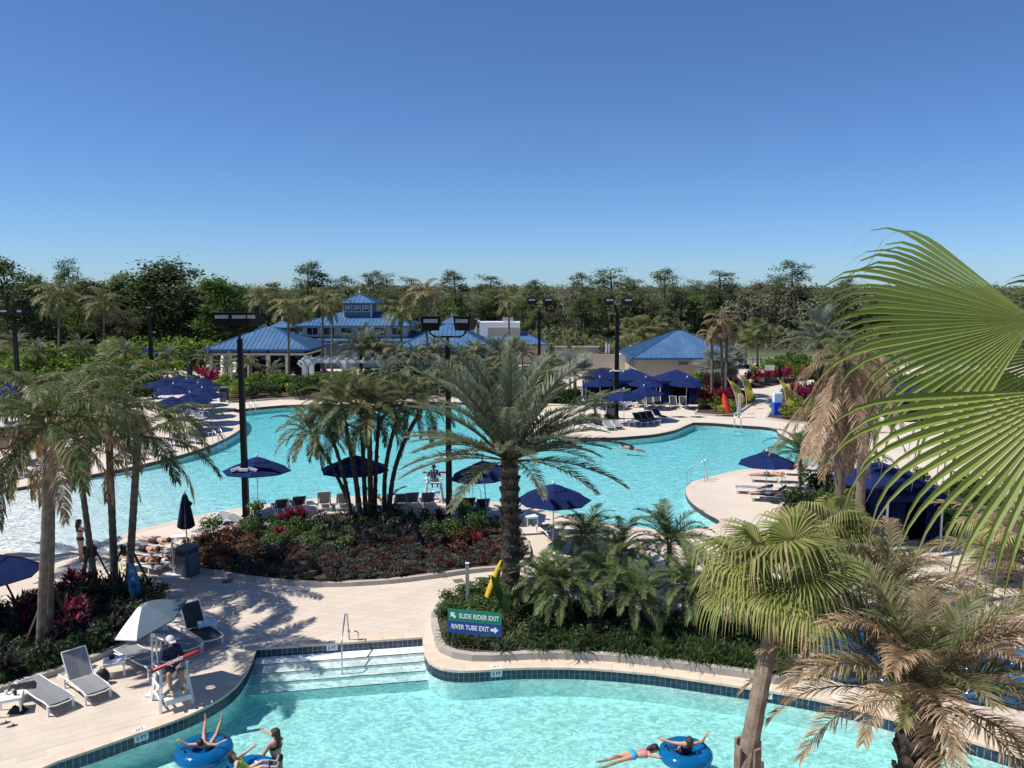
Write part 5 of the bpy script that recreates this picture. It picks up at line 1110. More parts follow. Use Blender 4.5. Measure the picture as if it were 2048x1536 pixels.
# ------------------------------------------------------------------ umbrellas
def canopy_panel(Rr, H, n=8, vent=True):
    a = pi / n; pr = []
    for t, z in ((.13, 1.0), (.4, .74), (.7, .40), (1.0, 0.0)): pr.append((t * Rr, z * H))
    o = MB(); vs = []
    for k, (r, z) in enumerate(pr):
        sag = -.008 * r
        vs += [Vector((r * cos(-a), r * sin(-a), z)), Vector((r * cos(a) * .985, 0, z + sag)), Vector((r * cos(a), r * sin(a), z))]
    fs = []
    for k in range(3):
        for j in range(2): o_ = k * 3 + j; fs.append((o_, o_ + 3, o_ + 4, o_ + 1))
    # valance
    vs += [v + Vector((0, 0, -.035)) for v in vs[9:12]]; fs += [(9, 12, 13, 10), (10, 13, 14, 11)]
    o.add(vs, fs); return o
UMB = None
def make_umb(Rr=1.55, H=.55, h=2.05):
    t_ = thing('parasol', 'x', 'umbrella', (0, 0, 0), 0, 'navy market umbrellas'); me = canopy_panel(Rr, H).mesh('canopy_panel', M['navy'])
    MB().tube([(0, 0, 0.02), (0, 0, h + H + .02)], .022, 8).obj('pole', M['white_metal'], t_)
    cn = link('canopy', None, t_, (0, 0, h)); tm = canopy_panel(Rr * .34, H * .34)
    for i in range(8): link('canopy_panel', me, cn, (0, 0, 0), i * pi / 4 + .2)
    vm = canopy_panel(Rr * .36, H * .33).mesh('vent_panel', M['navy'])
    for i in range(8): link('vent_panel', vm, cn, (0, 0, H * .82), i * pi / 4 + .2)
    rib = MB().bar((.1, 0, H * .9), (Rr * .99, 0, -.02), .02, .02).mesh('rib', M['white_metal'])
    for i in range(8): link('rib', rib, cn, (0, 0, -.015), i * pi / 4 + .2 + pi / 8)
    MB().lathe([(.03, 0), (.055, .05), (.05, .1), (.02, .15)], 8, (0, 0, h + H * 1.14)).obj('finial', M['white'], t_, smooth=True)
    MB().lathe([(.30, 0), (.30, .05), (.06, .08), (.05, .3)], 12).obj('base', M['white_metal'], t_)
    return t_
UMB = make_umb(); first = [True]
def umb(label, top, d=None, base=None, rz=0, sc=1.0, tilt=0, group='navy market umbrellas'):
    """top pixel of the canopy; base pixel on the deck"""
    b = P(*base)
    if first[0]: o = UMB; first[0] = False; o.location = b; o.rotation_euler = (0, 0, rz)
    else: o = dup(UMB, b, rz)
    o.scale = (sc, sc, sc); o['label'] = label; o['group'] = group
    o.rotation_euler = (random.uniform(-.035, .035), tilt + random.uniform(-.035, .035), rz)
    return o
random.seed(21)
umb('open navy umbrella right behind the left floodlight mast on the island shore', None, base=(516, 1029), rz=.3, sc=1.05)
umb('open navy umbrella behind the stems of the palm clump', None, base=(712, 1028), rz=.1, sc=1.08)
umb('tilted navy umbrella beside the mast and the date palm', None, base=(975, 1038), rz=.5, sc=1.05, tilt=-.10)
umb('open navy umbrella right of the date palm trunk', None, base=(1106, 1095), rz=.15, sc=1.02)
umb('navy umbrella over the sunbathers at the right pool edge', None, base=(1532, 1000), rz=.2, sc=.95)
umb('navy umbrella behind the near fan leaves at the right', None, base=(1755, 1075), rz=.4, sc=1.25)
umb('navy umbrella cut by the left picture edge near the beach entry', None, base=(-10, 1275), rz=.0, sc=1.0)
for k, (bx, by, lb) in enumerate(((1248, 850, 'front umbrella by the mast at the dark loungers'), (1289, 842, 'umbrella right of the front one at the dark loungers'), (1371, 818, 'umbrella before the right cabana'), (1289, 818, 'umbrella before the middle cabana'), (1201, 818, 'umbrella left of the mast before the left cabana'))):
    umb('navy ' + lb, None, base=(bx, by), rz=.2 * k, sc=1.08, group='umbrellas across the pool')
LU = [(385, 862, 'nearest the pool of the left cluster'), (408, 848, 'second nearest the pool in the left cluster'), (398, 835, 'behind the loungers at the pool bend'), (375, 826, 'in the middle of the left cluster'), (350, 838, 'leftmost visible in the left cluster'), (390, 812, 'at the rear of the left cluster'), (362, 812, 'rear left of the left cluster'), (330, 822, 'behind the drooping palm leaves'), (345, 872, 'mostly hidden by palm leaves'), (405, 822, 'beside the grey bin across the pool')]
for k, (bx, by, lb) in enumerate(LU): umb('navy umbrella ' + lb, None, base=(bx, by), rz=.3 * k, sc=1.1, group='umbrellas of the left cluster')
umb('navy umbrella at the far left beside the shrubs', None, base=(45, 925), rz=.3, sc=1.0)
umb('navy umbrella at the left edge behind palm leaves', None, base=(15, 845), rz=.1, sc=1.2)
umb('navy umbrella by the shrubs below the far left mast', None, base=(297, 748), rz=.1, sc=1.25)
umb('navy umbrella at the far right behind the near fan leaves', None, base=(1762, 820), rz=.1, sc=1.1)
def closed_umb(label, base, sc, m='navy_dark'):
    b = P(*base); t_ = thing('folded_parasol', label, 'umbrella', (b.x, b.y, 0), 0, 'folded navy umbrellas', sc)
    MB().tube([(0, 0, .02), (0, 0, 2.66)], .024, 8).obj('pole', M['white_metal'], t_)
    o = MB(); rd = random.Random(2); n = 16; prof = [(2.62, .03), (2.5, .09), (2.2, .15), (1.9, .2), (1.55, .25), (1.22, .29), (1.16, .27)]; vs = []
    for z, r in prof:
        for k in range(n): a = 2 * pi * k / n; rr = r * (1 + (.2 if k % 2 else -.2)); vs.append((rr * cos(a), rr * sin(a), z + (.06 if k % 2 and z < 1.3 else 0)))
    o.add(vs, [(i * n + k, (i + 1) * n + k, (i + 1) * n + (k + 1) % n, i * n + (k + 1) % n) for i in range(len(prof) - 1) for k in range(n)]); o.obj('folded_canopy', M[m], t_, smooth=False)
    o = MB(); o.add([(.14, .0, 2.35), (.3, .05, 2.2), (.24, -.08, 2.06), (.12, -.1, 2.0)], [(0, 1, 2, 3)]); o.obj('strap_fold', M[m], t_)
    MB().lathe([(.03, 0), (.045, .05), (.02, .1)], 8, (0, 0, 2.66)).obj('finial', M['white'], t_)
    bp = MB(); bp.box((0, 0, .045), (.62, .62, .09)); bp.obj('base_plate', M['white_metal'], t_)
    MB().lathe([(.045, 0), (.045, .45)], 8, (0, 0, .09)).obj('base_tube', M['white_metal'], t_)
closed_umb('folded dark navy umbrella beside the sunbathers and the bin', (375, 1112), 1.0)
closed_umb('folded navy umbrella at the back of the left cluster', (381, 775), 1.05)

# ------------------------------------------------------------------ loungers and tables
def make_lounger(sling, back, frame='white_metal', name='sun_lounger'):
    """foot at x=0, head at x=1.95; back angle in degrees"""
    t_ = thing(name, 'x', 'lounger'); hx, z = 1.15, .33; a = R(back); bl = .80
    o = MB()
    for y in (-.32, .32): o.tube([(0, y, z - .03), (.25, y, z + .01), (.7, y, z - .01), (hx, y, z), (1.9, y, z - .06)], .022, 6)
    o.tube([(0, -.32, z - .03), (-.03, -.16, z - .055), (-.03, .16, z - .055), (0, .32, z - .03)], .02, 6); o.tube([(1.9, -.32, z - .06), (1.9, .32, z - .06)], .018, 6); o.obj('frame', M[frame], t_)
    for x in (.08, 1.5):
        for y in (-.31, .31): MB().bar((x, y, 0), (x, y, z - .02), .045, .05).obj('leg', M[frame], t_)
    s = MB(); n = 6
    for i in range(n + 1):
        x = .02 + (hx - .02) * i / n; zz = z + .012 + .02 * sin(pi * (i / n)) - .02
        s.v += [(x, -.30, zz + .012), (x, 0, zz - .012), (x, .30, zz + .012)]; s.c += [(1, 1, 1)] * 3
        if i: q = 3 * i; s.f += [(q - 3, q, q + 1, q - 2), (q - 2, q + 1, q + 2, q - 1)]
    s.obj('seat_sling', M[sling], t_)
    bk = link('backrest', None, t_, (hx, 0, z)); ca_, sa_ = cos(a), sin(a); s = MB()
    for i in range(4):
        q = bl * i / 3; s.v += [(q * ca_, -.29, q * sa_ + .012), (q * ca_ + sa_ * .02, 0, q * sa_ - .02 * ca_), (q * ca_, .29, q * sa_ + .012)]; s.c += [(1, 1, 1)] * 3
        if i: k = 3 * i; s.f += [(k - 3, k, k + 1, k - 2), (k - 2, k + 1, k + 2, k - 1)]
    s.obj('back_sling', M[sling], bk)
    o = MB()
    for y in (-.31, .31): o.tube([(0, y, 0), (bl * ca_, y, bl * sa_)], .019, 6)
    o.tube([(bl * ca_, -.31, bl * sa_), (bl * ca_, .31, bl * sa_)], .019, 6)
    if back > 8:
        for y in (-.24, .24): o.tube([(bl * .6 * ca_, y, bl * .6 * sa_), (.62, y, -.05)], .012, 5)
    o.obj('back_frame', M[frame], bk)
    return t_
PROTO = {}
def lounger(label, foot, head, back=40, kind='sling', group='white framed sun loungers'):
    f = P(*foot) if not isinstance(foot, Vector) else foot; h = P(*head) if not isinstance(head, Vector) else head; d = h - f; rz = atan2(d.y, d.x); key = (kind, back)
    if key not in PROTO: PROTO[key] = o = make_lounger(kind, back, 'black_metal' if kind == 'x' else 'white_metal'); o.location = f; o.rotation_euler = (0, 0, rz); o['label'] = label
    else: o = dup(PROTO[key], f, rz, label)
    o['group'] = group; return o
def table(label, p, rz=0, m='white', group='small white side tables', w=.5):
    p = P(*p); t_ = thing('side_table', label, 'side table', (p.x, p.y, 0), rz, group)
    part('table_top', m, t_, ((0, 0, .43), (w + .06, w, .035))); part('apron', 'white_metal', t_, ((0, 0, .385), (w, w - .06, .05)))
    for sx in (-1, 1):
        for sy in (-1, 1): part('leg', 'white_metal', t_, ((sx * (w / 2 - .01), sy * (w / 2 - .04), .18), (.045, .045, .36)))
    return t_
lounger('grey sun lounger lying flat with a dark towel, leftmost of the near row', (125, 1426), (50, 1378), 2)
L2 = lounger('grey sun lounger with raised back holding a white towel, near left', (199, 1405), (133, 1352), 55)
lounger('flat grey sun lounger partly behind the lifeguard', (322, 1352), (240, 1311), 2)
lounger('grey sun lounger between the lifeguard and the blue table, left of two', (386, 1314), (312, 1276), 2)
lounger('sun lounger with steep dark back beside the shaded table', (428, 1296), (368, 1258), 60, 'sling_dark')
table('white side table with clutter at the lower left corner', (22, 1424), .45)
table('white side table with camera and paper beside the raised lounger', (230, 1350), .45)
table('blue topped side table in the palm shade', (415, 1270), .45, 'pale_blue')
# clutter
def clutter(name, label, cat, loc, builder, parts=None):
    t_ = thing(name, label, cat, loc); builder(t_); return t_
rd = random.Random(12)
def crumple(w, d, h, m, seed, n=9):
    r_ = random.Random(seed); o = MB(); vs = []
    for j in range(n):
        for i in range(n):
            x, y = i / (n - 1) - .5, j / (n - 1) - .5; k = max(0, 1 - (abs(x) * 1.9) ** 3) * max(0, 1 - (abs(y) * 1.9) ** 3)
            vs.append((x * w * r_.uniform(.9, 1.05), y * d * r_.uniform(.9, 1.05), .012 + h * k * r_.uniform(.25, 1)))
    o.add(vs, [(j * n + i, j * n + i + 1, (j + 1) * n + i + 1, (j + 1) * n + i) for j in range(n - 1) for i in range(n - 1)]); return o
p = P(167, 1366); crumple(.55, .42, .16, 'cloth_white', 1).obj('towel_cloth', M['cloth_white'], thing('crumpled_towel', 'crumpled white towel on the raised near lounger', 'towel', (p.x, p.y + .1, .34)), smooth=True)
p = P(65, 1398); crumple(.6, .45, .05, 'cloth_black', 2).obj('towel_cloth', M['cloth_black'], thing('dark_towel', 'dark towel spread on the leftmost near lounger', 'towel', (p.x - .25, p.y, .345), .5), smooth=True)
p = P(206, 1368); bgk = thing('backpack', 'black backpack standing between lounger and side table', 'bag', (p.x, p.y, 0), .3)
o = MB(); o.sphere((0, 0, .22), .22, 12, 8, (.85, .6, 1.0)); o.obj('bag_body', M['cloth_black'], bgk, smooth=True); o = MB(); o.sphere((0, -.12, .15), .13, 10, 6, (1, .5, .9)); o.obj('front_pocket', M['cloth_black'], bgk, smooth=True); MB().tube([(-.05, 0, .42), (-.04, 0, .49), (.04, 0, .49), (.05, 0, .42)], .012, 5).obj('handle', M['cloth_black'], bgk)
p = P(230, 1350); q = thing('camera', 'small black camera on the white side table', 'camera', (p.x - .1, p.y + .08, .447), .4); part('body', 'cloth_black', q, ((0, 0, .045), (.14, .07, .09))); MB().lathe([(.035, 0), (.035, .07)], 10, (0, -.06, .02)).obj('lens_barrel', M['ink'], q)
crumple(.28, .22, .03, '', 4, 5).obj('sheet', M['cloth_white'], thing('paper', 'loose white paper on the side table with the camera', 'paper', (p.x + .1, p.y + .02, .445), .7))
p = P(22, 1424); 
for k, (dx, dy, mm, lb) in enumerate(((-.12, .05, 'cloth_white', 'white cup'), (.02, .1, 'straw', 'straw coloured cup'), (.13, .02, 'ink', 'dark bottle'))):
    q = thing('cup', lb + ' on the cluttered corner table', 'cup', (p.x + dx, p.y + dy, .448)); MB().lathe([(.032, 0), (.042, .11), (.040, .11), (.030, .01)], 10).obj('cup_body', M[mm], q, smooth=True)
p = P(36, 1424); crumple(.45, .3, .2, '', 6).obj('bag_body', M['cloth_black'], thing('beach_bag', 'slumped dark bag under the cluttered corner table', 'bag', (p.x, p.y, .0)), smooth=True)
for px, py, lb in ((10, 1447, 'left one'), (24, 1453, 'right one')):
    p = P(px, py); q = thing('sandal', 'brown sandal on the deck at the lower left, ' + lb, 'sandal', (p.x, p.y, .008), .6, 'pair of sandals'); o = MB(); o.sphere((0, 0, .012), .13, 10, 4, (1, .4, .1)); o.obj('sole', M['cloth_brown'], q); MB().tube([(.02, -.05, .02), (.03, 0, .06), (.02, .05, .02)], .012, 5).obj('strap', M['ink'], q)
# island shore loungers, backs to the camera
IS = [((555, 1018), (572, 1046), 45, 'sling_dark', 'dark backed lounger left of the red cordyline'), ((590, 1012), (608, 1042), 45, 'sling_dark', 'dark backed lounger behind the red cordyline'), ((648, 1008), (650, 1040), 58, 'sling', 'grey lounger with upright back left of the palm stems'), ((684, 1008), (690, 1040), 50, 'sling', 'grey lounger just left of the palm stems'), ((800, 1006), (808, 1040), 45, 'sling', 'grey lounger right of the palm stems'), ((818, 1006), (832, 1038), 50, 'sling', 'left of two beside the lifeguard chair'), ((850, 1006), (864, 1038), 50, 'sling', 'right of two beside the lifeguard chair'), ((930, 1014), (945, 1046), 45, 'sling_dark', 'dark lounger under the tilted umbrella'), ((958, 1016), (975, 1050), 45, 'sling_dark', 'second dark lounger under the tilted umbrella'), ((1040, 1036), (1008, 1054), 48, 'sling_dark', 'dark one with a reclining person right of the date palm'), ((1085, 1062), (1120, 1090), 20, 'sling_dark', 'dark lounger under the umbrella right of the date palm'),
      ((455, 1042), (478, 1056), 2, 'sling', 'flat lounger behind the left mast'), ((440, 1058), (475, 1068), 2, 'sling', 'flat lounger with pink towel beside the left mast'), ((392, 1080), (432, 1066), 40, 'sling', 'raised lounger beside the folded umbrella')]
for f, h, bk, kd, lb in IS: lounger('island shore lounger, ' + lb, f, h, bk, kd, 'loungers on the island shore')
table('white side table between the grey island loungers', (625, 1022), .1); table('white side table beside the folded umbrella', (358, 1092), .4); table('white side table right of the date palm', (1062, 1050), .3)
p = P(457, 1062); crumple(.4, .3, .06, '', 8).obj('towel_cloth', M['cloth_pink'], thing('pink_towel', 'pink towel on a flat island lounger', 'towel', (p.x, p.y, .345)), smooth=True)
# sunbathing pair of loungers at the left
SBL = [((262, 1112), (335, 1128), 6, 'with two sunbathers beside the bin'), ((280, 1095), (352, 1108), 12, 'behind the sunbathers beside the bin')]
for f, h, bk, lb in SBL: lounger('grey lounger on the beach side ' + lb, f, h, bk, 'sling', 'loungers of the sunbathers')
table('white side table left of the sunbathers', (212, 1122), .3)
# across the pool, right: dark row facing the pool
k = 0
for i, px in enumerate((1206, 1222, 1240, 1258, 1282, 1302, 1318, 1350, 1370)):
    f = P(px, 813 + i * .6); lounger('dark lounger in the row before the cabanas, %s from the left' % ['first', 'second', 'third', 'fourth', 'fifth', 'sixth', 'seventh', 'eighth', 'ninth'][i], f, f + Vector((.1, 2, 0)), 50, 'sling_dark' if i > 3 else 'sling', 'lounger row before the cabanas')
for px, lb in ((1270, 'left'), (1334, 'right')): table('white table in the row before the cabanas, %s one' % lb, (px, 815))
FR = [((1222, 862), (1208, 850), 12, 'sling', 'front flat one'), ((1238, 860), (1222, 846), 12, 'sling', 'second flat one'), ((1290, 852), (1250, 838), 38, 'sling_dark', 'first dark one'), ((1302, 850), (1262, 836), 38, 'sling_dark', 'second dark one'), ((1314, 848), (1274, 834), 38, 'sling_dark', 'third dark one'), ((1330, 842), (1288, 830), 38, 'sling_dark', 'rightmost dark one'), ((1195, 862), (1175, 856), 12, 'sling', 'one nearest the date palm leaves')]
for f, h, bk, kd, lb in FR: lounger('lounger by the far mast, ' + lb, f, h, bk, kd, 'loungers by the far mast')
table('small table among the dark loungers by the far mast', (1262, 853), .2)
# left cluster
for i, (px, py) in enumerate(((425, 872), (400, 888), (372, 895), (345, 905), (318, 912), (290, 920), (418, 845), (412, 830), (420, 815), (428, 802), (260, 928), (150, 935), (120, 942), (60, 955), (30, 960))):
    f = P(px, py); lounger('lounger in the left cluster, %s from the pool bend' % ['first', 'second', 'third', 'fourth', 'fifth', 'sixth', 'seventh', 'eighth', 'ninth', 'tenth', 'eleventh', 'twelfth', 'thirteenth', 'fourteenth', 'fifteenth'][i], f, f + Vector((-1.7, 1.0, 0)), 12 if i % 3 else 38, 'sling', 'loungers of the left cluster')
for i, (px, py) in enumerate(((1470, 985), (1500, 962), (1545, 948), (1590, 940), (1500, 1000), (1560, 975), (1620, 960))):
    f = P(px, py); lounger('lounger at the right pool edge, ' + ['nearest the ladder', 'second from the ladder', 'third from the ladder', 'fourth from the ladder', 'under the umbrella', 'beside the umbrella pole', 'by the shrubs'][i], f, f + Vector((2, -.5, 0)), 40 if i in (2, 4, 5) else 12, 'sling_dark' if i > 3 else 'sling', 'loungers at the right pool edge')
for i, (px, py) in enumerate(((1690, 1045), (1730, 1035), (1800, 1030), (1700, 1015))):
    f = P(px, py); lounger('lounger behind the ribbon palm at the right, ' + ['front left', 'front right', 'far right', 'rear'][i], f, f + Vector((1.8, .6, 0)), 38, 'sling', 'loungers behind the ribbon palm')
# ------------------------------------------------------------------ cabanas
def cabana(label, px, by, w):
    b = P(px, by); t_ = thing('cabana', label, 'cabana', (b.x, b.y, 0), 0, 'navy canvas cabanas'); h = 2.25
    o = MB(); k = w / 2 + .12; o.add([(-k, -k, h), (k, -k, h), (k, k, h), (-k, k, h), (0, 0, h + .95), (-k, -k, h - .28), (k, -k, h - .28), (k, k, h - .28), (-k, k, h - .28)], [(0, 1, 4), (1, 2, 4), (2, 3, 4), (3, 0, 4), (5, 6, 1, 0), (6, 7, 2, 1), (7, 8, 3, 2), (8, 5, 0, 3)]); o.obj('canopy', M['navy'], t_)
    for sx in (-1, 1):
        for sy in (-1, 1): part('post', 'white_metal', t_, ((sx * w / 2, sy * w / 2, h / 2), (.07, .07, h)))
    def curtain(x0, y0, x1, y1, n):
        c = MB(); N = n * 4; a = Vector((x0, y0, 0)); b2 = Vector((x1, y1, 0)); d = (b2 - a); q = Vector((-d.y, d.x, 0)).normalized()
        for i in range(N + 1): p = a + d * (i / N) + q * .05 * sin(i * 1.6); c.v += [(p.x, p.y, .05), (p.x, p.y, h - .1)]; c.c += [(1, 1, 1)] * 2
        c.f = [(2 * i, 2 * i + 2, 2 * i + 3, 2 * i + 1) for i in range(N)]; c.obj('curtain', M['navy'], t_)
    e = w / 2 - .04; curtain(-e, e, e, e, 12); curtain(e, -e, e, e, 12); curtain(-e, -e, -e, e, 12); curtain(-e, -e, -e * .35, -e, 6); curtain(e * .45, -e, e, -e, 5)
cabana('navy canvas cabana left of the far mast', 1205, 800, 3.6); cabana('navy canvas cabana in the middle of three', 1264, 802, 4.0); cabana('navy canvas cabana right of three', 1352, 804, 3.8)
cabana('navy canvas cabana behind the near fan leaves', 1800, 1078, 2.3); cabana('navy canvas cabana at the far right rear', 1815, 838, 3.4)
b = P(2000, 1130); q = thing('notice_stand', 'bright blue notice stand in white frame at the right edge', 'notice stand', (b.x, b.y, 0)); part('panel', 'kiosk_blue', q, ((0, 0, .75), (1.35, .06, 1.3))); part('frame', 'white', q, ((-.72, 0, .75), (.08, .1, 1.5)), ((.72, 0, .75), (.08, .1, 1.5)), ((0, 0, 1.46), (1.36, .1, .08)))

# ------------------------------------------------------------------ flags, boards, signs
def surfboard(name, label, base, top, w, m, rz=0, group=None, tilt=(0, 0), logo=None):
    b = P(*base); h = D(top[0], top[1], b.y).z; t_ = thing(name, label, 'surfboard', (b.x, b.y, .1), rz, group); L = h; o = MB(); N = 18; vs = []
    dx = D(top[0], top[1], b.y).x - b.x
    for i in range(N + 1):
        t = i / N; r = w / 2 * (sin(pi * min(1, max(0, .06 + t * .90))) ** .55); x = dx * t; y = tilt[1] * t
        vs += [(x - r, y, L * t), (x, y - .03, L * t), (x + r, y, L * t), (x, y + .03, L * t)]
    o.add(vs, [(4 * i + k, 4 * i + (k + 1) % 4, 4 * i + 4 + (k + 1) % 4, 4 * i + 4 + k) for i in range(N) for k in range(4)]); bd = o.obj('board', M[m], t_, smooth=True)
    return t_, L, dx
surfboard('surfboard', 'orange surfboard standing upright in the planter across the pool', (1455, 832), (1448, 790), .62, 'orange')
t_, L, dx = surfboard('surfboard', 'blue lettered surfboard leaning on the right palm of the left bed', (275, 1222), (263, 1132), .42, 'board_blue')
for i, ch in enumerate('MAN'): link('lettering', text_mesh(ch, .2, M['pale_blue'] if i < 2 else M['ink']), t_, (dx * (.8 - .16 * i), -.05, L * (.82 - .16 * i)), rot=(R(90), 0, 0))
surfboard('surfboard', 'yellow curved board leaning on the date palm trunk', (966, 1228), (1003, 1132), .3, 'board_yellow', tilt=(0, .3))
surfboard('surfboard', 'pale surfboard decoration beside the left pavilion', (448, 752), (448, 705), .9, 'white')
def flag(label, base, top, w, bend, seed):
    b = P(*base); tp = D(top[0], top[1], b.y); t_ = thing('feather_flag', label, 'flag', (b.x, b.y, 0), 0, 'yellow feather flags'); dx = tp.x - b.x; L = tp.z; pts = []
    for i in range(13): t = i / 12; pts.append(Vector((dx * t ** 1.5 + bend * sin(pi * t) * .5, 0, L * t)))
    MB().tube(pts, .025, 5).obj('pole', M['white_metal'], t_); o = MB(); N = 12
    for i in range(N + 1):
        t = .28 + .72 * i / N; k = t * 12; a = pts[min(int(k), 11)].lerp(pts[min(int(k) + 1, 12)], k - int(k)); ww = w * (1 if t < .8 else max(.05, cos((t - .8) / .2 * pi / 2) ** .6)) * min(1, .35 + (t - .28) * 4)
        wv = .08 * sin(i * .9 + seed)
        o.v += [tuple(a), tuple(a + Vector((ww * .5, wv, -.1))), tuple(a + Vector((ww, wv * 1.6, -.25)))]; o.c += [(1, 1, 1)] * 3
        if i: q = 3 * i; o.f += [(q - 3, q - 2, q + 1, q), (q - 2, q - 1, q + 2, q + 1)]
    o.obj('banner', M['mustard'], t_)
    a = pts[9] + Vector((w * .45, -.06, -.15)); ring = MB(); ring.lathe([(.2 * w / .9, 0), (.2 * w / .9, .02)], 14); r_ = ring.obj('round_emblem', M['cloth_grey'], t_, loc=a); r_.rotation_euler = (R(90), 0, 0)
flag('yellow feather flag left, in front of the drooping palms', (1474, 828), (1455, 756), .8, .25, 1); flag('yellow feather flag in the middle beside the curved path', (1492, 818), (1477, 744), .75, .3, 2); flag('yellow feather flag at the entry gate', (1503, 772), (1498, 723), .95, 0, 3); flag('crumpled yellow flag behind the blue kiosk board', (1568, 830), (1556, 755), .7, .6, 4)
b = P(1552, 832); ks = thing('kiosk_board', 'blue and white castle topped board in the right planter', 'board', (b.x, b.y, .1), .15); part('lower_panel', 'kiosk_blue', ks, ((0, 0, .55), (.62, .5, 1.1))); part('upper_panel', 'pale_blue', ks, ((.12, .1, 1.45), (.72, .4, .75)))
for i in range(4): part('merlon', 'pale_blue', ks, ((-.15 + .19 * i, .1, 1.88), (.1, .4, .12)))
b = P(1478, 836); po = thing('bollard_post', 'grey square post on the deck before the yellow flags', 'post', (b.x, b.y, 0)); part('post', 'post', po, ((0, 0, 1.05), (.22, .22, 2.1)))
b = P(935, 1218); po = thing('timber_post', 'pale square timber post behind the exit sign', 'post', (b.x, b.y, 0)); h = D(935, 1127, b.y).z; part('post', 'post', po, ((0, 0, h / 2), (.12, .12, h))); part('cap', 'white', po, ((0, 0, h + .012), (.135, .135, .024)))
# gate and signs far right
b = P(1503, 768); gt = thing('entry_gate', 'dark entry gate with white and red notices beyond the path', 'gate', (b.x, b.y, 0))
for x in (-2.2, 0.6, 3.2): part('gate_post', 'black_metal', gt, ((x, 0, 1.1), (.25, .25, 2.2)))
part('gate_bar', 'black_metal', gt, ((-.8, 0, 2.0), (2.6, .1, .5)), ((-.8, 0, .6), (2.6, .06, .08))); part('notice', 'white', gt, ((2.0, -.14, 1.9), (1.1, .05, .6))); part('red_notice', 'red_sign', gt, ((2.0, -.14, 1.35), (1.1, .05, .35))); part('panel', 'slate', gt, ((2.0, -.1, .6), (1.1, .05, .9)))
b = P(1790, 726); ss = thing('stop_sign', 'red octagonal stop sign beside the road', 'sign', (b.x, b.y, 0)); part('post', 'steel', ss, ((0, .04, 1.0), (.08, .06, 2.0))); o = MB(); o.lathe([(.72, 0), (.72, .03)], 8); g = o.obj('plate', M['red_sign'], ss, loc=(0, 0, 2.1)); g.rotation_euler = (R(90), R(22.5), 0); link('lettering', text_mesh('STOP', .42, M['white']), ss, (0, -.035, 2.1), rot=(R(90), 0, 0))
# fence posts along road
fc = thing('road_fence', 'dark iron fence between path and road at the right', 'fence', P(1490, 733)); e0 = P(1490, 733); e1 = P(2100, 733)
for i in range(40): a = e0.lerp(e1, i / 39) - e0; part('picket_post', 'black_metal', fc, ((a.x, a.y, .65), (.1, .1, 1.3)))
for z in (.25, 1.2): d_ = e1 - e0; MB().bar((0, 0, z), (d_.x, d_.y, z), .05, .05).obj('rail', M['black_metal'], fc)
# exit sign
sb = P(897, 1306); st = thing('exit_sign', 'green and blue two line exit sign with white arrows in the planter', 'sign', (sb.x, sb.y, .1)); zt = D(895, 1217, sb.y).z; zb = D(895, 1264, sb.y).z; xr = D(1002, 1230, sb.y - .35)
dv = Vector((xr.x - sb.x + .03, -.35, 0)); wS = dv.length; rzS = atan2(dv.y, dv.x); hS = zt - zb
bd = link('sign_board', None, st, (dv.x / 2 - .01, dv.y / 2, zb + hS / 2 - .1), rzS)
part('green_panel', 'plastic_green', bd, ((0, 0, hS * .25 + .001), (wS, .025, hS * .5))); part('blue_panel', 'plastic_blue', bd, ((0, 0, -hS * .25 - .001), (wS, .025, hS * .5)))
cu = text_mesh('SLIDE RIDER EXIT', 1.0, M['white']); xs = [v.co.x for v in cu.vertices]; tw = max(xs) - min(xs)
def fit(txt, x, z, w, h):
    me = text_mesh(txt, 1.0, M['white'], .004); xs = [v.co.x for v in me.vertices]; ys = [v.co.y for v in me.vertices]
    return link('lettering', me, bd, (x, -.018, z), sc=(w / (max(xs) - min(xs)), h / (max(ys) - min(ys)), 1), rot=(R(90), 0, 0))
fit('SLIDE RIDER EXIT', wS * .085, hS * .235, wS * .74, hS * .20); fit('RIVER TUBE EXIT', -wS * .08, -hS * .235, wS * .70, hS * .20)
def arrow(x, z, ang, s):
    o = MB(); pts = [(-.5, -.18), (0, -.18), (0, -.45), (.5, 0), (0, .45), (0, .18), (-.5, .18)]; c_, s_ = cos(ang), sin(ang); P2 = [((a * c_ - b_ * s_) * s, (a * s_ + b_ * c_) * s) for a, b_ in pts]
    n = len(P2); o.add([(a, -.004, b_) for a, b_ in P2] + [(a, .004, b_) for a, b_ in P2], [tuple(range(n)), tuple(reversed(range(n, 2 * n)))] + [(i, i + n, (i + 1) % n + n, (i + 1) % n) for i in range(n)]); o.obj('arrow', M['white'], bd, loc=(x, -.018, z), fix=True)
arrow(-wS * .40, hS * .26, R(135), hS * .30); arrow(wS * .37, -hS * .24, 0, hS * .32)
for x in (.04, wS - .06): q = dv.normalized() * x; part('post', 'black_metal', st, ((q.x, q.y + .03, (zt - .12) / 2), (.04, .04, zt - .12)))
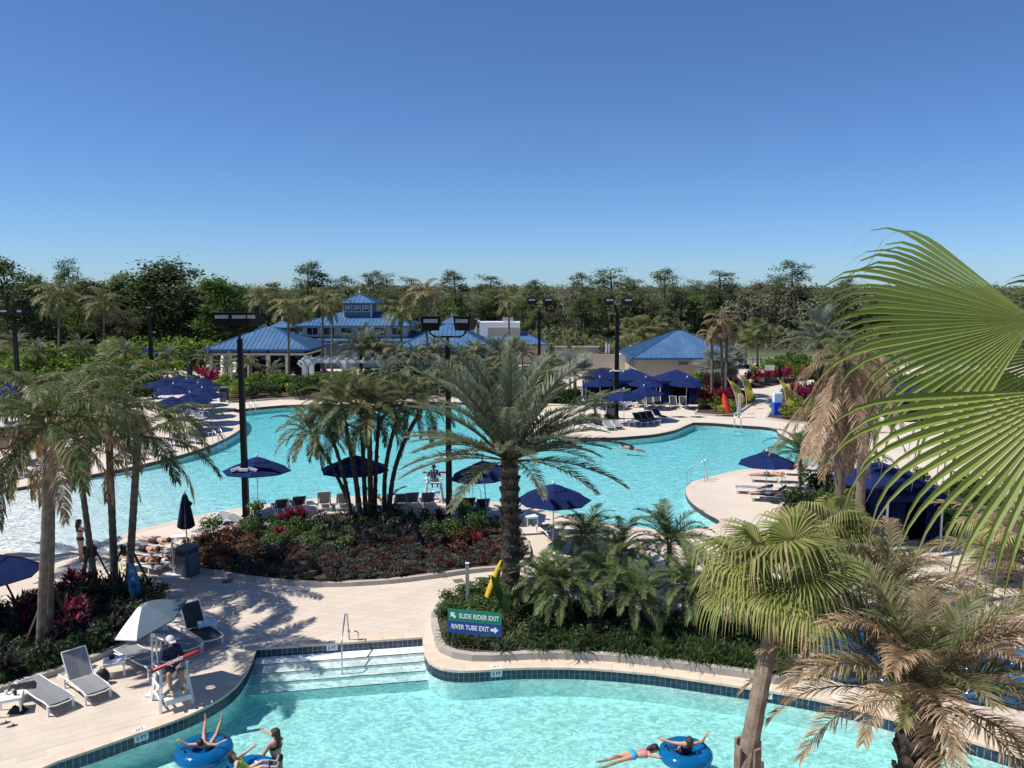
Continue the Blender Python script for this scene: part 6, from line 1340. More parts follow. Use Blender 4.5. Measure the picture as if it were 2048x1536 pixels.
# grey bin
def bin_(label, px, py, rz, sc=1.0):
    b = P(px, py); t_ = thing('litter_bin', label, 'bin', (b.x, b.y, 0), rz, 'grey and blue litter bins', sc); h = 1.08
    part('body', 'bin_blue', t_, ((0, 0, h / 2), (.58, .62, h))); part('front_panel', 'bin_grey', t_, ((0, -.315, .42), (.46, .02, .74))); part('side_panel', 'bin_grey', t_, ((.295, 0, .48), (.02, .54, .86))); part('side_panel', 'bin_grey', t_, ((-.295, 0, .48), (.02, .54, .86)))
    part('opening', 'ink', t_, ((0, -.312, .92), (.44, .012, .15)))
    o = MB(); o.add([(-.32, -.34, h), (.32, -.34, h), (.32, .34, h), (-.32, .34, h), (-.32, -.34, h + .02), (.32, -.34, h + .02), (.32, .34, h + .08), (-.32, .34, h + .08)], [(3, 2, 1, 0), (4, 5, 6, 7), (0, 1, 5, 4), (1, 2, 6, 5), (2, 3, 7, 6), (3, 0, 4, 7)]); o.obj('lid', M['bin_grey'], t_); return t_
bin_('grey and blue litter bin at the left end of the island', 376, 1150, R(-22)); bin_('grey litter bin across the pool left of the shrub bed', 449, 803, R(10), 1.25); bin_('dark litter bin at the foot of the far mast', 1221, 838, 0, 1.2)
b = P(345, 1152); ub = thing('umbrella_base', 'white umbrella base plate with short tube beside the bin', 'umbrella base', (b.x, b.y, 0), .3); part('plate', 'white', ub, ((0, 0, .05), (.75, .6, .1))); MB().lathe([(.04, 0), (.04, 1.0)], 10, (.05, .1, .1)).obj('tube', M['white'], ub); MB().lathe([(.09, 0), (.09, .06)], 10, (-.45, -.1, .0)).obj('wheel', M['white'], ub)
# handrails
def rail(label, pts, r=.022, group='steel pool handrails', extra=None):
    t_ = thing('handrail', label, 'handrail', pts[0], 0, group); o0 = Vector(pts[0]); MB().tube([Vector(p) - o0 for p in pts], r, 8).obj('rail_tube', M['steel'], t_, smooth=True)
    for e in extra or []: MB().tube([Vector(p) - o0 for p in e], r, 8).obj('rail_brace', M['steel'], t_, smooth=True)
A_, B2 = riv_back; mid = A_.lerp(B2, .535); rail('steel centre handrail on the river pool steps', [mid + Vector((.05, .02, 0)) - inw * -0 + Vector((0, .12, 0)), mid + Vector((.0, .12, .86)), mid + inw * .1 + Vector((-.03, 0, .93)), mid + inw * 1.0 + Vector((-.1, 0, .60)), mid + inw * 1.18 + Vector((-.11, 0, .45)), mid + inw * 1.2 + Vector((-.11, 0, -.66))], .024, extra=[[mid + Vector((.0, .12, .3)), mid + Vector((.28, .12, .3)), mid + Vector((.33, .12, .25)), mid + Vector((.33, .12, 0))]])
def ladder(label, px, py, rz, w=.5, h=.95, out=.75):
    b = P(px, py); t_ = thing('pool_ladder', label, 'ladder', (b.x, b.y, 0), rz, 'steel pool ladders')
    for y in (-w / 2, w / 2): MB().tube([(0, y, 0), (0, y, h * .9), (.08, y, h), (.2, y, h), (out, y, h * .45), (out, y, -.9)], .024, 7).obj('rail_tube', M['steel'], t_, smooth=True)
    for z in (-.3, -.6): part('rung', 'steel', t_, ((out, 0, z), (.08, w, .03)))
ladder('steel ladder behind the date palm at the island shore', 938, 1003, R(60)); ladder('steel ladder rail on the right hand peninsula', 1412, 962, R(150), .55, 1.15, 1.0); ladder('steel ladder at the left bend of the main pool', 432, 884, R(-40)); ladder('steel rail at the far pool corner', 505, 822, R(-60), .5, 1.0); ladder('steel rail near the yellow flags', 1474, 853, R(-100), .5, 1.2)

# ------------------------------------------------------------------ inner tubes
tor = MB(); NU, NV = 40, 14; Rr, rr = .41, .20
for i in range(NU):
    for j in range(NV):
        a = 2 * pi * i / NU; b_ = 2 * pi * j / NV; s_ = 1 + (.02 if i % 5 == 0 else 0); tor.v.append(((Rr + rr * cos(b_) * s_) * cos(a), (Rr + rr * cos(b_) * s_) * sin(a), rr * .82 * sin(b_) * s_)); tor.c.append((1, 1, 1))
tor.f = [(i * NV + j, ((i + 1) % NU) * NV + j, ((i + 1) % NU) * NV + (j + 1) % NV, i * NV + (j + 1) % NV) for i in range(NU) for j in range(NV)]
TORUS = tor.mesh('ring', M['vinyl'], True); flr = MB(); flr.lathe([(.30, -.10), (.32, -.09), (.32, -.08)], 24); FLOOR = flr.mesh('mesh_floor', M['vinyl'])
hd = MB(); hd.tube([(0, -.11, 0), (0, -.08, .05), (0, .08, .05), (0, .11, 0)], .018, 6); HAND = hd.mesh('handle', M['ink'])
def ring_tube(label, loc, rz=0, rot=None, sc=1.0, group='blue inflatable ring tubes', name='ring_tube', cat='inner tube'):
    t_ = thing(name, label, cat, loc, rz, group, sc)
    if rot: t_.rotation_euler = rot
    link('ring', TORUS, t_); link('mesh_floor', FLOOR, t_)
    for a in (0, pi): link('handle', HAND, t_, (cos(a) * .43, sin(a) * .43, .155), a)
    return t_
WT = WR + .07
c1 = P(408, 1502, WT); ring_tube('blue ring tube carrying the child with raised legs', c1, .7, sc=1.12); c2 = P(497, 1549, WT); ring_tube('blue ring tube at the bottom edge held by the woman', c2, .2, sc=1.1); c3 = P(1371, 1508, WT); ring_tube('blue ring tube with a swimmer lying across it at the right', c3, .1, sc=1.06)
# stacked tubes behind the frosted palm
rd = random.Random(6); kk = 0
NUM = ['front left', 'second from the left', 'third from the left', 'fourth from the left', 'fifth from the left', 'sixth from the left']
for i, px in enumerate((1688, 1775, 1860, 1945, 2030, 2110)):
    b = P(px, 1352 + i * 13)
    for l in range(4 if i % 2 == 0 else 3):
        ring_tube('blue ring tube in the %s stack, %s' % (NUM[i], ['bottom one', 'second from the bottom', 'third from the bottom', 'topmost one'][l]), b + Vector((rd.uniform(-.06, .06), rd.uniform(-.05, .05), .18 + .325 * l)), rd.random() * 6, group='stacked blue tubes')
for px, py, lb in ((1652, 1356, 'left'), (1716, 1368, 'middle'), (1772, 1385, 'right')):
    b = P(px, py); q = thing('rack_foot', 'dark bar foot of the tube rack, %s one' % lb, 'rack', (b.x, b.y, .03), -.5, 'feet of the tube rack'); part('bar', 'black_metal', q, ((0, 0, .0), (.42, .06, .06)))
for px, py in ((1675, 1396), (1730, 1408)):
    b = P(px, py); MB().lathe([(.13, 0), (.13, .004)], 18).obj('painted_spot', M['white'], thing('deck_spot', 'white painted round spot on the deck by the tubes', 'marking', (b.x, b.y, .016), 0, 'white deck spots'))

# ------------------------------------------------------------------ lifeguard chairs
def guard_chair(label, loc, rz, hs, w=.62, back=True):
    t_ = thing('lifeguard_chair', label, 'lifeguard chair', loc, rz, 'white lifeguard chairs'); d = .62
    for sx in (-1, 1):
        MB().bar((sx * (w / 2 + .1), -d / 2 - .12, 0), (sx * w / 2, -d / 2 + .1, hs), .06, .09).obj('leg', M['white'], t_); MB().bar((sx * (w / 2 + .1), d / 2 + .12, 0), (sx * w / 2, d / 2 - .08, hs), .06, .09).obj('leg', M['white'], t_)
        for z in (.3, .62): 
            if z < hs: part('side_rung', 'white', t_, ((sx * (w / 2 + .07), 0, z), (.04, d, .06)))
        part('armrest', 'white', t_, ((sx * (w / 2 + .03), .02, hs + .2), (.1, d, .04)), ((sx * (w / 2 + .02), -d / 2 + .05, hs + .1), (.05, .05, .2)))
    part('seat', 'white', t_, ((0, 0, hs), (w + .06, d, .04))); part('footboard', 'white', t_, ((0, -d / 2 - .12, hs * .38), (w + .02, .34, .04)), ((0, -d / 2 - .28, hs * .38 - .06), (w + .02, .03, .12)))
    MB().bar((-w / 2 - .05, d / 2 + .08, .15), (w / 2, d / 2 - .02, hs * .8), .03, .06).obj('brace', M['white'], t_)
    if back:
        for i in range(5): o = MB(); x = -w / 2 + .08 + i * (w - .16) / 4; o.bar((x, d / 2 - .04, hs), (x * 1.05, d / 2 + .1, hs + .62 + .06 * (1 - abs(i - 2) / 2)), .02, .1); o.obj('back_slat', M['white'], t_)
    return t_
lg = P(345, 1404); guard_chair('white lifeguard chair with seated guard at the river pool', (lg.x, lg.y, 0), R(38), .92)
lg2 = P(868, 1003); guard_chair('tall white lifeguard chair facing the main pool', (lg2.x, lg2.y, 0), R(180), 1.02, .7)
# the guard's white and dark umbrella
ub = P(306, 1392); u = thing('guard_umbrella', 'tilted umbrella with white and dark teal panels over the lifeguard', 'umbrella', (ub.x, ub.y, 0)); tp = D(315, 1222, ub.y); hp = tp.z
MB().tube([(0, 0, 0), (0, .1, hp * .6), (-.05, .25, hp + .1)], .022, 8).obj('pole', M['white_metal'], u); part('clamp_base', 'white_metal', u, ((0, 0, .04), (.3, .3, .08)))
cn = link('canopy', None, u, (-.05, .25, hp - .32)); cn.rotation_euler = (R(10), R(-20), 0)
pm = {k: canopy_panel(.98, .46, 6).mesh('canopy_panel', M[k]) for k in ('canvas_white', 'canvas_teal')}
for i in range(6): link('canopy_panel', pm['canvas_white' if cos(i * pi / 3 + R(178)) < .1 else 'canvas_teal'], cn, (0, 0, 0), i * pi / 3 + R(178))
for i in range(6): MB().bar((.08, 0, .46), (.96, 0, -.02), .018, .018).obj('rib', M['white_metal'], cn, loc=(0, 0, -.012)).rotation_euler = (0, 0, i * pi / 3 + R(208))

b = P(279, 746); tb_ = thing('blue_tub', 'bright blue round tub below the far left mast', 'tub', (b.x, b.y, 0)); MB().lathe([(1.15, 0), (1.3, .3), (1.28, .75), (1.12, .78), (1.05, .5)], 20).obj('tub_wall', M['kiosk_blue'], tb_, smooth=True)
# ------------------------------------------------------------------ people
import numpy as np
def capsule(mb, p0, p1, r0, r1, n=10):
    p0 = Vector(p0); p1 = Vector(p1); ax = p1 - p0
    if ax.length < 1e-4: ax = Vector((0, 0, 1e-3)); p1 = p0 + ax
    t = ax.normalized(); pts = []; rad = []
    for k in (-80, -50, -20): pts.append(p0 + t * sin(R(k)) * r0); rad.append(cos(R(k)) * r0)
    for k in (.0, .5, 1.0): pts.append(p0 + ax * k); rad.append(lerp(r0, r1, k))
    for k in (20, 50, 80): pts.append(p1 + t * sin(R(k)) * r1); rad.append(cos(R(k)) * r1)
    mb.tube(pts, rad, n)
def person(label, root, fwd, up, pose, skin, garments, s=1.0, hair='hair', head_dir=None, face=None, vox=.011, longhair=0, fingers=True, curl=.5, group=None, girth=1.0, cap=None, cat='person'):
    root = Vector(root); up = Vector(up).normalized(); fwd = Vector(fwd); fwd = (fwd - up * fwd.dot(up)).normalized(); left = up.cross(fwd)
    loc = lambda v: (left * v[0] + fwd * v[1] + up * v[2])
    caps = []
    def add(tag_, a, b, r0, r1): caps.append((tag_, Vector(a), Vector(b), r0, r1))
    g = girth; z0 = Vector((0, 0, 0)); waist = up * .18; chest = up * .36; nb = up * .50
    bendf = pose.get('bend', 0.0); chest = chest + fwd * bendf * .6; nb = nb + fwd * bendf
    add('pelvis', left * .075, left * -.075, .108 * g, .108 * g); add('pelvis', waist * .35, waist, .105 * g, .10 * g)
    add('torso', waist + left * .045, chest + left * .065, .095 * g, .105 * g); add('torso', waist - left * .045, chest - left * .065, .095 * g, .105 * g)
    add('torso', chest + left * .10 + up * .07, chest - left * .10 + up * .07, .085 * g, .085 * g)
    if pose.get('bust'):
        for k in (1, -1): add('torso', chest + left * .075 * k + fwd * .07, chest + left * .075 * k + fwd * .095 - up * .01, .06, .055)
    hu = Vector(loc(head_dir)).normalized() if head_dir else up; hf = Vector(loc(face)).normalized() if face else fwd; hf = (hf - hu * hf.dot(hu)).normalized()
    hc = nb + hu * .17; add('neck', nb, nb + hu * .1, .055, .05); hl = hu.cross(hf)
    add('head', hc + hu * .03 - hf * .02, hc + hu * .02 + hf * .015, .098, .09); add('head', hc - hu * .03 + hf * .03, hc - hu * .075 + hf * .05, .068, .045)
    add('head', hc + hf * .10 + hu * .005, hc + hf * .115 - hu * .02, .012, .016); add('head', hc + hf * .085 - hu * .055 + hl * .018, hc + hf * .085 - hu * .055 - hl * .018, .012, .012)
    for k in (1, -1): add('head', hc + hl * .094 * k + hu * .01, hc + hl * .097 * k - hu * .03, .018, .014)
    shz = up * .445 + fwd * bendf * .9
    for sd, k in (('l', 1), ('r', -1)):
        sh = shz + left * .165 * k; ua = Vector(loc(pose['ua_' + sd])).normalized(); fa = Vector(loc(pose['fa_' + sd])).normalized(); el = sh + ua * .28; wr = el + fa * .24
        add('uarm', sh, el, .058 * g, .042 * g); add('farm', el, wr, .042 * g, .029)
        hd_ = Vector(loc(pose.get('hd_' + sd, pose['fa_' + sd]))).normalized(); pal = hd_.cross(ua if abs(hd_.dot(ua)) < .95 else up).normalized(); nrm = pal.cross(hd_).normalized()
        for j in (-.022, 0, .022): add('hand', wr + hd_ * .02 + pal * j, wr + hd_ * .085 + pal * j * 1.3, .017, .015)
        if fingers:
            for j, (o_, l_) in enumerate(((-.034, .058), (-.012, .075), (.012, .07), (.034, .055))):
                b0 = wr + hd_ * .09 + pal * o_; b1 = b0 + (hd_ + nrm * curl * .4).normalized() * l_ * .5; b2 = b1 + (hd_ + nrm * curl * 1.6).normalized() * l_ * .5
                add('hand', b0, b1, .0095, .009); add('hand', b1, b2, .009, .008)
            b0 = wr + hd_ * .035 - pal * .03; b1 = b0 + (hd_ * .6 - pal * .8).normalized() * .04; add('hand', b0, b1, .012, .011); add('hand', b1, b1 + (hd_ - pal * .2).normalized() * .03, .010, .009)
        hp = left * .088 * k - up * .02; th = Vector(loc(pose['th_' + sd])).normalized(); sk = Vector(loc(pose['sh_' + sd])).normalized(); kn = hp + th * .42; an = kn + sk * .41
        add('thigh', hp, kn, .092 * g, .058 * g); add('shank', kn, kn + sk * .15, .055 * g, .057 * g); add('shank', kn + sk * .15, an, .057 * g, .036)
        ft_ = Vector(loc(pose.get('ft_' + sd, (0, 1, -.2)))).normalized(); add('foot', an - ft_ * .03, an + sk * .035 + ft_ * .09, .036, .034); add('foot', an + sk * .04 + ft_ * .09, an + sk * .045 + ft_ * .17, .034, .024)
    mb = MB()
    for tg, a, b, r0, r1 in caps: capsule(mb, a, b, r0, r1)
    o = mb.obj('tmp'); md = o.modifiers.new('r', 'REMESH'); md.mode = 'VOXEL'; md.voxel_size = vox; md.use_smooth_shade = True; sm = o.modifiers.new('s', 'SMOOTH'); sm.factor = .5; sm.iterations = 3
    bpy.context.view_layer.update(); me = bpy.data.meshes.new_from_object(o.evaluated_get(bpy.context.evaluated_depsgraph_get())); bpy.data.objects.remove(o)
    me.name = 'body'; me.materials.clear(); me.materials.append(M[skin])
    t_ = thing('person', label, cat, root, 0, group, s); link('body', me, t_)
    nv = len(me.vertices); co = np.empty(nv * 3); me.vertices.foreach_get('co', co); co = co.reshape(-1, 3); no = np.empty(nv * 3); me.vertices.foreach_get('normal', no); no = no.reshape(-1, 3)
    best = np.full(nv, 9.0); tid = np.zeros(nv, int); tt = np.zeros(nv)
    for i, (tg, a, b, r0, r1) in enumerate(caps):
        a_ = np.array(a); d_ = np.array(b - a); L2 = max(d_.dot(d_), 1e-9); u_ = np.clip((co - a_) @ d_ / L2, 0, 1); ds = np.linalg.norm(co - a_ - u_[:, None] * d_, axis=1) - (r0 + (r1 - r0) * u_)
        m_ = ds < best; best[m_] = ds[m_]; tid[m_] = i; tt[m_] = u_[m_]
    tags = np.array([c[0] for c in caps])[tid]; hgt = co @ np.array(up); fw = co @ np.array(fwd); hr = co - np.array(hc); hU = hr @ np.array(hu); hF = hr @ np.array(hf)
    polys = [tuple(p.vertices) for p in me.polygons]
    def shell(name, mask, m, off):
        vid = {}; vs = []; fs = []
        for pl in polys:
            if all(mask[v] for v in pl):
                q = []
                for v in pl:
                    if v not in vid: vid[v] = len(vs); vs.append(tuple(co[v] + no[v] * off))
                    q.append(vid[v])
                fs.append(q)
        if fs:
            e = MB(); e.add(vs, fs); e.obj(name, M[m], t_, smooth=True)
    for nm, m, fn, off in garments: shell(nm, fn(tags, tt, hgt, fw), m, off)
    if cap: shell('cap', (tags == 'head') & (hU > .028), cap, .014); q = MB(); q.box(hc + hf * .13 + hu * .03, (.15, .12, .012), rot=Matrix((hl, hf, hu)).transposed()); q.obj('cap_brim', M[cap], t_)
    if hair: shell('hair', (tags == 'head') & (((hU > .05) if cap is None else (hU > -.01)) & (hF < .085) | ((hF < .0) & (hU > -.085))) if cap is None else (tags == 'head') & (hF < -.01) & (hU > -.08) & (hU < .03), hair, .014)
    if longhair:
        q = MB(); capsule(q, hc - hf * .07 + hu * .02, hc - hf * .10 - hu * .14, .075, .07); capsule(q, hc - hf * .10 - hu * .14, hc - hf * .11 - hu * (.14 + longhair), .07, .035); q.obj('hair', M[hair], t_, smooth=True)
    for k in (1, -1): q = MB(); q.sphere(hc + hf * .093 + hl * .034 * k + hu * .012, .010, 6, 4); q.obj('eye', M['ink'], t_)
    return t_
IN = lambda *a: (lambda T: np.isin(T, a))
def trunks(l=.5): return lambda T, t, h, f: (T == 'pelvis') & (h < .10) | (T == 'thigh') & (t < l)
def bottoms(T, t, h, f): return (T == 'pelvis') & (h < .085) | (T == 'thigh') & (t < .10)
def bra(T, t, h, f): return np.isin(T, ('torso',)) & (h > .30) & (h < .385)
def shirt(sl=1.0, hem=.0): return lambda T, t, h, f: np.isin(T, ('torso', 'pelvis')) & (h > hem) | (T == 'uarm') & (t < sl * 2) | (T == 'farm') & (t < (sl * 2 - 1) * .9) | (T == 'neck') & (t < .15)
def onepiece(T, t, h, f): return np.isin(T, ('torso', 'pelvis')) & (h < .40)
def shoe(T, t, h, f): return T == 'foot'
# seated lifeguard at the river pool
rz = R(38); F = Vector((sin(rz), -cos(rz), 0)); rt_l = Vector((0, 0, 1)).cross(F)
SEAT = dict(ua_l=(.35, .35, -.85), fa_l=(-.5, .85, -.1), ua_r=(-.35, .35, -.85), fa_r=(.5, .85, -.1), th_l=(.18, 1, -.12), sh_l=(-.12, .12, -1), th_r=(-.18, 1, -.1), sh_r=(.05, .15, -1), ft_l=(.1, 1, -.15), ft_r=(-.1, 1, -.15), bend=.05)
person('lifeguard in navy shirt, white cap and grey shorts holding a red rescue tube', (lg.x, lg.y, 1.03), F, (0, 0, 1), SEAT, 'skin_tan', [('shirt', 'cloth_navy', shirt(1.0, .02), .018), ('shorts', 'cloth_grey', trunks(.85), .022), ('shoes', 'shoe_tan', shoe, .012)], 1.03, 'hair', cap='cap_white', head_dir=(0, .15, 1), face=(.1, 1, -.35), vox=.010, girth=1.12)
def rescue_tube(label, c, d, L, text=False):
    d = d.normalized(); t_ = thing('rescue_tube', label, 'rescue tube', c, atan2(d.y, d.x), 'red rescue tubes'); tl = d.z
    t_.rotation_euler = (0, -math.asin(d.z), atan2(d.y, d.x))
    o = MB(); pr = [(-.5, .02), (-.47, .05), (-.42, .07), (.42, .07), (.47, .05), (.5, .02)]; o.tube([(x * L, 0, 0) for x, r in pr], [r for x, r in pr], 10, flat=.75); o.obj('foam_body', M['red_vinyl'], t_, smooth=True)
    MB().tube([(-.44 * L, 0, 0), (-.40 * L, 0, 0)], .074, 10, flat=.76).obj('strap', M['ink'], t_); MB().tube([(.5 * L, 0, 0), (.56 * L, .03, -.05), (.6 * L, .02, -.12)], .008, 5).obj('tow_line', M['ink'], t_)
    if text:
        link('lettering', text_mesh('GUARD', .12, M['white']), t_, (0.02, -.060, .034), rot=(R(62), 0, 0))
cg = Vector((lg.x, lg.y, 0)) + F * .37 + Vector((0, 0, 1.26)); rescue_tube('red rescue tube marked GUARD on the lap of the near lifeguard', cg, Vector((.80, .34, .26)), 1.32, True)
person('lifeguard seen from behind in navy shirt on the tall chair', (lg2.x, lg2.y + .02, 1.13), (0, 1, 0), (0, 0, 1), dict(SEAT, ua_l=(.5, .2, -.8), ua_r=(-.5, .2, -.8)), 'skin_dark', [('shirt', 'cloth_navy', shirt(.6, .02), .018), ('shorts', 'cloth_grey', trunks(.8), .02)], 1.0, 'hair', vox=.014)
rescue_tube('red rescue tube across the lap of the far lifeguard', Vector((lg2.x, lg2.y + .34, 1.45)), Vector((1, .02, 0)), 1.25)
# woman standing at the beach entry
b = P(163, 1121); person('woman in black bikini standing at the beach entry behind the slim palm', (b.x, b.y, .905), (.55, .75, 0), (0, 0, 1), dict(ua_l=(.2, .5, -.8), fa_l=(-.3, .5, .8), ua_r=(-.2, .6, -.7), fa_r=(.3, .5, .8), th_l=(.03, .06, -1), sh_l=(.0, -.06, -1), th_r=(-.05, -.02, -1), sh_r=(.02, -.12, -1), ft_l=(.1, 1, -.1), ft_r=(-.1, 1, -.1), bust=True), 'skin', [('bikini_bottom', 'cloth_black', bottoms, .008), ('bikini_top', 'cloth_black', bra, .008)], 1.0, 'hair', longhair=.14, vox=.011)
# river pool bathers
SIT = dict(ua_l=(.95, -.05, .05), fa_l=(.75, .35, .35), ua_r=(-.95, -.05, .05), fa_r=(-.75, .35, .35), th_l=(.26, .85, -.35), sh_l=(.10, .95, -.15), th_r=(-.26, .85, -.35), sh_r=(-.12, .9, -.1), ft_l=(.1, .9, .5), ft_r=(-.1, .9, .5))
person('child with raised legs lying back in the blue ring tube at the left', c1 + Vector((.02, .12, .06)), (.0, .62, .80), (.03, -.80, .58), SIT, 'skin', [('swim_shirt', 'cloth_lime', onepiece, .008), ('shorts', 'cloth_purple', bottoms, .01)], .76, 'hair', vox=.012, head_dir=(0, .25, 1))
person('child in lime swim shirt in the ring tube at the bottom edge', c2 + Vector((-.02, .02, .08)), (.75, .25, .65), (-.62, -.15, .75), dict(SIT, th_l=(.2, .95, -.35), sh_l=(.1, .6, -.8), th_r=(-.2, .95, -.3), sh_r=(-.1, .65, -.75), ft_l=(.1, .6, .6), ft_r=(-.1, .6, .6), ua_l=(.6, .5, -.4), fa_l=(.3, .9, -.2)), 'skin_pale', [('swim_shirt', 'cloth_lime', onepiece, .008)], .80, 'hair', longhair=.05, vox=.012, head_dir=(0, .2, 1))
b = P(552, 1520, WR); person('woman in dark bikini standing waist deep and pointing left', (b.x, b.y, WR + .02), (-.75, .55, 0), (0, 0, 1), dict(ua_l=(.35, .35, -.75), fa_l=(.25, .15, -.95), ua_r=(.15, .95, .12), fa_r=(.1, 1, .05), th_l=(.05, .05, -1), sh_l=(0, -.1, -1), th_r=(-.05, -.05, -1), sh_r=(0, -.1, -1), bust=True), 'skin', [('bikini_bottom', 'cloth_black', bottoms, .008), ('bikini_top', 'cloth_black', bra, .008)], .98, 'hair_brown', longhair=.16, vox=.010, face=(.15, 1, -.1))
b = P(1266, 1512, WR); person('girl in pink top and aqua bottoms swimming beside the ring tube', (b.x, b.y, WR + .03), (.10, -.15, -1), (1, .10, .08), dict(ua_l=(.5, .3, .8), fa_l=(-.1, -.1, 1), ua_r=(-.45, .2, .9), fa_r=(.1, -.1, 1), th_l=(.1, .1, -1), sh_l=(.05, .2, -1), th_r=(-.1, .15, -1), sh_r=(-.05, .25, -1), ft_l=(0, 0, -1), ft_r=(0, 0, -1)), 'skin', [('bikini_bottom', 'cloth_aqua', bottoms, .010), ('bikini_top', 'cloth_pink', bra, .010)], .84, 'hair', head_dir=(0, -.55, .85), face=(0, .85, .55), vox=.010, longhair=.05)
person('swimmer with long dark hair lying back in the ring tube at the right', c3 + Vector((.0, .10, .02)), (.0, .8, .6), (.05, -.6, .8), dict(SIT, ua_l=(.9, .25, -.3), fa_l=(.85, .3, -.05), ua_r=(-.8, .3, -.1), fa_r=(-.25, .25, .9), th_l=(.2, .8, -.6), sh_l=(.1, .3, -.9), th_r=(-.2, .8, -.6), sh_r=(-.1, .3, -.9)), 'skin', [('swimsuit', 'cloth_navy', onepiece, .008)], .86, 'hair_brown', longhair=.12, vox=.011)
# bathers in the main pool
b = P(1262, 897, WM); person('lone swimmer in the middle of the main pool', (b.x, b.y, WM + .02), (.1, 0, -1), (-1, .35, .1), dict(ua_l=(.7, .1, .7), fa_l=(.2, 0, 1), ua_r=(-.7, .1, .7), fa_r=(-.2, 0, 1), th_l=(.1, .1, -1), sh_l=(.05, .1, -1), th_r=(-.1, .1, -1), sh_r=(-.05, .1, -1), ft_l=(0, 0, -1), ft_r=(0, 0, -1)), 'skin', [('trunks', 'cloth_black', trunks(.5), .012)], 1.0, 'hair', head_dir=(0, -.7, .8), face=(0, .8, .7), vox=.016, fingers=False)
b = P(76, 972, WM); person('small child standing in shallow water at the far left edge', (b.x, b.y, WM + .12), (.8, -.5, 0), (0, 0, 1), dict(ua_l=(.3, .2, -.9), fa_l=(.1, .5, -.8), ua_r=(-.3, .2, -.9), fa_r=(-.1, .5, -.8), th_l=(.05, 0, -1), sh_l=(0, 0, -1), th_r=(-.05, 0, -1), sh_r=(0, 0, -1)), 'skin', [('trunks', 'board_blue', trunks(.5), .012)], .62, 'hair', vox=.016, fingers=False)
b = P(955, 835, WM); person('bather with pale back at the far shore behind the date palm', (b.x, b.y, WM + .1), (.2, 1, 0), (0, 0, 1), dict(ua_l=(.4, .1, -.9), fa_l=(.1, .5, -.8), ua_r=(-.4, .1, -.9), fa_r=(-.1, .5, -.8), th_l=(.05, 0, -1), sh_l=(0, 0, -1), th_r=(-.05, 0, -1), sh_r=(0, 0, -1)), 'skin_pale', [('trunks', 'cloth_red', trunks(.5), .012)], .95, 'hair', vox=.018, fingers=False)
# sunbathers
PR = dict(ua_l=(.8, .0, .6), fa_l=(-.4, .1, .9), ua_r=(-.8, .0, .6), fa_r=(.4, .1, .9), th_l=(.06, .0, -1), sh_l=(.02, -.05, -1), th_r=(-.06, .0, -1), sh_r=(-.02, -.05, -1), ft_l=(0, -.3, -1), ft_r=(0, -.3, -1))
def lie(label, foot, head, frac, skin, gm, hair, prone=True, z=.47, s=1.0, lh=0, pose=None):
    f = P(*foot) if not isinstance(foot, Vector) else foot; h = P(*head) if not isinstance(head, Vector) else head; d = (h - f).normalized(); c = f + d * frac
    return person(label, (c.x, c.y, z), (0, 0, -1 if prone else 1), d + Vector((0, 0, .06)), pose or PR, skin, gm, s, hair, head_dir=(0, -.1, 1), vox=.013, longhair=lh, fingers=False, group=None)
lie('man in black swim shorts lying face down on a lounger near the bin', SBL[0][0], SBL[0][1], .95, 'skin', [('trunks', 'cloth_black', trunks(.6), .012)], 'hair')
lie('sunbather in printed shorts lying behind the man near the bin', SBL[1][0], SBL[1][1], 1.0, 'skin_pale', [('trunks', 'cloth_brown', trunks(.7), .014)], 'hair')
lounger('lounger with white towels in front of the sunbathing men', (252, 1135), (318, 1146), 2, 'sling', 'loungers of the sunbathers')
lie('woman with dark hair lying on white towels in front of the sunbathing men', (252, 1135), (318, 1146), 1.0, 'skin_tan', [('bikini_bottom', 'cloth_navy', bottoms, .01), ('bikini_top', 'cloth_navy', bra, .01)], 'hair', lh=.1)
p = P(290, 1140); crumple(.9, .5, .05, '', 11).obj('towel_cloth', M['cloth_white'], thing('white_towel', 'white towel under the sunbathing woman', 'towel', (p.x + .3, p.y, .345), .3), smooth=True)
p = P(243, 1132); crumple(.25, .2, .14, '', 12).obj('bag_body', M['cloth_lime'], thing('lime_bag', 'lime green bag between the palm trunks', 'bag', (p.x, p.y, .0)), smooth=True)
p = P(333, 1125); crumple(.4, .2, .2, '', 13).obj('bag_body', M['cloth_lime'], thing('lime_bag', 'lime green bag behind the white umbrella base', 'bag', (p.x, p.y, .0)), smooth=True)
f = P(1500, 962); lie('sunbather lying on the second lounger from the right hand ladder', f, f + Vector((2, -.5, 0)), .95, 'skin', [('trunks', 'cloth_grey', trunks(.5), .012)], 'hair', prone=False)
f = P(1545, 948); lie('sunbather in red on the third lounger from the right hand ladder', f, f + Vector((2, -.5, 0)), .95, 'skin_tan', [('swimsuit', 'cloth_red', onepiece, .012)], 'hair', prone=False)
f = P(1500, 1000); lie('sunbather lying on the lounger under the right hand umbrella', f, f + Vector((2, -.5, 0)), .95, 'skin', [('trunks', 'cloth_white', trunks(.5), .012)], 'hair', prone=False)
f = P(1040, 1036); h = P(1008, 1054); d = (h - f).normalized(); c = f + d * 1.0; q = d + Vector((0, 0, .95))
person('person reclining with one arm raised on the dark lounger right of the date palm', (c.x, c.y, .46), -d + Vector((0, 0, .4)), q, dict(ua_l=(.3, .5, -.7), fa_l=(.1, .9, -.2), ua_r=(-.5, .7, .2), fa_r=(.1, .5, .8), th_l=(.1, 1, -.35), sh_l=(.05, .6, -.85), th_r=(-.1, 1, .1), sh_r=(-.05, .5, -.9)), 'skin_tan', [('trunks', 'cloth_brown', trunks(.6), .012)], 1.0, 'hair', vox=.013, fingers=False)
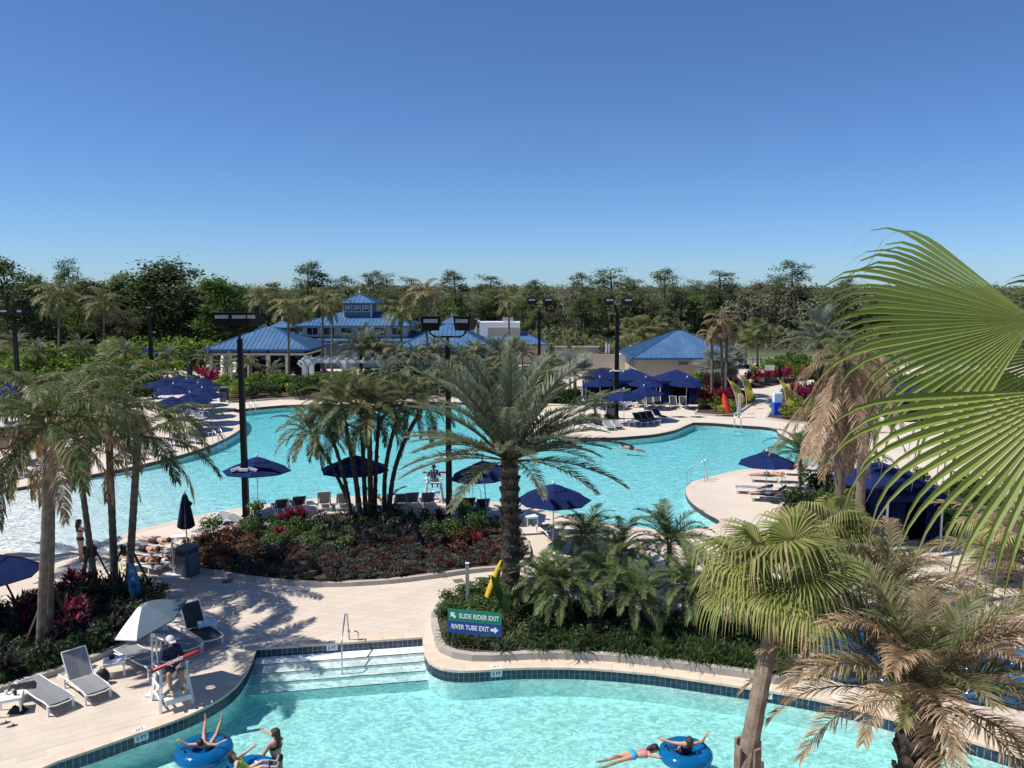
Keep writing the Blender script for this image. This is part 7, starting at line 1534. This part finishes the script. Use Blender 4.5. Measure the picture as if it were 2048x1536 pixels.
# guests at the pavilion and beyond
STAND = dict(ua_l=(.25, .1, -.95), fa_l=(.05, .4, -.9), ua_r=(-.25, .1, -.95), fa_r=(-.05, .4, -.9), th_l=(.05, .0, -1), sh_l=(0, -.03, -1), th_r=(-.05, .0, -1), sh_r=(0, -.03, -1), ft_l=(.1, 1, -.1), ft_r=(-.1, 1, -.1))
for px, py, cl, bt, fw_, lb in ((538, 769, 'cloth_red', 'cloth_navy', (.3, 1, 0), 'in red at the pavilion front'), (545, 771, 'cloth_white', 'cloth_grey', (1, .2, 0), 'in white at the pavilion front'), (553, 770, 'cloth_grey', 'cloth_brown', (-1, .3, 0), 'in grey beside the pavilion tables'), (562, 768, 'cloth_purple', 'cloth_black', (0, 1, 0), 'in purple at the pavilion counter'), (588, 773, 'cloth_white', 'cloth_navy', (-.5, 1, 0), 'in white right of the pavilion palm'), (655, 771, 'cloth_white', 'cloth_aqua', (-1, .1, 0), 'in white under the pergola end'), (1490, 775, 'cloth_white', 'cloth_navy', (.2, 1, 0), 'in white at the entry gate'), (704, 772, 'cloth_navy', 'cloth_grey', (1, 0, 0), 'in navy under the pergola')):
    b = P(px, py); person('standing guest ' + lb, (b.x, b.y, .89), fw_, (0, 0, 1), STAND, 'skin', [('shirt', cl, shirt(.45, .0), .016), ('shorts', bt, trunks(.9), .018), ('shoes', 'cloth_black', shoe, .012)], 1.02, 'hair_brown', vox=.022, fingers=False, group='guests at the pavilions')
for k, (px, py) in enumerate(((520, 772), (560, 774), (600, 772))):
    b = P(px, py); t_ = thing('high_table', 'dark high table at the pavilion front, %s one' % ['left', 'middle', 'right'][k], 'table', (b.x, b.y, 0), 0, 'pavilion high tables'); MB().lathe([(.4, 0), (.4, .04)], 14, (0, 0, 1.02)).obj('table_top', M['wood_dark'], t_); MB().lathe([(.26, 0), (.05, .05), (.04, 1.02)], 10).obj('pedestal', M['black_metal'], t_)
    for a in (0, 2.1, 4.2):
        q = thing('bar_stool', 'white bar stool round the %s pavilion table' % ['left', 'middle', 'right'][k], 'stool', (b.x + cos(a) * .75, b.y + sin(a) * .75, 0), 0, 'pavilion bar stools round the %s table' % ['left', 'middle', 'right'][k]); MB().lathe([(.19, 0), (.19, .05)], 10, (0, 0, .72)).obj('seat', M['white'], q)
        for e in range(4): w_ = e * pi / 2 + .7; MB().tube([(cos(w_) * .22, sin(w_) * .22, 0), (cos(w_) * .12, sin(w_) * .12, .72)], .016, 5).obj('leg', M['white'], q)
